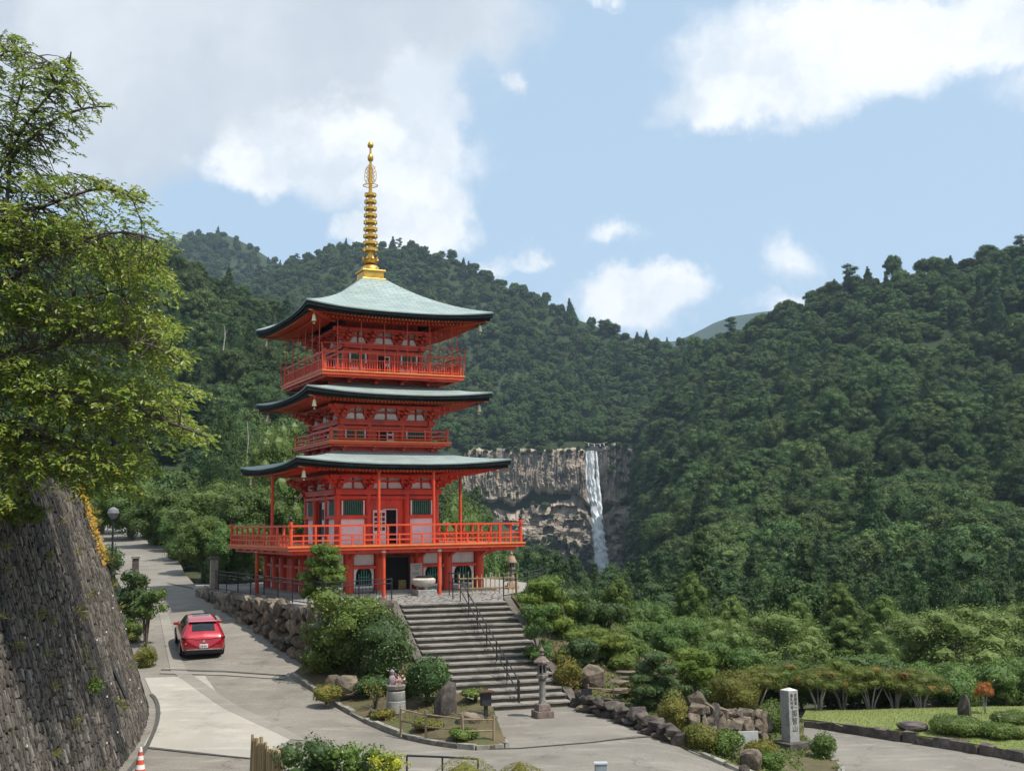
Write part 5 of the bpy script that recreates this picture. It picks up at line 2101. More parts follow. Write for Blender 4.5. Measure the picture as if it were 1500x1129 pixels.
# ---------------------------------------------------------------- stone lanterns, basin, boards, pillars
def lantern(label, loc, H, m, m_roof, slim=1.0, roof_style='wide'):
    """stone lantern: stepped base, shaft, platform, light box with openings, roof, finial"""
    root = thing('stone_lantern', label, 'lantern', loc, 0.35)
    s = H / 2.1
    root.scale = (slim, slim, 1)
    MB().box((0, 0, 0.10 * s), (0.72 * s, 0.72 * s, 0.22 * s)).obj('base', m_roof, root, bevel=0.02)
    MB().box((0, 0, 0.31 * s), (0.54 * s, 0.54 * s, 0.20 * s), taper=0.86).obj('base_step', m_roof, root, bevel=0.02)
    MB().lathe([(0.17 * s, 0.41 * s), (0.15 * s, 0.46 * s), (0.115 * s, 0.62 * s), (0.15 * s, 0.80 * s), (0.115 * s, 0.95 * s), (0.15 * s, 1.1 * s), (0.17 * s, 1.13 * s)], 12).obj('shaft', m, root, smooth=True)
    MB().lathe([(0.12 * s, 1.13 * s), (0.25 * s, 1.22 * s), (0.27 * s, 1.30 * s), (0.2 * s, 1.31 * s)], 6, rot=0.26).obj('platform', m, root)
    fb = MB()
    for k in range(6):
        a = k * math.pi / 3 + 0.26
        fb.box((0.165 * s * math.cos(a), 0.165 * s * math.sin(a), 1.48 * s), (0.06 * s, 0.06 * s, 0.34 * s), rz=a)
    fb.lathe([(0.19 * s, 1.31 * s), (0.19 * s, 1.36 * s)], 6, rot=0.26)
    fb.lathe([(0.19 * s, 1.60 * s), (0.19 * s, 1.66 * s)], 6, rot=0.26)
    box_ = fb.obj('light_box', m, root)
    MB().lathe([(0.12 * s, 1.36 * s), (0.12 * s, 1.6 * s)], 6, rot=0.26).obj('dark_inside', M_BLACK, box_)
    if roof_style == 'wide':
        MB().lathe([(0.36 * s, 1.66 * s), (0.37 * s, 1.71 * s), (0.22 * s, 1.80 * s), (0.10 * s, 1.88 * s)], 6, rot=0.26).obj('roof', m_roof, root)
    else:
        MB().lathe([(0.36 * s, 1.64 * s), (0.36 * s, 1.68 * s), (0.26 * s, 1.84 * s), (0.20 * s, 2.02 * s), (0.17 * s, 2.05 * s)], 8).obj('roof', m_roof, root, smooth=True)
    z = 1.88 if roof_style == 'wide' else 2.05
    MB().lathe([(0.05 * s, z * s), (0.10 * s, (z + 0.04) * s), (0.07 * s, (z + 0.09) * s), (0.11 * s, (z + 0.16) * s), (0.005, (z + 0.28) * s)], 10).obj('finial', m_roof, root, smooth=True)
    return root


lantern('tall slender stone lantern standing on the plaza at the foot of the steps', on(795, 1050, 0), 2.1, M_LSTONE, mat('brown_lantern_stone', (0.23, 0.17, 0.14), (0.13, 0.1, 0.085), 0.9, 8, 0.5, 40), slim=0.78)
lantern('stone lantern with a brown bell-shaped cap beside the pagoda', on(750, 862, 3.0), 1.55, M_LSTONE, mat('tan_cap_stone', (0.36, 0.25, 0.17), (0.27, 0.19, 0.13), 0.9, 8), roof_style='bell')


def basin():
    root = thing('incense_basin', 'round pale stone incense basin in front of the pagoda door', 'basin', on(621, 872, 3.0) + Vector((0, 0, 0.0)), TH)
    MB().box((0, 0, 0.13), (0.85, 0.85, 0.26)).obj('foot_block', M_GRANITE, root, bevel=0.02)
    for k in range(3):
        a = k * 2.09 + 0.5
        MB().box((0.24 * math.cos(a), 0.24 * math.sin(a), 0.33), (0.14, 0.14, 0.16), rz=a).obj('leg', M_GRANITE, root)
    MB().lathe([(0.22, 0.36), (0.40, 0.42), (0.50, 0.56), (0.50, 0.68), (0.44, 0.74), (0.37, 0.75), (0.36, 0.66), (0.05, 0.62)], 28).obj('bowl', mat('pale_bowl_stone', (0.55, 0.50, 0.43), (0.42, 0.37, 0.31), 0.85, 6, 0.3, 40), root, smooth=True)
    MB().lathe([(0.37, 0.76), (0.38, 0.80), (0.30, 0.84), (0.30, 0.79)], 20).obj('iron_rim', M_IRON, root)


basin()


def lined_board(name, label, base, w, h, z0, rz, m_board, m_ink, rows, cat='sign', posts=False, seed=1):
    """board with rows of small dark strokes of writing too small to read"""
    root = thing(name, label, cat, base, rz)
    MB().box((0, 0, z0 + h / 2), (w, 0.05, h)).obj('panel', m_board, root, bevel=0.006)
    rng = np.random.default_rng(seed)
    mb = MB()
    for (zr, x0, x1) in rows:
        x = x0
        while x < x1:
            l = rng.uniform(0.025, 0.06)
            mb.box(((x + l / 2) * w, -0.028, z0 + zr * h), (l * w * 0.8, 0.006, 0.028 * h))
            x += l + 0.012
    if rows:
        tag(mb.obj('writing', m_ink, root), kind='stuff')
    if posts:
        for s in (-1, 1):
            MB().box((s * (w / 2 - 0.03), 0.04, (z0 + h) / 2), (0.05, 0.05, z0 + h)).obj('post', m_board, root)
    return root


M_INK = mat('dark_ink', (0.05, 0.045, 0.04))
lined_board('notice_board', 'pale notice board with lines of writing standing right of the pagoda door', LW(0.72, -4.05, 3.0), 0.55, 0.92, 0.42, TH,
            mat('pale_board', (0.50, 0.45, 0.40), (0.44, 0.40, 0.35)), M_INK,
            [(0.9, -0.38, 0.35), (0.8, -0.2, 0.3), (0.72, -0.1, 0.15), (0.55, -0.36, 0.3), (0.48, -0.36, 0.2), (0.3, -0.3, 0.38), (0.2, -0.36, 0.2), (0.1, -0.36, 0.32)], posts=True)


def post_pillar(name, label, base, w, h, m, cap=None, rz=0.0, cat='post'):
    root = thing(name, label, cat, base, rz)
    MB().box((0, 0, h / 2), (w, w, h), taper=0.94).obj('shaft', m, root, bevel=0.012)
    MB().box((0, 0, h + 0.04), (w * 1.35, w * 1.35, 0.1), taper=0.8).obj('cap', cap or m, root)
    MB().box((0, 0, 0.06), (w * 1.3, w * 1.3, 0.2)).obj('foot', cap or m, root)
    return root


post_pillar('gate_post', 'pale stone gate post at the end of the boulder wall by the road', on(313, 871, 2.78), 0.36, 1.75, mat('tan_post_stone', (0.36, 0.31, 0.24), (0.26, 0.22, 0.17), 0.9, 4, 0.4, 20), M_DARKROCK, 0.4)
gp = on(198, 852, 3.2)
post_pillar('gate_post', 'dark stone gate post on the far left side of the road with a white foot', gp, 0.34, 1.25, M_DARKROCK, None, 0.4)


def monument():
    b = on(1159, 1101, -1.42)
    root = thing('stone_pillar', 'tall square grey stone pillar with carved black characters by the right road', 'monument', (b.x, b.y, -1.46), 0.52)
    w, h = 0.40, 1.62
    MB().box((0, 0, 0.16), (0.86, 0.86, 0.44)).obj('base_stone', M_DARKROCK, root, bevel=0.02)
    MB().box((0, 0, 0.38 + h / 2), (w, w, h)).obj('shaft', M_GRANITE, root, bevel=0.008)
    MB().box((0, 0, 0.38 + h + 0.035), (w - 0.01, w - 0.01, 0.07), taper=0.12).obj('pyramid_cap', mat('pale_granite', (0.62, 0.6, 0.56)), root)

    def glyph(ch, x, z, s):
        c = bpy.data.curves.new('carved_character', 'FONT')
        c.body = ch
        c.size = s
        c.extrude = 0.004
        c.align_x = 'CENTER'
        c.align_y = 'CENTER'
        c.materials.append(M_INK)
        o = bpy.data.objects.new('carved_character', c)
        COL.objects.link(o)
        o.parent = root
        o.location = (x, -w / 2 - 0.003, z)
        o.rotation_euler = (math.pi / 2, 0, 0)
    for i, ch in enumerate('那智山'):
        glyph(ch, 0.02, 1.26 - 0.235 * i, 0.235)
    for j, col in enumerate(('西国第一', '番札所寺')):
        for i, ch in enumerate(col):
            glyph(ch, 0.085 - 0.16 * j, 1.84 - 0.125 * i, 0.125)


monument()
bb = on(1094, 1097, -0.86)
lined_board('stone_tablet', 'pale blank stone tablet standing among rocks near the right road', (bb.x, bb.y - 0.25, bb.z - 0.1), 0.62, 0.66, 0.02, 0.12, mat('pale_tablet', (0.47, 0.48, 0.46), (0.38, 0.39, 0.37), 0.8, 5), M_INK, [], cat='tablet')
wb = on(271, 818, 4.2)
lined_board('wooden_sign', 'dark red-brown upright wooden sign under the trees by the far road', (wb.x, wb.y, 4.0), 0.75, 1.7, 0.6, -0.2, M_DWOOD, M_WHITE,
            [(0.85, -0.12, 0.1), (0.68, -0.12, 0.12), (0.5, -0.12, 0.1), (0.33, -0.12, 0.12), (0.2, -0.12, 0.1)], posts=True)


def street_lamp():
    p = at(166, 752, 58)
    g = float(Hroad(p.x, 58))
    root = thing('street_lamp', 'grey globe street lamp among the trees at the end of the high wall', 'lamp', (p.x, 58, g))
    h = p.z - g
    MB().tube([(0, 0, -0.1), (0, 0, h - 0.25)], 0.05, 8).obj('pole', M_IRON, root)
    MB().lathe([(0.06, h - 0.28), (0.2, h - 0.16), (0.27, h + 0.02), (0.2, h + 0.2), (0.05, h + 0.27)], 16).obj('globe', mat('grey_lamp_globe', (0.27, 0.27, 0.28), None, 0.3, 5), root, smooth=True)
    MB().lathe([(0.29, h + 0.02), (0.24, h + 0.2), (0.06, h + 0.32)], 16).obj('hood', mat('grey_lamp_hood', (0.2, 0.2, 0.21), None, 0.4, 5), root, smooth=True)


street_lamp()


def cone():
    b = on(205, 1137, 0.0)
    root = thing('traffic_cone', 'orange and white striped traffic cone at the bottom left', 'cone', (b.x, b.y, float(Hroad(b.x, b.y)) + 0.01))
    mo, mw = mat('orange_plastic', (0.62, 0.10, 0.04), None, 0.5, 6), mat('white_band', (0.75, 0.72, 0.7), None, 0.5, 6)
    MB().box((0, 0, 0.02), (0.36, 0.36, 0.04)).obj('base', mo, root, bevel=0.01)
    zs = [0.04, 0.16, 0.27, 0.38, 0.48, 0.57, 0.68]
    for i in range(6):
        r = lambda z: 0.13 * (1 - z / 0.78) + 0.016
        MB().lathe([(r(zs[i]), zs[i]), (r(zs[i + 1]), zs[i + 1])], 16).obj('stripe', mw if i % 2 else mo, root, smooth=True)


cone()

# ---------------------------------------------------------------- garden beds
KL = curve([on(428, 986, 0.95)[:2], on(470, 1020, 0.5)[:2], on(540, 1060, 0.12)[:2], on(620, 1086, 0.03)[:2], on(700, 1098, 0.0)[:2], on(742, 1094, 0.0)[:2]], 0.4)
bedL = list(KL) + [on(722, 1072, 0)[:2], st(ST_W + 0.3, ST_L + 0.1)[:2], st(ST_W + 0.3, 4)[:2], st(ST_W + 0.3, 0.2)[:2], LW(-4.2, -10.3)[:2], LW(-5.6, -10.8)[:2]]


def dist_path(x, y, path):
    P = np.column_stack([np.atleast_1d(np.asarray(x, float)), np.atleast_1d(np.asarray(y, float))])
    best = np.full(len(P), 1e9)
    for a, b in zip(path[:-1], path[1:]):
        a, b = np.array(a), np.array(b)
        t = np.clip(((P - a) @ (b - a)) / max((b - a) @ (b - a), 1e-9), 0, 1)
        best = np.minimum(best, np.linalg.norm(P - (a + t[:, None] * (b - a)), axis=1))
    return best


def zL(x, y):
    return Hroad(x, y) + 0.10 + np.minimum(1.2, 0.26 * dist_path(x, y, KL)) + 0.05 * (fbm(np.asarray(x) * 1.3, np.asarray(y) * 1.3, 6) - 0.5)


tag(patch('garden_bed', bedL, zL, 0.5, M_SOIL, 0.5), kind='structure')

KR = curve([(2.05, 39.45), on(880, 1046, 0.0)[:2], on(935, 1064, 0.0)[:2], on(990, 1086, -0.1)[:2], on(1050, 1108, -0.3)[:2], on(1120, 1132, -0.6)[:2], on(1180, 1150, -0.75)[:2]], 0.4)
strip('gutter_line', [(p[0] + 0.32, p[1]) for p in WALL_BASE if 18 < p[1] < 39.5], 0.12, M_JOINT, 0.03)
bedR = list(KR) + [on(1236, 1122, -1.25)[:2], on(1212, 1104, -1.38)[:2], on(1176, 1082, -1.42)[:2], on(1178, 1060, -1.45)[:2], (10.6, 46.5), (10.2, 50), (7, 56), (3.6, 54),
                   LW(6.1, -6.1)[:2], LW(4.2, -8.3)[:2], st(-0.35, -0.2)[:2], st(-0.35, 4)[:2], st(-0.35, ST_L)[:2]]


def zR(x, y):
    x, y = np.asarray(x, float), np.asarray(y, float)
    d = dist_path(x, y, KR)
    k = 1 - sm(3.0, 9.5, x)
    P = np.column_stack([np.ravel(x), np.ravel(y)])
    dp = np.where(inpoly(P, PLAT), 0, polydist(P, PLAT)).reshape(np.shape(x))
    k2 = 1 - sm(5.2, 8.0, x)
    lat = (x - ST_TR.x) * ST_U.x + (y - ST_TR.y) * ST_U.y
    dn = (x - ST_TR.x) * ST_D.x + (y - ST_TR.y) * ST_D.y
    bank = 3.0 * (1 - np.clip(dn, 0, ST_L) / ST_L) - 0.30 * np.maximum(lat, 0) - 0.35
    z_ = Hroad(x, y) + 0.05 + (0.02 + 0.14 * k * k2) * np.minimum(d, 7.0) * sm(0.0, 1.0, d) + 2.0 * k * np.exp(-(dp / 3.2) ** 1.5) * sm(0.0, 2.5, d) + 0.05 * (fbm(x * 1.1, y * 1.1, 8) - 0.5)
    return np.where(lat > -0.6, np.maximum(z_, bank), z_)


tag(patch('garden_bed', bedR, zR, 0.6, M_SOIL, 0.6), kind='structure')


def kerb(pts, w, h, L, m, zf, label=None, seed=0, rough=0.02, first=0.0):
    root = bpy.data.objects.new('kerb', None)
    COL.objects.link(root)
    root.location = (pts[0][0], pts[0][1], float(np.ravel(zf(pts[0][0], pts[0][1]))[0]))
    root['_world'] = 1
    tag(root, label, kind='structure')
    rng = np.random.default_rng(seed)
    P = np.array([p[:2] for p in pts], float)
    S_ = np.concatenate([[0], np.cumsum(np.linalg.norm(np.diff(P, axis=0), axis=1))])
    s = 0.0
    while s < S_[-1] - 0.1:
        l = L * rng.uniform(0.7, 1.3)
        e = min(s + l, S_[-1])
        a = Vector((np.interp(s + 0.01, S_, P[:, 0]), np.interp(s + 0.01, S_, P[:, 1]), 0))
        b = Vector((np.interp(e - 0.01, S_, P[:, 0]), np.interp(e - 0.01, S_, P[:, 1]), 0))
        za, zb = (float(np.ravel(zf(p.x, p.y))[0]) for p in (a, b))
        hh = h + rng.normal(0, rough)
        mb = MB()
        mb.bar(a + Vector((0, 0, za + hh / 2 - 0.1)), b + Vector((0, 0, zb + hh / 2 - 0.1)), w * rng.uniform(0.9, 1.1), hh + 0.2)
        o = mb.obj('kerbstone', m, root)
        if rough > 0.025:
            for v in o.data.vertices:
                v.co += Vector(rng.normal(0, rough * 0.8, 3))
        s = e
    return root


kerb(KL, 0.16, 0.13, 0.7, M_KERB, Hroad, seed=1)
kerb([KL[-1], on(722, 1072, 0)[:2], st(ST_W + 0.35, ST_L + 0.1)[:2]], 0.15, 0.13, 0.7, M_KERB, Hroad, seed=2)
kerb([p for p in KR if p[1] < 33.4], 0.2, 0.12, 0.6, M_KERB, Hroad, seed=3, rough=0.03)
kerb([on(1180, 1150, -0.75)[:2], on(1236, 1122, -1.25)[:2], on(1212, 1104, -1.38)[:2], on(1176, 1082, -1.42)[:2]], 0.2, 0.16, 0.5, M_KERB, Hroad, seed=4, rough=0.03)

# ---- lawn with its stone edge
LE = curve([on(1174, 1057, -1.35)[:2], on(1215, 1062, -1.35)[:2], on(1290, 1074, -1.35)[:2], on(1370, 1086, -1.35)[:2], on(1440, 1097, -1.35)[:2], on(1510, 1110, -1.35)[:2], on(1640, 1134, -1.35)[:2]], 0.5)
lawn_poly = list(LE) + [(32, 40), (34, 46.5), (20, 45.6), (13, 45.4), (11.0, 45.6)]


def zlawn(x, y):
    return -1.5 + 0.28 + 0.10 * sm(0, 4, dist_path(x, y, LE)) + 0.08 * (fbm(np.asarray(x) * 0.5, np.asarray(y) * 0.5, 4) - 0.5)


tag(patch('lawn', lawn_poly, zlawn, 0.7, M_LAWN, 0.5), kind='structure')
kerb(LE, 0.26, 0.30, 0.55, M_DARKROCK, lambda x, y: -1.5 + 0 * x, seed=5, rough=0.045)


def grass_blades():
    rng = np.random.default_rng(9)
    n = 60000
    lp = np.array(lawn_poly)
    P = np.column_stack([rng.uniform(lp[:, 0].min(), 22, n), rng.uniform(lp[:, 1].min(), lp[:, 1].max(), n)])
    P = P[inpoly(P, lawn_poly)]
    Z = zlawn(P[:, 0], P[:, 1])
    C = np.column_stack([P, Z + 0.02])
    T = norm(rng.normal(size=C.shape) * np.array([0.5, 0.5, 0.2]) + np.array([0, 0, 0.7]))
    V, Q = leaf_faces(C, rng.normal(size=C.shape), rng.uniform(0.03, 0.075, len(C)), 0.25, rng, 0.1, T)
    tag(link('lawn_grass', mesh_np('lawn_grass', V, [(Q, 0)], leafmat('lawn_blade', (0.17, 0.205, 0.06), (0.25, 0.275, 0.09), (0.29, 0.27, 0.11)))),
        'short mown grass covering the lawn on the right', 'grass', kind='stuff')


grass_blades()


# ---------------------------------------------------------------- shrubs
def shrub(name, label, px, py, w_px, h_px, m, z=1.0, leaf=0.07, n=9, seed=0, y=None, dome=True, cat='shrub', stem=None, zf=None, dens=1.0, flat=0.8, jit=0.6, open_=0.0, group=None, core=0.84, spread=0.08):
    """leafy shrub whose foot stands at a picture point; sizes are given as it appears there"""
    rng = np.random.default_rng(seed + 100)
    if y is not None:
        b = at(px, py, y)
        if zf is None:
            b.z = z
    else:
        b = on(px, py, z) if zf is None else stand(px, py, z, zf)
    W_, H_ = w_px * b.y / FPX, h_px * b.y / FPX
    if zf is not None:
        g_ = float(np.ravel(zf(b.x, b.y))[0])
        H_, b.z = max(0.4 * H_, b.z + H_ - g_), g_
    r = W_ / 2
    z0 = stem * H_ if stem else 0.0
    hh = H_ - z0
    L = []
    if dome:
        L.append((0, 0, z0 + hh * 0.35, r * 0.8, r * 0.75, hh * 0.58))
        for i in range(n):
            a = i * 2.4 + rng.uniform(-0.3, 0.3)
            q = r * rng.uniform(0.35, 0.62)
            s = r * rng.uniform(0.34, 0.5)
            L.append((q * math.cos(a), q * math.sin(a), z0 + hh * rng.uniform(0.32, 0.62), s, s, min(s * flat, hh * 0.42)))
    else:
        for i in range(n):
            a = i * 2.4 + rng.uniform(-0.5, 0.5)
            q = r * rng.uniform(0.1, 0.72)
            s = r * rng.uniform(0.24, 0.44)
            s = min(s, hh * 0.45)
            L.append((q * math.cos(a), q * math.sin(a), z0 + max(0.3 * s, min(hh * rng.uniform(0.12, 0.95), hh - s * flat)), s, s, s * flat))
    V, g = crown(L, dens * 1.5 / leaf ** 2, leaf, rng, 0.6, jit, 0.3, 0.0 if open_ else core, spread + open_, 0.8, cut=0.02)
    root = thing(name, label, cat, b, 0.0, group)
    me = mesh_np('foliage', V, g, m)
    tag(link('foliage', me, root), kind='stuff')
    sb = MB()
    for i in range(5):
        a = i * 1.3
        sb.tube([(0, 0, -0.1), (0.12 * r * math.cos(a), 0.12 * r * math.sin(a), (z0 + hh * 0.25) * 0.8 + 0.05), (0.5 * r * math.cos(a), 0.5 * r * math.sin(a), z0 + hh * 0.6)], [0.03 + 0.03 * r, 0.02 + 0.02 * r, 0.008], 5)
    sb.obj('stems', M_BARK, root)
    return root


# left bed
shrub('shrub', 'tall yellow-green leafy shrub at the corner of the boulder wall', 515, 985, 150, 122, L_BUSH, y=40.6, z=1.0, leaf=0.12, n=16, seed=1, dome=False, dens=0.9, zf=zL)
shrub('shrub', 'dark rounded shrub between the tall shrub and the stone steps', 560, 1000, 100, 112, L_DBUSH, y=39.8, z=0.9, leaf=0.09, n=12, seed=2, zf=zL)
shrub('shrub', 'dense mid-green shrub beside the top left of the steps', 530, 930, 100, 60, L_BROAD, y=42.0, leaf=0.10, n=12, seed=3, dome=False, zf=zL)
shrub('shrub', 'low olive shrub at the foot of the boulder wall corner', 470, 1003, 66, 60, L_BUSH, y=41.0, leaf=0.09, n=9, seed=4, zf=zL)
shrub('shrub', 'half bare twiggy brown-green azalea by the stone planter', 550, 1036, 44, 40, L_AZALEA, y=36.9, leaf=0.06, n=8, seed=5, dome=False, open_=0.2, dens=0.5, zf=zL)
shrub('shrub', 'round glossy green bush on short stems beside the stone planter', 626, 1040, 68, 80, L_DBUSH, y=36.6, leaf=0.085, n=14, seed=6, stem=0.2, zf=zL, flat=1.0)
shrub('shrub', 'small bright yellow-green bush on rocks by the black post box', 697, 1058, 50, 38, L_BUSH, y=35.9, leaf=0.07, n=8, seed=7, zf=zL, flat=0.6, stem=0.45)
for lab, px, py, w, h, m, sd in (
    ('low dark shrub at the foot of the large dark rounded shrub', 545, 1018, 60, 30, L_DBUSH, 121),
    ('olive azalea in front of the boulder by the road kerb', 478, 1026, 44, 26, L_AZALEA, 122),
    ('low green shrub behind the stone planter', 600, 1020, 50, 34, L_DBUSH, 123),
    ('low mossy clump inside the bamboo fence left of the standing stone', 628, 1066, 46, 14, L_AZALEA, 124),
    ('low green clump inside the bamboo fence right of the standing stone', 680, 1080, 44, 14, L_BUSH, 125),
    ('small olive clump by the kerb in front of the stone planter', 560, 1052, 36, 14, L_AZALEA, 126),
):
    shrub('shrub', lab, px, py, w, h, m, z=0.5, leaf=0.06, n=10, seed=sd, zf=zL, flat=0.6)
rock('boulder', 'rounded grey boulder under the tall shrub at the road bend', 508, 1014, 0.75, 38, 26, 3, M_ROCK)
rock('boulder', 'brown boulder left of the stone planter', 488, 1012, 0.6, 30, 24, 4, M_ROCK)
rock('standing_stone', 'dark pointed standing stone beside the steps behind the low bamboo fence', 657, 1058, 0.25, 44, 62, 5, M_DARKROCK, 30, 0.6, sharp=0.85, cat='rock', lean=0.15)
rock('boulder', 'low brown rock under the small yellow-green bush', 690, 1068, 0.2, 44, 26, 6, M_ROCK)
rock('boulder', 'small pale rock beside the low bamboo fence posts', 548, 1046, 0.35, 18, 10, 7, M_ROCK)


def planter():
    b = on(580, 1040, 0.45)
    root = thing('stone_planter', 'stacked grey stone cylinder with a bowl of pink flowers and a small figure', 'planter', (b.x, b.y, b.z - 0.06))
    MB().lathe([(0.30, 0), (0.30, 0.34), (0.28, 0.36)], 20).obj('lower_drum', M_GRANITE, root, smooth=True)
    MB().lathe([(0.28, 0.365), (0.29, 0.38), (0.28, 0.62), (0.26, 0.64)], 20).obj('upper_drum', M_GRANITE, root, smooth=True)
    MB().lathe([(0.18, 0.645), (0.28, 0.70), (0.30, 0.80), (0.25, 0.84), (0.2, 0.80)], 18).obj('bowl', M_LSTONE, root, smooth=True)
    mb = MB()
    mb.lathe([(0.10, 0.82), (0.12, 0.95), (0.09, 1.06), (0.05, 1.10), (0.075, 1.16), (0.075, 1.22), (0.02, 1.27)], 12, (-0.12, 0.05, 0))
    mb.obj('small_figure', mat('purple_grey_stone', (0.30, 0.25, 0.27)), root, smooth=True)
    rng = np.random.default_rng(6)
    C = rng.normal(0, 1, (90, 3)) * np.array([0.10, 0.08, 0.09]) + np.array([0.10, -0.05, 0.93])
    V, Q = leaf_faces(C, rng.normal(size=C.shape), rng.uniform(0.05, 0.10, 90), 0.8, rng, 0.2)
    tag(link('flowers', mesh_np('flowers', V, [(Q, 0)], L_PINK), root), kind='stuff')


planter()


def post_box():
    b = on(712, 1076, 0.05)
    root = thing('sign_post', 'small black box with a lid on a post at the foot of the steps', 'sign', (b.x, b.y, b.z + 0.05), 0.3)
    MB().box((0, 0, 0.45), (0.1, 0.1, 1.0)).obj('post', M_IRON, root)
    MB().box((0, 0, 0.95), (0.28, 0.2, 0.36)).obj('box', M_IRON, root)
    MB().box((0, -0.02, 1.16), (0.44, 0.34, 0.03)).obj('lid', M_DWOOD, root)


post_box()
kf = [on(583, 1076, 0.16), on(620, 1083, 0.14), on(675, 1089, 0.12), on(720, 1090, 0.12)]
kf = [Vector((p.x, p.y, float(np.ravel(zL(p.x, p.y))[0]))) + Vector((0.05, 0.3, 0)) for p in kf]
ladder_fence('bamboo_fence', 'low two-rail bamboo fence along the kerb of the bed by the steps', kf, 1.4, (0.62, 0.30), 0.035, 0.024, M_WOOD, mpost=M_WOOD, h=0.72, jig=0.015)

# ---- right garden: rocks, walls, clipped pines and azaleas
def rock_wall(label, pts, h, seed, m=M_DARKROCK, size=(0.35, 0.7), zf=Hroad):
    rng = np.random.default_rng(seed)
    P = np.array(densify([tuple(p[:2]) for p in pts], 0.3))
    S_ = np.concatenate([[0], np.cumsum(np.linalg.norm(np.diff(P, axis=0), axis=1))])
    root = thing('rock_wall', label, 'wall', (P[0][0], P[0][1], float(zf(P[0][0], P[0][1]))), world=True)
    inv = Matrix.Translation(root.location).inverted()
    vs = [hull_mesh('wall_rock', rng, 18, 0.6, [m]) for _ in range(6)]
    z = 0.0
    while z < h:
        hh = rng.uniform(0.24, 0.4)
        s = rng.uniform(-0.2, 0.1)
        while s < S_[-1]:
            w = rng.uniform(*size)
            x, y = np.interp(s + w / 2, S_, P[:, 0]), np.interp(s + w / 2, S_, P[:, 1])
            i = min(len(P) - 2, int(np.searchsorted(S_, s + w / 2)))
            t = P[min(i + 1, len(P) - 1)] - P[max(i - 1, 0)]
            M = Matrix.Translation((x + rng.normal(0, 0.05), y + rng.normal(0, 0.05), float(zf(x, y)) + z + hh * 0.45)) @ Matrix.Rotation(math.atan2(t[1], t[0]) + rng.normal(0, 0.15), 4, 'Z') @ \
                Euler((rng.normal(0, 0.22), rng.normal(0, 0.26), rng.normal(0, 0.3))).to_matrix().to_4x4() @ Matrix.Diagonal((w * 1.18, rng.uniform(0.4, 0.65), hh * rng.uniform(1.0, 1.55), 1))
            o = bpy.data.objects.new('rock', vs[rng.integers(0, 6)])
            COL.objects.link(o)
            o.parent = root
            o.matrix_local = inv @ M
            s += w
        z += hh
    return root


rock_wall('low dark rock wall along the plaza right of the steps', [p for p in KR if p[1] > 33.6], 0.50, 1)
rock_wall('mossy rock wall below the large azalea mound near the stone tablet', [on(1012, 1082, -0.25), on(1060, 1083, -0.6), on(1118, 1078, -1.0)], 0.95, 2, M_ROCK, (0.22, 0.75), lambda x, y: Hroad(x, y) + 0.1)
rock('stone_slab', 'flat stone slab at the bottom right corner of the steps', 862, 1042, 0.0, 40, 10, 9, M_ROCK, depth=0.6)
rock('boulder', 'brown boulder with a black plaque right of the steps', 868, 1005, 0.75, 40, 32, 10, M_ROCK, zf=zR)
rock('boulder', 'squared tan rock in the garden behind the plaque boulder', 862, 968, 1.4, 36, 18, 11, M_ROCK, zf=zR)
rock('boulder', 'tall upright rock in the rockery near the stone tablet', 1042, 1078, -0.3, 26, 50, 12, M_DARKROCK, lean=0.2, zf=zR)
rock('boulder', 'leaning brown rock on top of the rockery by the azalea mound', 1022, 1048, 0.2, 30, 36, 13, M_ROCK, lean=-0.4, zf=zR)
rock('boulder', 'pale lichen rock low in the rockery', 1012, 1066, 0.0, 34, 22, 14, M_ROCK, zf=zR)
rock('boulder', 'grey rounded boulder in the bed in front of the stone tablet', 1100, 1124, -0.85, 32, 28, 15, M_ROCK, zf=zR)
rock('boulder', 'small dark rock by the kerb in front of the stone tablet', 1090, 1132, -0.75, 16, 12, 16, M_DARKROCK, zf=zR)
rock('boulder', 'flat brown rock lying on the lawn near its stone edge', 1336, 1069, -1.2, 44, 13, 17, M_DARKROCK)
rock('boulder', 'pointed rock between the flat clipped bushes on the lawn', 1432, 1074, -1.15, 30, 14, 18, M_DARKROCK)
rock('standing_stone', 'pointed brown standing stone at the back of the lawn', 1414, 1051, -1.15, 22, 34, 19, M_DARKROCK, sharp=0.9)
for i, (px, py, z) in enumerate(((905, 1014, 0.55), (915, 1000, 0.8), (922, 988, 1.05))):
    rock('stepping_slab', ('lowest', 'middle', 'highest')[i] + ' of the three flat stone slabs stepping up the garden path', px, py, z, 44, 7, 30 + i, M_ROCK, depth=0.5, cat='stone slab')


def plaque():
    b = on(857, 1003, 0.75)
    root = thing('plaque', 'small black plaque on a short stake in front of the boulder', 'sign', (b.x, b.y - 0.55, float(np.ravel(zR(b.x, b.y - 0.55))[0])), 0.1)
    MB().box((0, 0, 0.25), (0.05, 0.05, 0.6)).obj('stake', M_WOOD, root)
    MB().box((0, -0.03, 0.56), (0.36, 0.03, 0.2)).obj('panel', M_IRON, root)


plaque()
kf = [Vector((p.x, p.y, float(np.ravel(zR(p.x, p.y))[0]))) for p in (on(862, 1018, 0.4), on(900, 1024, 0.4), on(932, 1030, 0.35))]
ladder_fence('bamboo_fence', 'short two-rail bamboo fence above the low rock wall right of the steps', kf, 1.0, (0.58, 0.28), 0.03, 0.022, M_BAMBOO, mpost=M_WOOD, h=0.7, jig=0.015)

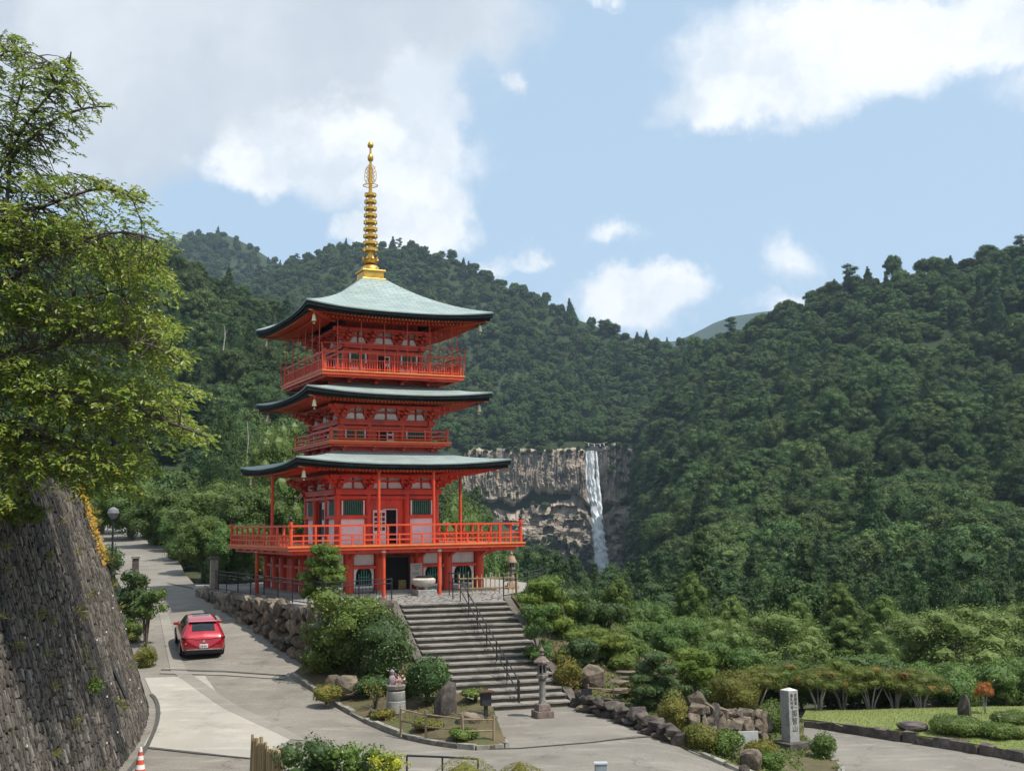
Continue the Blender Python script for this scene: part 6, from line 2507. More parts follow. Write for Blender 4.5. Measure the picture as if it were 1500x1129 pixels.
for args in (
    ('rounded yellow-green azalea beside the right edge of the steps', 832, 1010, 42, 46, L_AZALEA, 0.55, 21),
    ('bright green clipped dome bush in the middle of the garden', 913, 982, 42, 26, L_BUSH, 1.2, 22),
    ('brownish azalea on the low rock wall in front of the dark pine', 988, 1072, 46, 56, L_AZALEA, 0.15, 23),
    ('large brown-green azalea mound on the rockery', 1074, 1040, 78, 56, L_AZALEA, 0.0, 24),
    ('clipped azalea along the kerb, left of a pair', 1030, 1098, 56, 36, L_AZALEA, -0.3, 25),
    ('clipped azalea along the kerb, right of a pair', 1062, 1106, 50, 36, L_BUSH, -0.4, 26),
    ('yellow-green shrub between the rockery and the stone pillar', 1132, 1072, 46, 44, L_BUSH, -1.15, 27),
    ('small azalea beside the boulder in front of the stone pillar', 1128, 1128, 38, 26, L_BUSH, -0.85, 28),
    ('small green bush on the sand right of the stone pillar', 1208, 1109, 34, 36, L_BUSH, -1.3, 29),
    ('low bush at the kerb left of the stone pillar', 1112, 1104, 50, 20, L_AZALEA, -1.0, 31),
):
    lab, px, py, w, h, m, z, sd = args
    shrub('azalea' if m is L_AZALEA else 'shrub', lab, px, py, w * 1.1, h * 1.08, m, z=z, leaf=0.06, n=12, seed=sd, flat=0.75, dens=1.1, zf=zR)
for lab, px, py, w, h, sd in (('wide flat clipped bush on the lawn left of the pointed rock', 1404, 1072, 88, 24, 41), ('low flat clipped bush on the lawn right of the pointed rock', 1462, 1078, 62, 20, 42),
                              ('flat clipped bush at the back of the lawn by the right edge', 1482, 1060, 60, 18, 43), ('small clipped bush on the lawn at the right picture edge', 1492, 1080, 30, 14, 44)):
    shrub('clipped_bush', lab, px, py, w, h, L_BUSH, z=-1.15, leaf=0.055, n=12, seed=sd, flat=0.5, dens=1.1)


def cloud_pine(label, px, py, z, pads, m, trunk, seed, leaf=0.10, y=None, zf=None):
    """clipped garden pine: bent trunk carrying flat pads of needles. pads: (px, py, half width px, half height px, depth shift)"""
    rng = np.random.default_rng(seed)
    b = on(px, py, z) if y is None else at(px, py, y)
    if y is not None:
        b.z = z
    if zf is not None:
        b.z = float(np.ravel(zf(b.x, b.y))[0])
    root = thing('pine_tree', label, 'pine', b)
    tb = MB()
    L, cs = [], []
    for (ax, ay, hw, hh, dy) in pads:
        c = at(ax, ay, b.y + dy) - b
        r, rz = 1.12 * hw * b.y / FPX, 1.15 * hh * b.y / FPX
        cs.append((c, r))
        k = max(4, int(round(3 + hw / 7)))
        for i in range(k):
            a = i * 2.4 + rng.uniform(0, 1)
            q = r * 0.55 * math.sqrt((i + 0.3) / k)
            s = r * rng.uniform(0.36, 0.55)
            L.append((c.x + q * math.cos(a), c.y + q * math.sin(a), c.z + rng.uniform(-0.1, 0.1) * rz, s, s, rz * rng.uniform(0.75, 1.05)))
    V, g = crown(L, 1.5 / leaf ** 2, leaf, rng, 0.34, 0.55, 0.45, 0.82, 0.09, 0.75)
    tag(link('needle_pads', mesh_np('needle_pads', V, g, m), root), kind='stuff')
    top = max(c.z for c, r in cs)
    axis = curve([(0, 0, -0.2), (0.08 * top, 0.03, top * 0.3), (-0.06 * top + trunk * 0.5, 0, top * 0.62), (trunk, 0, top * 0.95)], 0.25)
    n = len(axis)
    tb.tube(axis, [0.10 * (1 - 0.75 * i / n) * (0.6 + top * 0.2) for i in range(n)], 8)
    tr = tb.obj('trunk', M_BARK, root, smooth=True)
    for (c, r) in cs:
        i = min(range(n), key=lambda q: abs(axis[q][2] - c.z * 0.86))
        MB().tube([axis[i], tuple((Vector(axis[i]) + c) / 2 + Vector((0, 0, -0.05))), tuple(c + Vector((0, 0, -0.02)))], [0.045, 0.035, 0.015], 5).obj('branch', M_BARK, tr)
    return root


cloud_pine('clipped pine with layered pads in front of the left corner of the pagoda', 472, 888, 3.0,
           [(474, 806, 22, 9, 0), (488, 818, 17, 8, -0.4), (462, 824, 20, 8, 0.2), (482, 834, 26, 9, -0.2), (452, 843, 20, 8, 0.3), (488, 848, 20, 8, -0.5), (470, 858, 26, 9, 0), (455, 868, 18, 8, 0.4)], L_PINE, 0.1, 51, 0.11)
cloud_pine('large clipped pine with stacked pads right of the stone steps', 826, 960, 1.9,
           [(792, 858, 24, 10, 0), (776, 877, 19, 8, -0.3), (812, 872, 22, 9, 0.3), (798, 893, 28, 10, -0.4), (826, 888, 20, 9, 0.2), (788, 909, 20, 8, 0), (818, 911, 26, 9, -0.3), (832, 928, 22, 9, 0.2), (838, 944, 20, 9, 0)], L_PINE, 0.0, 52, 0.11, y=45.2, zf=zR)
cloud_pine('tall dark pine with a rounded top behind the clipped pine by the steps', 846, 950, 1.8,
           [(842, 872, 24, 12, 0), (850, 890, 20, 12, 0), (838, 905, 22, 12, 0.3), (846, 922, 24, 12, 0), (836, 938, 24, 12, 0.2), (850, 952, 22, 12, 0.1)], L_DPINE, 0.05, 53, 0.10, y=46.5, zf=zR)
cloud_pine('low spreading bright green pine in the garden above the tan rock', 872, 972, 1.5,
           [(842, 930, 20, 7, 0), (868, 926, 24, 8, 0.3), (895, 934, 26, 8, 0), (870, 940, 22, 7, -0.4), (905, 944, 18, 7, -0.3), (855, 952, 22, 8, 0.2), (885, 956, 22, 8, 0.2)], L_PINE, 0.1, 54, 0.09, y=43.5, zf=zR)
cloud_pine('dark layered pine in the middle of the right garden', 955, 1042, 0.5,
           [(958, 962, 22, 8, 0), (945, 976, 20, 8, 0.2), (974, 980, 20, 8, -0.2), (938, 992, 22, 8, 0), (972, 998, 22, 9, 0.2), (950, 1010, 26, 8, -0.3), (978, 1016, 18, 8, 0), (944, 1026, 22, 8, 0)], L_DPINE, 0.05, 55, 0.085, y=37.6, zf=zR)
cloud_pine('bright green rounded pine right of the dark layered pine', 1016, 1030, 0.6,
           [(1012, 958, 28, 9, 0), (1030, 968, 22, 9, 0.2), (1000, 974, 22, 9, -0.2), (1020, 984, 28, 10, 0), (1004, 994, 18, 8, 0.2), (1030, 998, 16, 8, 0)], L_PINE, 0.05, 56, 0.09, y=39.2, zf=zR)

for lab, px, py, w, h, m, z, sd in (
    ('loose green shrub on the slope between the low pine and the clipped dome', 885, 962, 70, 30, L_BROAD, 1.5, 81),
    ('pale grassy clump on the slope behind the clipped dome bush', 948, 945, 90, 34, L_PALE, 1.6, 82),
    ('leafy shrub behind the dark layered pine', 990, 960, 80, 50, L_BROAD, 1.0, 83),
    ('wide green shrub behind the large azalea mound', 1085, 1000, 90, 50, L_BROAD, 0.2, 84),
    ('dark shrub in the shade under the large clipped pine', 838, 975, 44, 44, L_DBUSH, 2.0, 85),
    ('dark shrub below the tall dark pine', 848, 985, 66, 48, L_DBUSH, 1.2, 86),
    ('leafy shrub on the bank just right of the top of the steps', 792, 918, 60, 34, L_BROAD, 2.4, 111),
    ('green shrub on the bank behind the large clipped pine', 850, 915, 70, 40, L_BROAD, 2.2, 112),
    ('dark green shrub higher on the bank left of the pale clump', 890, 925, 70, 40, L_DBUSH, 1.9, 113),
    ('low green shrub on the bank above the stepping slabs', 925, 965, 60, 30, L_BUSH, 1.3, 114),
    ('olive shrub beside the right kerb halfway down the steps', 822, 985, 34, 34, L_AZALEA, 1.0, 115),
    ('low olive shrub between the plaque boulder and the dark pine', 925, 1020, 40, 22, L_AZALEA, 0.5, 87),
    ('green shrub in the gap below the bright rounded pine', 1015, 1030, 56, 30, L_DBUSH, 0.4, 88),
    ('leafy shrub on the bank right of the terrace fence', 800, 890, 70, 46, L_BROAD, 2.6, 89),
    ('spreading shrub at the back of the garden above the rockery', 1045, 985, 80, 44, L_BROAD, 0.6, 90),
):
    shrub('shrub', lab, px, py, w, h, m, z=z, leaf=0.09, n=13, seed=sd, dome=False, zf=zR)


def ground_cover(name, label, poly, zf, n, m, leaf, seed, thr=0.5):
    rng = np.random.default_rng(seed)
    A = np.array([p[:2] for p in poly])
    P = np.column_stack([rng.uniform(A[:, 0].min(), A[:, 0].max(), n), rng.uniform(A[:, 1].min(), A[:, 1].max(), n)])
    P = P[inpoly(P, [tuple(a) for a in A])]
    P = P[fbm(P[:, 0] * 0.9, P[:, 1] * 0.9, seed, 3) > thr]
    C = np.column_stack([P, zf(P[:, 0], P[:, 1]) + rng.uniform(0.0, 0.09, len(P))])
    V, Q = leaf_faces(C, rng.normal(size=C.shape) * 0.7 + np.array([0, 0, 0.8]), leaf * rng.uniform(0.6, 1.5, len(C)), 0.4, rng, 0.15)
    tag(link(name, mesh_np(name, V, [(Q, 0)], m)), label, 'plants', kind='stuff')


ground_cover('ground_cover', 'low leafy ground cover in the bed left of the steps', bedL, zL, 9000, L_AZALEA, 0.08, 3, 0.50)
ground_cover('ground_cover', 'low leafy ground cover in the garden right of the steps', bedR, zR, 42000, L_BUSH, 0.10, 5, 0.42)


# ---- strip of planting between the high wall and the road
shrub('azalea', 'rounded yellow azalea at the foot of the high wall by the road', 214, 976, 36, 34, L_AZALEA, z=1.25, leaf=0.06, n=8, seed=61, zf=Hroad)
shrub('shrub', 'small leafy tree with a pale stem beside the road behind the high wall', 213, 958, 66, 92, L_BROAD, y=46.5, zf=lambda x, y: Hroad(x, y), leaf=0.11, n=13, seed=62, dome=False, stem=0.4)
shrub('shrub', 'dark leafy shrub at the roadside beyond the corner of the high wall', 195, 905, 70, 70, L_DBUSH, y=51.5, zf=lambda x, y: Hroad(x, y), leaf=0.12, n=13, seed=63, dome=False)
shrub('shrub', 'yellow-green undergrowth hugging the foot of the high wall', 190, 945, 40, 40, L_BUSH, y=47.5, zf=lambda x, y: Hroad(x, y), leaf=0.09, n=9, seed=64)
shrub('shrub', 'clipped bush under the trees at the far right side of the road', 262, 826, 40, 26, L_BUSH, y=74, zf=lambda x, y: Hroad(x, y), leaf=0.10, n=9, seed=65)
shrub('shrub', 'bright leafy plants on top of the lower part of the high wall', 22, 752, 90, 40, L_BUSH, y=27.0, z=6.15, leaf=0.10, n=12, seed=66, flat=0.6)
shrub('shrub', 'dark undergrowth on the bank above the step in the high wall', 20, 735, 110, 70, L_DBUSH, y=30.5, z=7.2, leaf=0.12, n=14, seed=67, dome=False)

# ---- things close to the viewpoint along the bottom edge
near_poly = [(-6.6, 25.6), (-5.0, 25.9), (-2.4, 25.9), (1.2, 25.2), (2.6, 23), (3, 16), (-7, 16), (-7, 22)]
tag(patch('near_bank', near_poly, lambda x, y: 0.10 + 0.25 * sm(0, 3, 25.8 - y) + 0 * x, 0.7, M_SOIL, 0.5), kind='structure')


def near_fence():
    root = thing('bamboo_fence', 'rough fence of split bamboo sticks at the bottom edge', 'fence', at(390, 1129, 24), world=True)
    root.location.z = 0.2
    rng = np.random.default_rng(3)
    for k in range(15):
        p = at(370 + 44 * k / 14, 1080 + 28 * (k / 14) ** 1.5 + rng.uniform(-6, 6), 24.2 - 0.9 * k / 14)
        base = Vector((p.x, p.y, 0.15))
        MB().tube([base, (base + p) / 2 + Vector(rng.normal(0, 0.012, 3)), p], [0.026 + rng.uniform(0, 0.014)] * 3, 7).obj('bamboo_stick', M_BAMBOO, root)
    a, b = at(370, 1100, 24.25), at(414, 1120, 23.35)
    for dz in (0, -0.35):
        MB().tube([a + Vector((0, 0.04, dz)), b + Vector((0, 0.04, dz))], 0.022, 7).obj('cross_stick', M_BAMBOO, root)


near_fence()
shrub('shrub', 'dark green shrub beside the bamboo stick fence at the bottom edge', 456, 1188, 96, 120, L_DBUSH, y=23.6, z=0.2, leaf=0.075, n=60, seed=71, dome=False, dens=0.6, core=0.7, spread=0.2)
shrub('shrub', 'yellow-green shrub at the bottom edge right of the dark shrub', 520, 1190, 90, 116, L_BUSH, y=23.4, z=0.2, leaf=0.07, n=60, seed=72, dome=False, dens=0.6, core=0.7, spread=0.2)
shrub('shrub', 'golden-leaved shrub at the bottom edge below the road', 572, 1203, 72, 120, L_GOLDB, y=22.8, z=0.2, leaf=0.06, n=50, seed=73, dome=False, dens=0.6, core=0.7, spread=0.2)
shrub('hedge', 'smooth clipped hedge top at the very bottom edge', 715, 1251, 240, 146, L_AZALEA, y=20.5, z=0.2, leaf=0.03, n=10, seed=74, flat=1.2, dens=0.6, jit=0.3, core=0.95, spread=0.015)
pr = [at(596, 1106, 25.0), at(648, 1108, 24.9), at(700, 1111, 24.8)]
hr_ = thing('pipe_rail', 'thin grey pipe handrail behind the golden shrub at the bottom', 'handrail', (pr[0].x, pr[0].y, 0.15), world=True)
MB().tube(pr, 0.022, 7).obj('rail', M_IRON, hr_)
MB().tube([p - Vector((0, 0, 0.35)) for p in pr], 0.016, 7).obj('rail', M_IRON, hr_)
for p in pr[::1]:
    MB().tube([Vector((p.x, p.y, 0.05)), p], 0.02, 7).obj('post', M_IRON, hr_)
bp = at(880, 1118, 22)
bx_ = thing('bollard', 'small grey metal bollard at the bottom edge of the plaza', 'bollard', (bp.x, bp.y, float(Hroad(bp.x, bp.y))))
MB().box((0, 0, bp.z / 2), (0.22, 0.16, bp.z)).obj('post', mat('grey_metal', (0.30, 0.33, 0.35), None, 0.5, 5), bx_, bevel=0.01)
MB().box((0, 0, bp.z + 0.012), (0.24, 0.18, 0.025)).obj('cap', mat('light_metal', (0.5, 0.52, 0.53), None, 0.4, 5), bx_)

# ---------------------------------------------------------------- trees one can tell apart
TREE_PROTO = {}


def tree_meshes(kind):
    """crown and trunk, width 1 and height 1; three shapes of each kind"""
    if kind in TREE_PROTO:
        return TREE_PROTO[kind]
    rng = np.random.default_rng(sum(map(ord, kind)))
    out = []
    for k in range(3):
        if kind == 'broad':
            V, g = crown(broad_lobes(rng, 0.5, 1.0, 30, 0.08, (0.18, 0.32), 0.8), 2400, 0.026, rng, 0.6, 0.55, 0.3, 0.84, 0.08)
            m, bark = L_BROAD, M_BARK
            tb = trunk_mb(0.75, 0.035, rng, 5, 0.4)
        elif kind == 'pale':
            L = []
            for i in range(34):
                a, q = i * 2.4 + rng.uniform(-0.3, 0.3), 0.46 * math.sqrt((i + 0.5) / 34)
                z = 0.88 - 0.62 * (q / 0.46) ** 2 * rng.uniform(0.4, 1.1) - rng.uniform(0, 0.2)
                s = rng.uniform(0.09, 0.15)
                L.append((q * math.cos(a), q * math.sin(a), max(0.18, z), s, s, s * 0.85))
            V, g = crown(L, 2800, 0.019, rng, 0.5, 0.6, 0.35, 0.66, 0.22, 0.7)
            m, bark = L_PALE, M_BARK
            tb = trunk_mb(0.8, 0.03, rng, 8, 0.5, 0.2)
        elif kind == 'cypress':
            L = []
            for i in range(46):
                t = (i + 0.5) / 46
                a = i * 2.4 + rng.uniform(-0.3, 0.3)
                q = 0.40 * (1 - t) ** 0.62 * rng.uniform(0.7, 1.1)
                s = rng.uniform(0.075, 0.13) * (1.15 - 0.45 * t)
                L.append((q * math.cos(a), q * math.sin(a), 0.10 + 0.84 * t, s, s, s * 0.75))
            V, g = crown(L, 2600, 0.022, rng, 0.5, 0.5, 0.4, 0.86, 0.12)
            m, bark = L_CYP, M_BARK
            tb = trunk_mb(0.8, 0.03, rng, 3, 0.3)
        elif kind == 'cedar':
            V, g = crown(cedar_lobes(rng, 0.46, 1.0, 10, 0.08), 1700, 0.034, rng, 0.5, 0.5, 0.15, 0.84, 0.09)
            m, bark = L_CEDAR, M_BARK
            tb = trunk_mb(0.85, 0.03, rng, 3, 0.25)
        else:   # maple: thin stems fanning out under a flat layered crown
            L = []
            for i in range(22):
                a, q = i * 2.4 + rng.uniform(-0.3, 0.3), 0.42 * math.sqrt((i + 0.5) / 22)
                L.append((q * math.cos(a), q * math.sin(a), 0.84 - 0.26 * (q / 0.42) ** 2 + rng.uniform(-0.12, 0.05), rng.uniform(0.11, 0.17), rng.uniform(0.11, 0.17), rng.uniform(0.07, 0.11)))
            V, g = crown(L, 2600, 0.024, rng, 0.5, 0.55, 0.4, 0.72, 0.18, 0.72)
            m, bark = L_MAPLE, M_PALEBARK
            tb = MB()
            for i in range(6):
                a = i * 1.05 + rng.uniform(-0.3, 0.3)
                q = rng.uniform(0.18, 0.36)
                tb.tube([(0.02 * math.cos(a), 0.02 * math.sin(a), -0.05), (0.3 * q * math.cos(a), 0.3 * q * math.sin(a), 0.25), (q * math.cos(a), q * math.sin(a), 0.7)], [0.02, 0.014, 0.006], 6)
        out.append((mesh_np('crown', V, g, m), tb.mesh('trunk', bark, True)))
    TREE_PROTO[kind] = out
    return out


L_CYP = leafmat('cypress_leaf', (0.06, 0.105, 0.02), (0.125, 0.175, 0.036), None, 0.2, 0.55, 0.25, 0.012, 0.15)


def tree(label, kind, px, py_top, y, w_px, seed, name='tree', cat='tree', group=None, zbase=None, crown_mat=None):
    rng = np.random.default_rng(seed)
    p = at(px, py_top, y)
    g = float(Hground(p.x, y)) - 0.3 if zbase is None else zbase
    W_, H_ = w_px * y / FPX, p.z - g
    root = thing(name, label, cat, (p.x, y, g), rng.uniform(0, 6.28), group)
    root.scale = (W_, W_, H_)
    cm, tm = tree_meshes(kind)[seed % 3]
    c = link('crown', cm, root)
    tag(c, kind='stuff')
    if crown_mat is not None:
        c.material_slots[0].link = 'OBJECT'
        c.material_slots[0].material = crown_mat
    link('trunk', tm, root)
    return root


RIGHT = [
    # label, kind, px, top py, distance, width px
    ('bushy green tree behind the tall dark pine near the waterfall foot', 'broad', 838, 842, 62, 80),
    ('dense olive tree directly below the waterfall', 'cypress', 905, 846, 72, 78),
    ('dark bushy tree left of the pointed conifer below the slope', 'broad', 950, 862, 76, 90),
    ('pointed bright conifer standing highest right of the waterfall', 'cypress', 1012, 836, 80, 74),
    ('leafy green tree behind the low spreading pine', 'broad', 868, 880, 58, 84),
    ('mid-green tree behind the dark layered pine', 'broad', 945, 900, 60, 100),
    ('conifer with bunched foliage right of the pointed conifer', 'cypress', 1072, 872, 78, 70),
    ('pale green spreading cherry tree behind the bright rounded pine', 'pale', 1052, 906, 58, 120),
    ('wide pale green cherry tree in the middle behind the maples', 'pale', 1135, 896, 60, 170),
    ('round dark conifer between the two wide pale cherry trees', 'cypress', 1232, 905, 64, 92),
    ('tall rounded conifer rising above the wide cherry trees', 'cypress', 1228, 852, 86, 84),
    ('yellow-green conifer beside the tall rounded conifer', 'cypress', 1168, 882, 84, 66),
    ('bushy conifer right of the tall rounded conifer', 'cypress', 1292, 872, 84, 84),
    ('dark pointed cedar in the gap right of centre', 'cedar', 1340, 846, 98, 60),
    ('dark broad cedar at the upper right behind the cherry trees', 'cedar', 1382, 832, 100, 76),
    ('dark conifer at the right behind the largest pale tree', 'cedar', 1432, 858, 98, 80),
    ('largest pale green spreading tree at the right', 'pale', 1400, 886, 60, 200),
    ('pale green tree left of the largest spreading tree', 'pale', 1330, 902, 62, 120),
    ('leafy green tree at the right picture edge', 'pale', 1490, 880, 64, 150),
    ('bright green young tree at the right edge behind the lawn', 'broad', 1480, 955, 53, 80),
    ('deep green tree filling the gap behind the maples', 'broad', 1270, 950, 56, 110),
    ('green tree behind the bronze maples at left', 'broad', 1105, 948, 55, 100),
    ('leafy tree behind the pointed standing stone', 'broad', 1395, 965, 54, 110),
    ('small weeping tree with yellowish crown behind the maples', 'pale', 1292, 935, 57, 60),
    ('low green tree at the far right behind the lawn bushes', 'broad', 1540, 950, 54, 110),
    ('green tree under the cliff just right of the pagoda balcony', 'broad', 788, 838, 74, 90),
    ('dark tree at the valley edge right of centre', 'broad', 1010, 888, 66, 110),
]
for i, (lab, kind, px, pt, y, w) in enumerate(RIGHT):
    tree(lab, kind, px, pt - (14 if kind == 'pale' else 4), y, w * (1.45 if kind in ('cypress', 'cedar') else 1.0 if kind == 'pale' else 1.2), 200 + i, 'conifer' if kind in ('cypress', 'cedar') else 'tree', 'conifer' if kind in ('cypress', 'cedar') else 'tree')
for i, (px, pt, y, w, lab) in enumerate([
        (1106, 972, 46.4, 66, 'bronze-leaved maple first from the left in the row behind the lawn'),
        (1150, 965, 47.2, 74, 'bronze-green maple second from the left in the row behind the lawn'),
        (1196, 972, 46.4, 66, 'orange-tinged maple third from the left in the row behind the lawn'),
        (1232, 964, 47.2, 72, 'yellow-green maple in the middle of the row behind the lawn'),
        (1272, 970, 46.4, 66, 'dark bronze maple right of the middle in the row behind the lawn'),
        (1308, 973, 46.6, 66, 'brownish maple with pale stems second from the right in the row'),
        (1345, 976, 46.4, 70, 'bare-stemmed maple with white forked trunks at the right end of the row')]):
    tree(lab, 'maple', px, pt - 4, y, w * 1.25, 300 + i, 'maple_tree', 'tree', 'maples behind the lawn', zbase=-1.5)
for i, (px, pt, y, w, lab) in enumerate([
        (1172, 984, 47.6, 50, 'small plain green tree standing between the bronze maples, left one'),
        (1255, 980, 47.8, 56, 'small plain green tree standing between the bronze maples, right one')]):
    tree(lab, 'broad', px, pt, y, w, 330 + i, zbase=-1.5)
sap = on(1436, 1048, -1.2)
t_ = tree('thin sapling with a tuft of rust-red leaves behind the lawn', 'maple', 1440, 990, sap.y, 26, 320, 'sapling', 'tree', zbase=-1.2, crown_mat=L_RUST)

LEFT = [
    ('dark leafy tree overhanging the far end of the road', 'broad', 195, 690, 92, 130),
    ('green tree at the bend of the far road', 'broad', 250, 700, 84, 130),
    ('yellowish leafy tree right of the far road', 'pale', 318, 690, 74, 140),
    ('broad dark tree left of the first balcony', 'broad', 372, 690, 72, 130),
    ('light green tree rising behind the middle roof of the pagoda', 'pale', 418, 588, 76, 120),
    ('bushy tree behind the pagoda between the lower two roofs', 'broad', 440, 640, 80, 130),
    ('small leafy tree beside the gate post', 'broad', 300, 740, 66, 90),
    ('olive tree behind the wooden sign', 'broad', 268, 735, 80, 80),
    ('dark cedar standing behind the far trees at left', 'cedar', 330, 600, 118, 90),
    ('dark tree close behind the terrace at left of the pagoda', 'broad', 352, 752, 64, 100),
    ('bright tree behind the right side of the pagoda', 'pale', 672, 690, 82, 110),
    ('leafy tree behind the right rear corner of the terrace', 'broad', 720, 775, 78, 100),
    ('tall dark broadleaf tree beyond the street lamp', 'broad', 150, 640, 100, 150),
]
for i, (lab, kind, px, pt, y, w) in enumerate(LEFT):
    x = at(px, pt, y).x
    tree(lab, kind, px, pt, y, w, 400 + i, 'conifer' if kind == 'cedar' else 'tree', 'conifer' if kind == 'cedar' else 'tree', zbase=float(Hroad(min(x, -7), y)) - 0.3 if px < 600 else None)


for lab, px, py, w, h, y, m, sd in (
    ('dark undergrowth behind the bronze maples, left part', 1130, 1040, 130, 60, 49.0, L_DBUSH, 91),
    ('dark undergrowth behind the bronze maples, middle part', 1215, 1040, 130, 56, 49.2, L_DBUSH, 92),
    ('dark undergrowth behind the bronze maples, right part', 1300, 1040, 130, 56, 49.0, L_DBUSH, 93),
    ('green undergrowth behind the standing stone on the lawn', 1395, 1044, 140, 56, 48.6, L_BROAD, 94),
    ('green undergrowth at the right edge behind the lawn', 1490, 1044, 130, 60, 48.6, L_BROAD, 95),
    ('bright low bush at the right edge beside the rust-red sapling', 1478, 1042, 60, 50, 47.6, L_BUSH, 96),
):
    shrub('shrub', lab, px, py, w, h, m, y=y, z=-1.5, leaf=0.12, n=16, seed=sd, dome=False)
for lab, px, w, h, y, m, sd in (
    ('dark shrub under the trees behind the gate post', 330, 90, 50, 64, L_DBUSH, 97),
    ('dark shrubs along the terrace fence left of the pagoda', 372, 80, 40, 66, L_DBUSH, 98),
    ('olive shrubs under the trees along the right side of the far road', 290, 80, 36, 72, L_BUSH, 99),
    ('green shrub at the bend on the right of the far road', 235, 70, 36, 86, L_BROAD, 100),
    ('dark shrub at the left side of the far road by the street lamp', 158, 60, 50, 66, L_DBUSH, 101),
):
    x_ = at(px, 800, y).x
    shrub('shrub', lab, px, 800, w, h, m, y=y, z=float(Hroad(x_, y)) - 0.2, leaf=0.13, n=14, seed=sd, dome=False)


def dead_trunk(label, px, p0, p1, y):
    a, b = at(px, p1, y), at(px + 2, p0, y)
    root = thing('dead_tree', label, 'tree', (a.x, a.y, a.z - 2), world=True)
    r = 0.0013 * y * 0.5
    MB().tube([a - Vector((0, 0, 1)), (a + b) / 2 + Vector((0.2, 0, 0)), b], [r, r * 0.7, r * 0.3], 6).obj('trunk', M_PALEBARK, root)
    MB().tube([(a + b) / 2, (a + b) / 2 + Vector((r * 6, 0, r * 9))], [r * 0.5, r * 0.15], 5).obj('branch', M_PALEBARK, root)


dead_trunk('pale dead trunk standing out of the dark left hillside', 327, 478, 505, 200)
dead_trunk('grey bare pole-like trunk left of the lower roofs', 360, 616, 672, 120)


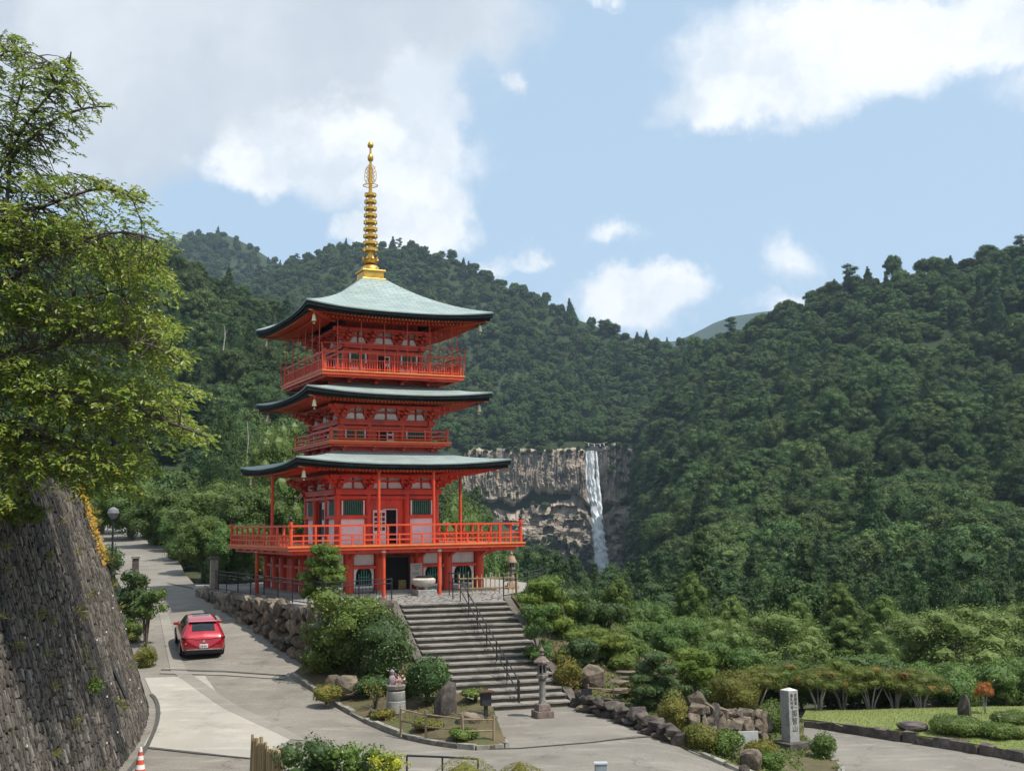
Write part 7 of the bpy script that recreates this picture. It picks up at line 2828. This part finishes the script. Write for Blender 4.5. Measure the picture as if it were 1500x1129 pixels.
# ---------------------------------------------------------------- the cherry tree over the high wall
def cherry():
    rng = np.random.default_rng(77)
    base = Vector((-18.5, 27.0, float(bank_h([-18.5], [27.0])[0]) - 0.2))
    root = thing('cherry_tree', 'big overhanging cherry tree with long yellow-green leaves at the left edge', 'tree', base, world=True)
    mb = MB()
    fork = at(-110, 520, 27)
    mb.tube([base, base + Vector((0.3, 0, 1.6)), fork], [0.36, 0.30, 0.24], 10)
    trunk = mb.obj('trunk', M_BARK, root, smooth=True)
    limbs = [
        [(-110, 520, 27), (-40, 330, 26.5), (15, 222, 26), (50, 165, 25.8), (85, 125, 25.5), (100, 100, 25.5), (104, 76, 25.4)],
        [(15, 232, 26), (70, 182, 25.5), (120, 160, 25.2), (162, 156, 25)],
        [(85, 125, 25.5), (74, 108, 25.4), (70, 90, 25.2)],
        [(-110, 520, 27), (-60, 180, 27), (-10, 90, 26.8), (25, 74, 26.5), (45, 84, 26.4)],
        [(-110, 520, 27), (0, 330, 26), (60, 304, 25.2), (150, 276, 24.6), (212, 298, 24.2)],
        [(-110, 520, 27), (0, 420, 25.5), (100, 360, 24.5), (180, 340, 24.0), (230, 352, 23.8)],
        [(-110, 520, 27), (0, 520, 25.5), (120, 500, 24.4), (220, 505, 23.8), (265, 530, 23.6)],
        [(-110, 520, 27), (20, 560, 25.5), (120, 590, 24.6), (220, 610, 24.0), (305, 640, 23.6)],
        [(-110, 520, 27), (-20, 600, 26), (60, 640, 25), (140, 670, 24.4), (195, 695, 24.2)],
        [(-110, 520, 27), (0, 480, 27.5), (110, 440, 28), (200, 420, 28)],
        [(-110, 520, 27), (10, 620, 27.5), (110, 650, 28), (190, 660, 28.5)],
        [(10, 300, 26), (20, 180, 26.4), (35, 110, 26.6), (20, 60, 26.8)],
    ]
    limb_pts = []
    for i, L in enumerate(limbs):
        P = [at(*p) for p in L]
        c = curve([tuple(p) for p in P], 0.35)
        n = len(c)
        r0 = 0.085 if i in (4, 5, 6, 7, 8) else 0.055 if i in (0, 3) else 0.04
        MB().tube(c, [r0 * (1 - 0.85 * k / (n - 1)) + 0.008 for k in range(n)], 7).obj('limb', M_BARK, trunk, smooth=True)
        limb_pts += [(Vector(q), i) for q in c]
    LP = np.array([p[:] for p, i in limb_pts])
    dense = [(-160, 250), (20, 235), (70, 225), (130, 240), (150, 258), (220, 284), (196, 298), (246, 326), (255, 355), (232, 375), (270, 425), (236, 452), (268, 478), (245, 500), (284, 520), (248, 545), (312, 572), (262, 596), (322, 642), (250, 652),
             (232, 690), (196, 688), (208, 722), (120, 722), (60, 705), (20, 735), (-160, 760)]
    light = [(-120, 40), (20, 48), (48, 62), (52, 95), (105, 78), (120, 110), (165, 152), (150, 175), (140, 205), (150, 240), (60, 275), (-120, 300)]
    tips = []
    k = 0
    while k < 6000:
        px, py = rng.uniform(-150, 320), rng.uniform(255, 760)
        if inpoly([(px, py)], dense)[0]:
            # clumped in layers that slope down to the right
            lay = math.sin((py - 0.25 * px) / 17.0 + 2.2 * float(vnoise(px * 0.018, py * 0.018, 4)))
            if rng.uniform() < 0.25 + 0.75 * (lay > -0.15):
                tips.append((px, py, rng.uniform(23.4, 28.6), 1.0))
                k += 1
    k = 0
    upper = np.array([p[:] for p, i in limb_pts if i in (0, 1, 2, 3, 11)])
    while k < 820:
        c = upper[rng.integers(0, len(upper))] + rng.normal(0, 0.42, 3)
        a, b_ = pxpy(c[None])
        if inpoly([(a[0], b_[0])], light)[0] and a[0] > -60 and b_[0] < 285:
            tips.append((a[0], b_[0], c[1], 0.62))
            k += 1
    C, N, T, Z = [], [], [], []
    tw = MB()
    for (px, py, y, sc) in tips:
        e = np.array(at(px, py, y))
        d = LP - e
        j = int(np.argmin((d ** 2).sum(1)))
        v = e - LP[j]
        L = np.linalg.norm(v)
        out = v / max(L, 1e-3) * 0.5 + np.array([0.55, -0.35, -0.1]) + rng.normal(0, 0.30, 3)
        out /= np.linalg.norm(out)
        ln = rng.uniform(0.30, 0.62) * sc
        nl = int(rng.integers(9, 15) * (0.9 if sc == 1 else 1.1))
        for q in range(nl):
            t = (q + 0.5) / nl
            pos = e + out * ln * (t - 0.5) + np.array([0, 0, -0.14 * t * t * sc])
            side = np.cross(out, [0, 0, 1]) * (1 if q % 2 else -1)
            ld = norm((out * 0.55 + side * 0.8 + np.array([0, 0, -0.55]) + rng.normal(0, 0.28, 3))[None])[0]
            s = rng.uniform(0.095, 0.165) * (1.0 if sc == 1 else 0.8)
            C.append(pos + ld * s * 0.5)
            T.append(ld)
            N.append(np.array([0.25, -0.35, 1.0]) + rng.normal(0, 0.42, 3))
            Z.append(s)
        if rng.uniform() < 0.5:
            tw.tube([e - out * ln * 0.5, e + out * ln * 0.5 + np.array([0, 0, -0.12 * sc])], [0.010, 0.004], 4, False)
        if L < 1.6 and rng.uniform() < 0.3:
            tw.tube([LP[j], (LP[j] + e) / 2 + np.array([0, 0, 0.06]), e - out * ln * 0.5], [0.018, 0.013, 0.008], 4, False)
    V, Q = leaf_faces(np.array(C), np.array(N), np.array(Z), 0.46, rng, 0.14, np.array(T))
    tag(link('crown', mesh_np('crown', V, [(Q, 0)], L_CHERRY), root), kind='stuff')
    tag(tw.obj('twigs', M_BARK, root), kind='stuff')


cherry()


# ---------------------------------------------------------------- the red car
def car():
    pos = on(298, 961, 1.27)
    head = math.radians(20)          # heading to the left of straight ahead
    slope = math.atan(0.115)
    root = thing('car', 'red hatchback car driving up the road, seen from behind', 'car', (pos.x, pos.y, float(Hroad(pos.x, pos.y)) + 0.005), head)
    root.rotation_euler = (slope, 0, head)
    root.scale = (0.85, 0.85, 0.83)
    m_red = mat('metallic_red_paint', (0.40, 0.010, 0.022), (0.36, 0.008, 0.018), 0.28, 3, metal=0.25, spec=0.5, coat=0.8)
    m_glass = mat('tinted_glass', (0.012, 0.014, 0.016), None, 0.06, 3, spec=0.7)
    m_tyre = mat('tyre_rubber', (0.02, 0.02, 0.02), None, 0.85, 8)
    m_alloy = mat('alloy_rim', (0.45, 0.45, 0.46), None, 0.3, 6, metal=0.8)
    m_lamp = mat('dark_red_tail_lamp', (0.16, 0.004, 0.006), None, 0.12, 3, spec=0.6, coat=0.5)
    m_black = mat('black_trim', (0.012, 0.012, 0.013), None, 0.5, 6)
    m_chrome = mat('chrome_trim', (0.75, 0.75, 0.76), None, 0.15, 4, metal=0.9)
    m_plate = mat('white_number_plate', (0.72, 0.75, 0.72), None, 0.4, 6)
    # stations along the length, rear bumper at y = 0:  y, z bottom, half width, belt z, roof half width, roof z
    ST = np.array([(0.00, 0.42, 0.74, 0.80, 0.66, 0.86), (0.06, 0.34, 0.84, 0.92, 0.72, 1.00), (0.16, 0.30, 0.90, 0.98, 0.72, 1.08), (0.36, 0.27, 0.93, 1.02, 0.70, 1.22), (0.62, 0.26, 0.94, 1.03, 0.67, 1.42),
                   (0.90, 0.25, 0.945, 1.03, 0.645, 1.55), (1.40, 0.24, 0.945, 1.02, 0.64, 1.60), (2.10, 0.24, 0.945, 1.01, 0.64, 1.61), (2.70, 0.24, 0.945, 1.00, 0.63, 1.54), (3.15, 0.24, 0.94, 0.99, 0.64, 1.30),
                   (3.55, 0.24, 0.935, 0.98, 0.74, 1.05), (4.05, 0.25, 0.91, 0.93, 0.72, 0.98), (4.45, 0.28, 0.84, 0.82, 0.62, 0.86), (4.62, 0.36, 0.70, 0.66, 0.5, 0.70)])
    ys = np.linspace(0, 4.62, 60)
    prm = np.stack([np.interp(ys, ST[:, 0], ST[:, k]) for k in range(1, 6)], 1)
    for _ in range(2):
        prm[1:-1] = (prm[:-2] + 2 * prm[1:-1] + prm[2:]) / 4

    def section(p):
        zb, w, zt, wr, zr = p
        ctl = [(0, zb), (w * 0.82, zb), (w * 0.95, zb + 0.12), (w, zb + 0.34), (w * 1.0, zt - 0.16), (w * 0.955, zt), (wr + (w - wr) * 0.42, zt + (zr - zt) * 0.5), (wr, zt + (zr - zt) * 0.86), (wr * 0.72, zr), (0, zr + 0.02)]
        return curve(ctl, 0.09)
    prof = [section(p) for p in prm]
    n = 40
    prof = [np.array([[np.interp(t, np.linspace(0, 1, len(q)), [a[k] for a in q]) for k in (0, 1)] for t in np.linspace(0, 1, n)]) for q in prof]
    Gd = np.zeros((60, 2 * n - 1, 3))
    for i, q in enumerate(prof):
        right = np.column_stack([q[:, 0], np.full(n, ys[i]), q[:, 1]])
        left = right.copy()
        left[:, 0] *= -1
        Gd[i] = np.vstack([right, left[::-1][1:]])
    I = np.arange(Gd.shape[0] * Gd.shape[1]).reshape(Gd.shape[:2])
    Q = np.stack([I[:-1, :-1], I[1:, :-1], I[1:, 1:], I[:-1, 1:]], -1).reshape(-1, 4)
    caps = [(i0, I[0, j], I[0, j + 1]) for i0 in [I[0, 0]] for j in range(1, 2 * n - 2)] + [(I[-1, 0], I[-1, j + 1], I[-1, j]) for j in range(1, 2 * n - 2)]
    me = mesh_np('body', Gd.reshape(-1, 3), [(Q, 0), (np.array(caps), 0)], m_red, True)
    body = link('body', me, root)

    def surf(i, x_or_k):
        return Gd[i, x_or_k]

    def skin(name, i0, i1, k0, k1, m, off=0.008, parent=root):
        """a piece of the body skin, lifted a little: panes and panels"""
        A = Gd[i0:i1 + 1, k0:k1 + 1].copy()
        du, dv = np.gradient(A, axis=0), np.gradient(A, axis=1)
        nn = np.cross(du, dv)
        nn /= np.maximum(np.linalg.norm(nn, axis=-1, keepdims=True), 1e-9)
        cen = np.array([0, 2.3, 0.8])
        sg = np.sign(((A - cen) * nn).sum(-1).mean())
        A = A + nn * sg * off
        a, b = A.shape[:2]
        I_ = np.arange(a * b).reshape(a, b)
        Q_ = np.stack([I_[:-1, :-1], I_[1:, :-1], I_[1:, 1:], I_[:-1, 1:]], -1).reshape(-1, 4)
        return link(name, mesh_np(name, A.reshape(-1, 3), [(Q_, 0)], m, True), parent)
    yi = lambda y: int(np.argmin(np.abs(ys - y)))
    # section indices: 0 bottom centre .. n-1 roof centre .. mirrored
    kb = int(n * 0.63)
    kr = int(n * 0.84)
    skin('rear_window', yi(0.30), yi(0.76), kr - 1, 2 * n - 2 - kr + 1, m_glass)
    for s in (0, 1):
        a, b = (kb, kr - 2) if s == 0 else (2 * n - 2 - kr + 2, 2 * n - 2 - kb)
        skin('side_window', yi(1.05), yi(2.02), a, b, m_glass)
        skin('side_window', yi(2.08), yi(2.95), a, b, m_glass)
    skin('sunroof', yi(1.75), yi(2.55), kr + 1, 2 * n - 2 - kr - 1, m_glass)
    skin('windscreen', yi(2.75), yi(3.42), kr - 1, 2 * n - 2 - kr + 1, m_glass)
    # rear details
    MB().box((0, 0.80, 1.545), (1.26, 0.24, 0.035)).obj('spoiler', m_red, root, bevel=0.012)
    for s in (-1, 1):
        mb = MB()
        pts = [(s * 0.40, 0.055, 0.885), (s * 0.78, 0.085, 0.90), (s * 0.905, 0.26, 0.92)]
        mb.bar(pts[0], pts[1], 0.07, 0.11)
        mb.bar(pts[1], pts[2], 0.07, 0.12)
        mb.obj('tail_lamp', m_lamp, root, bevel=0.01)
        MB().box((s * 0.99, 3.02, 1.06), (0.2, 0.10, 0.13)).obj('mirror', m_red if s > 0 else m_red, root, bevel=0.03)
    MB().box((0, 0.02, 0.885), (0.8, 0.05, 0.03)).obj('lamp_bar', m_lamp, root)
    MB().box((0, -0.012, 0.60), (0.36, 0.03, 0.17)).obj('number_plate', m_plate, root, bevel=0.006)
    tx = MB()
    for x in (-0.12, -0.06, 0.03, 0.09):
        tx.box((x, -0.029, 0.585), (0.035, 0.004, 0.07))
    tag(tx.obj('plate_marks', mat('plate_green', (0.05, 0.14, 0.09)), root), kind='stuff')
    MB().lathe([(0.05, 0), (0.055, 0.012), (0.03, 0.018)], 14).obj('badge', m_chrome, root).matrix_local = Matrix.Translation((0, -0.002, 0.80)) @ Matrix.Rotation(math.pi / 2, 4, 'X')
    MB().box((0, 0.02, 0.36), (1.56, 0.16, 0.22)).obj('lower_bumper', m_black, root, bevel=0.04)
    MB().bar((-0.74, -0.03, 0.455), (0.74, -0.03, 0.455), 0.05, 0.045).obj('silver_strip', m_chrome, root)
    for y in (0.95, 3.65):
        for s in (-1, 1):
            w = MB()
            prof_ = [(0.20, -0.11), (0.31, -0.115), (0.345, -0.09), (0.35, 0.0), (0.345, 0.09), (0.31, 0.115), (0.20, 0.11)]
            w.lathe(prof_, 24)
            ty = w.obj('wheel', m_tyre, root, smooth=True)
            ty.matrix_local = Matrix.Translation((s * 0.845, y, 0.345)) @ Matrix.Rotation(s * math.pi / 2, 4, 'Y')
            rm = MB()
            rm.lathe([(0.22, 0.09), (0.225, 0.117), (0.19, 0.118), (0.18, 0.10)], 20)
            for k in range(5):
                a = k * 2 * math.pi / 5
                rm.bar((0, 0, 0.112), (0.2 * math.cos(a), 0.2 * math.sin(a), 0.112), 0.06, 0.02)
            r_ = rm.obj('rim', m_alloy, ty)
        for s in (-1, 1):
            ar = MB()
            ar.tube([(s * 0.945, y + 0.39 * math.cos(a), 0.345 + 0.39 * math.sin(a)) for a in np.linspace(0.0, math.pi, 13)], 0.022, 6)
            ar.obj('wheel_arch', m_black, root)
    MB().box((0, 2.3, 0.22), (1.7, 4.1, 0.1)).obj('underbody', m_black, root)


car()

for o_ in bpy.data.objects:
    if '_world' in o_:
        del o_['_world']

# ---------------------------------------------------------------- the air
hz = MB()
hz.box((0, 1400, 235), (6000, 3200, 510))
hzo = hz.obj('haze', bpy.data.materials.new('summer_haze'))
tag(hzo, kind='stuff')
hm = hzo.data.materials[0]
hm.use_nodes = True
hm.node_tree.nodes.clear()
pv = hm.node_tree.nodes.new('ShaderNodeVolumePrincipled')
pv.inputs['Color'].default_value = (0.62, 0.80, 1.0, 1)
pv.inputs['Density'].default_value = 0.00011
pv.inputs['Anisotropy'].default_value = 0.2
ho = hm.node_tree.nodes.new('ShaderNodeOutputMaterial')
hm.node_tree.links.new(pv.outputs[0], ho.inputs['Volume'])
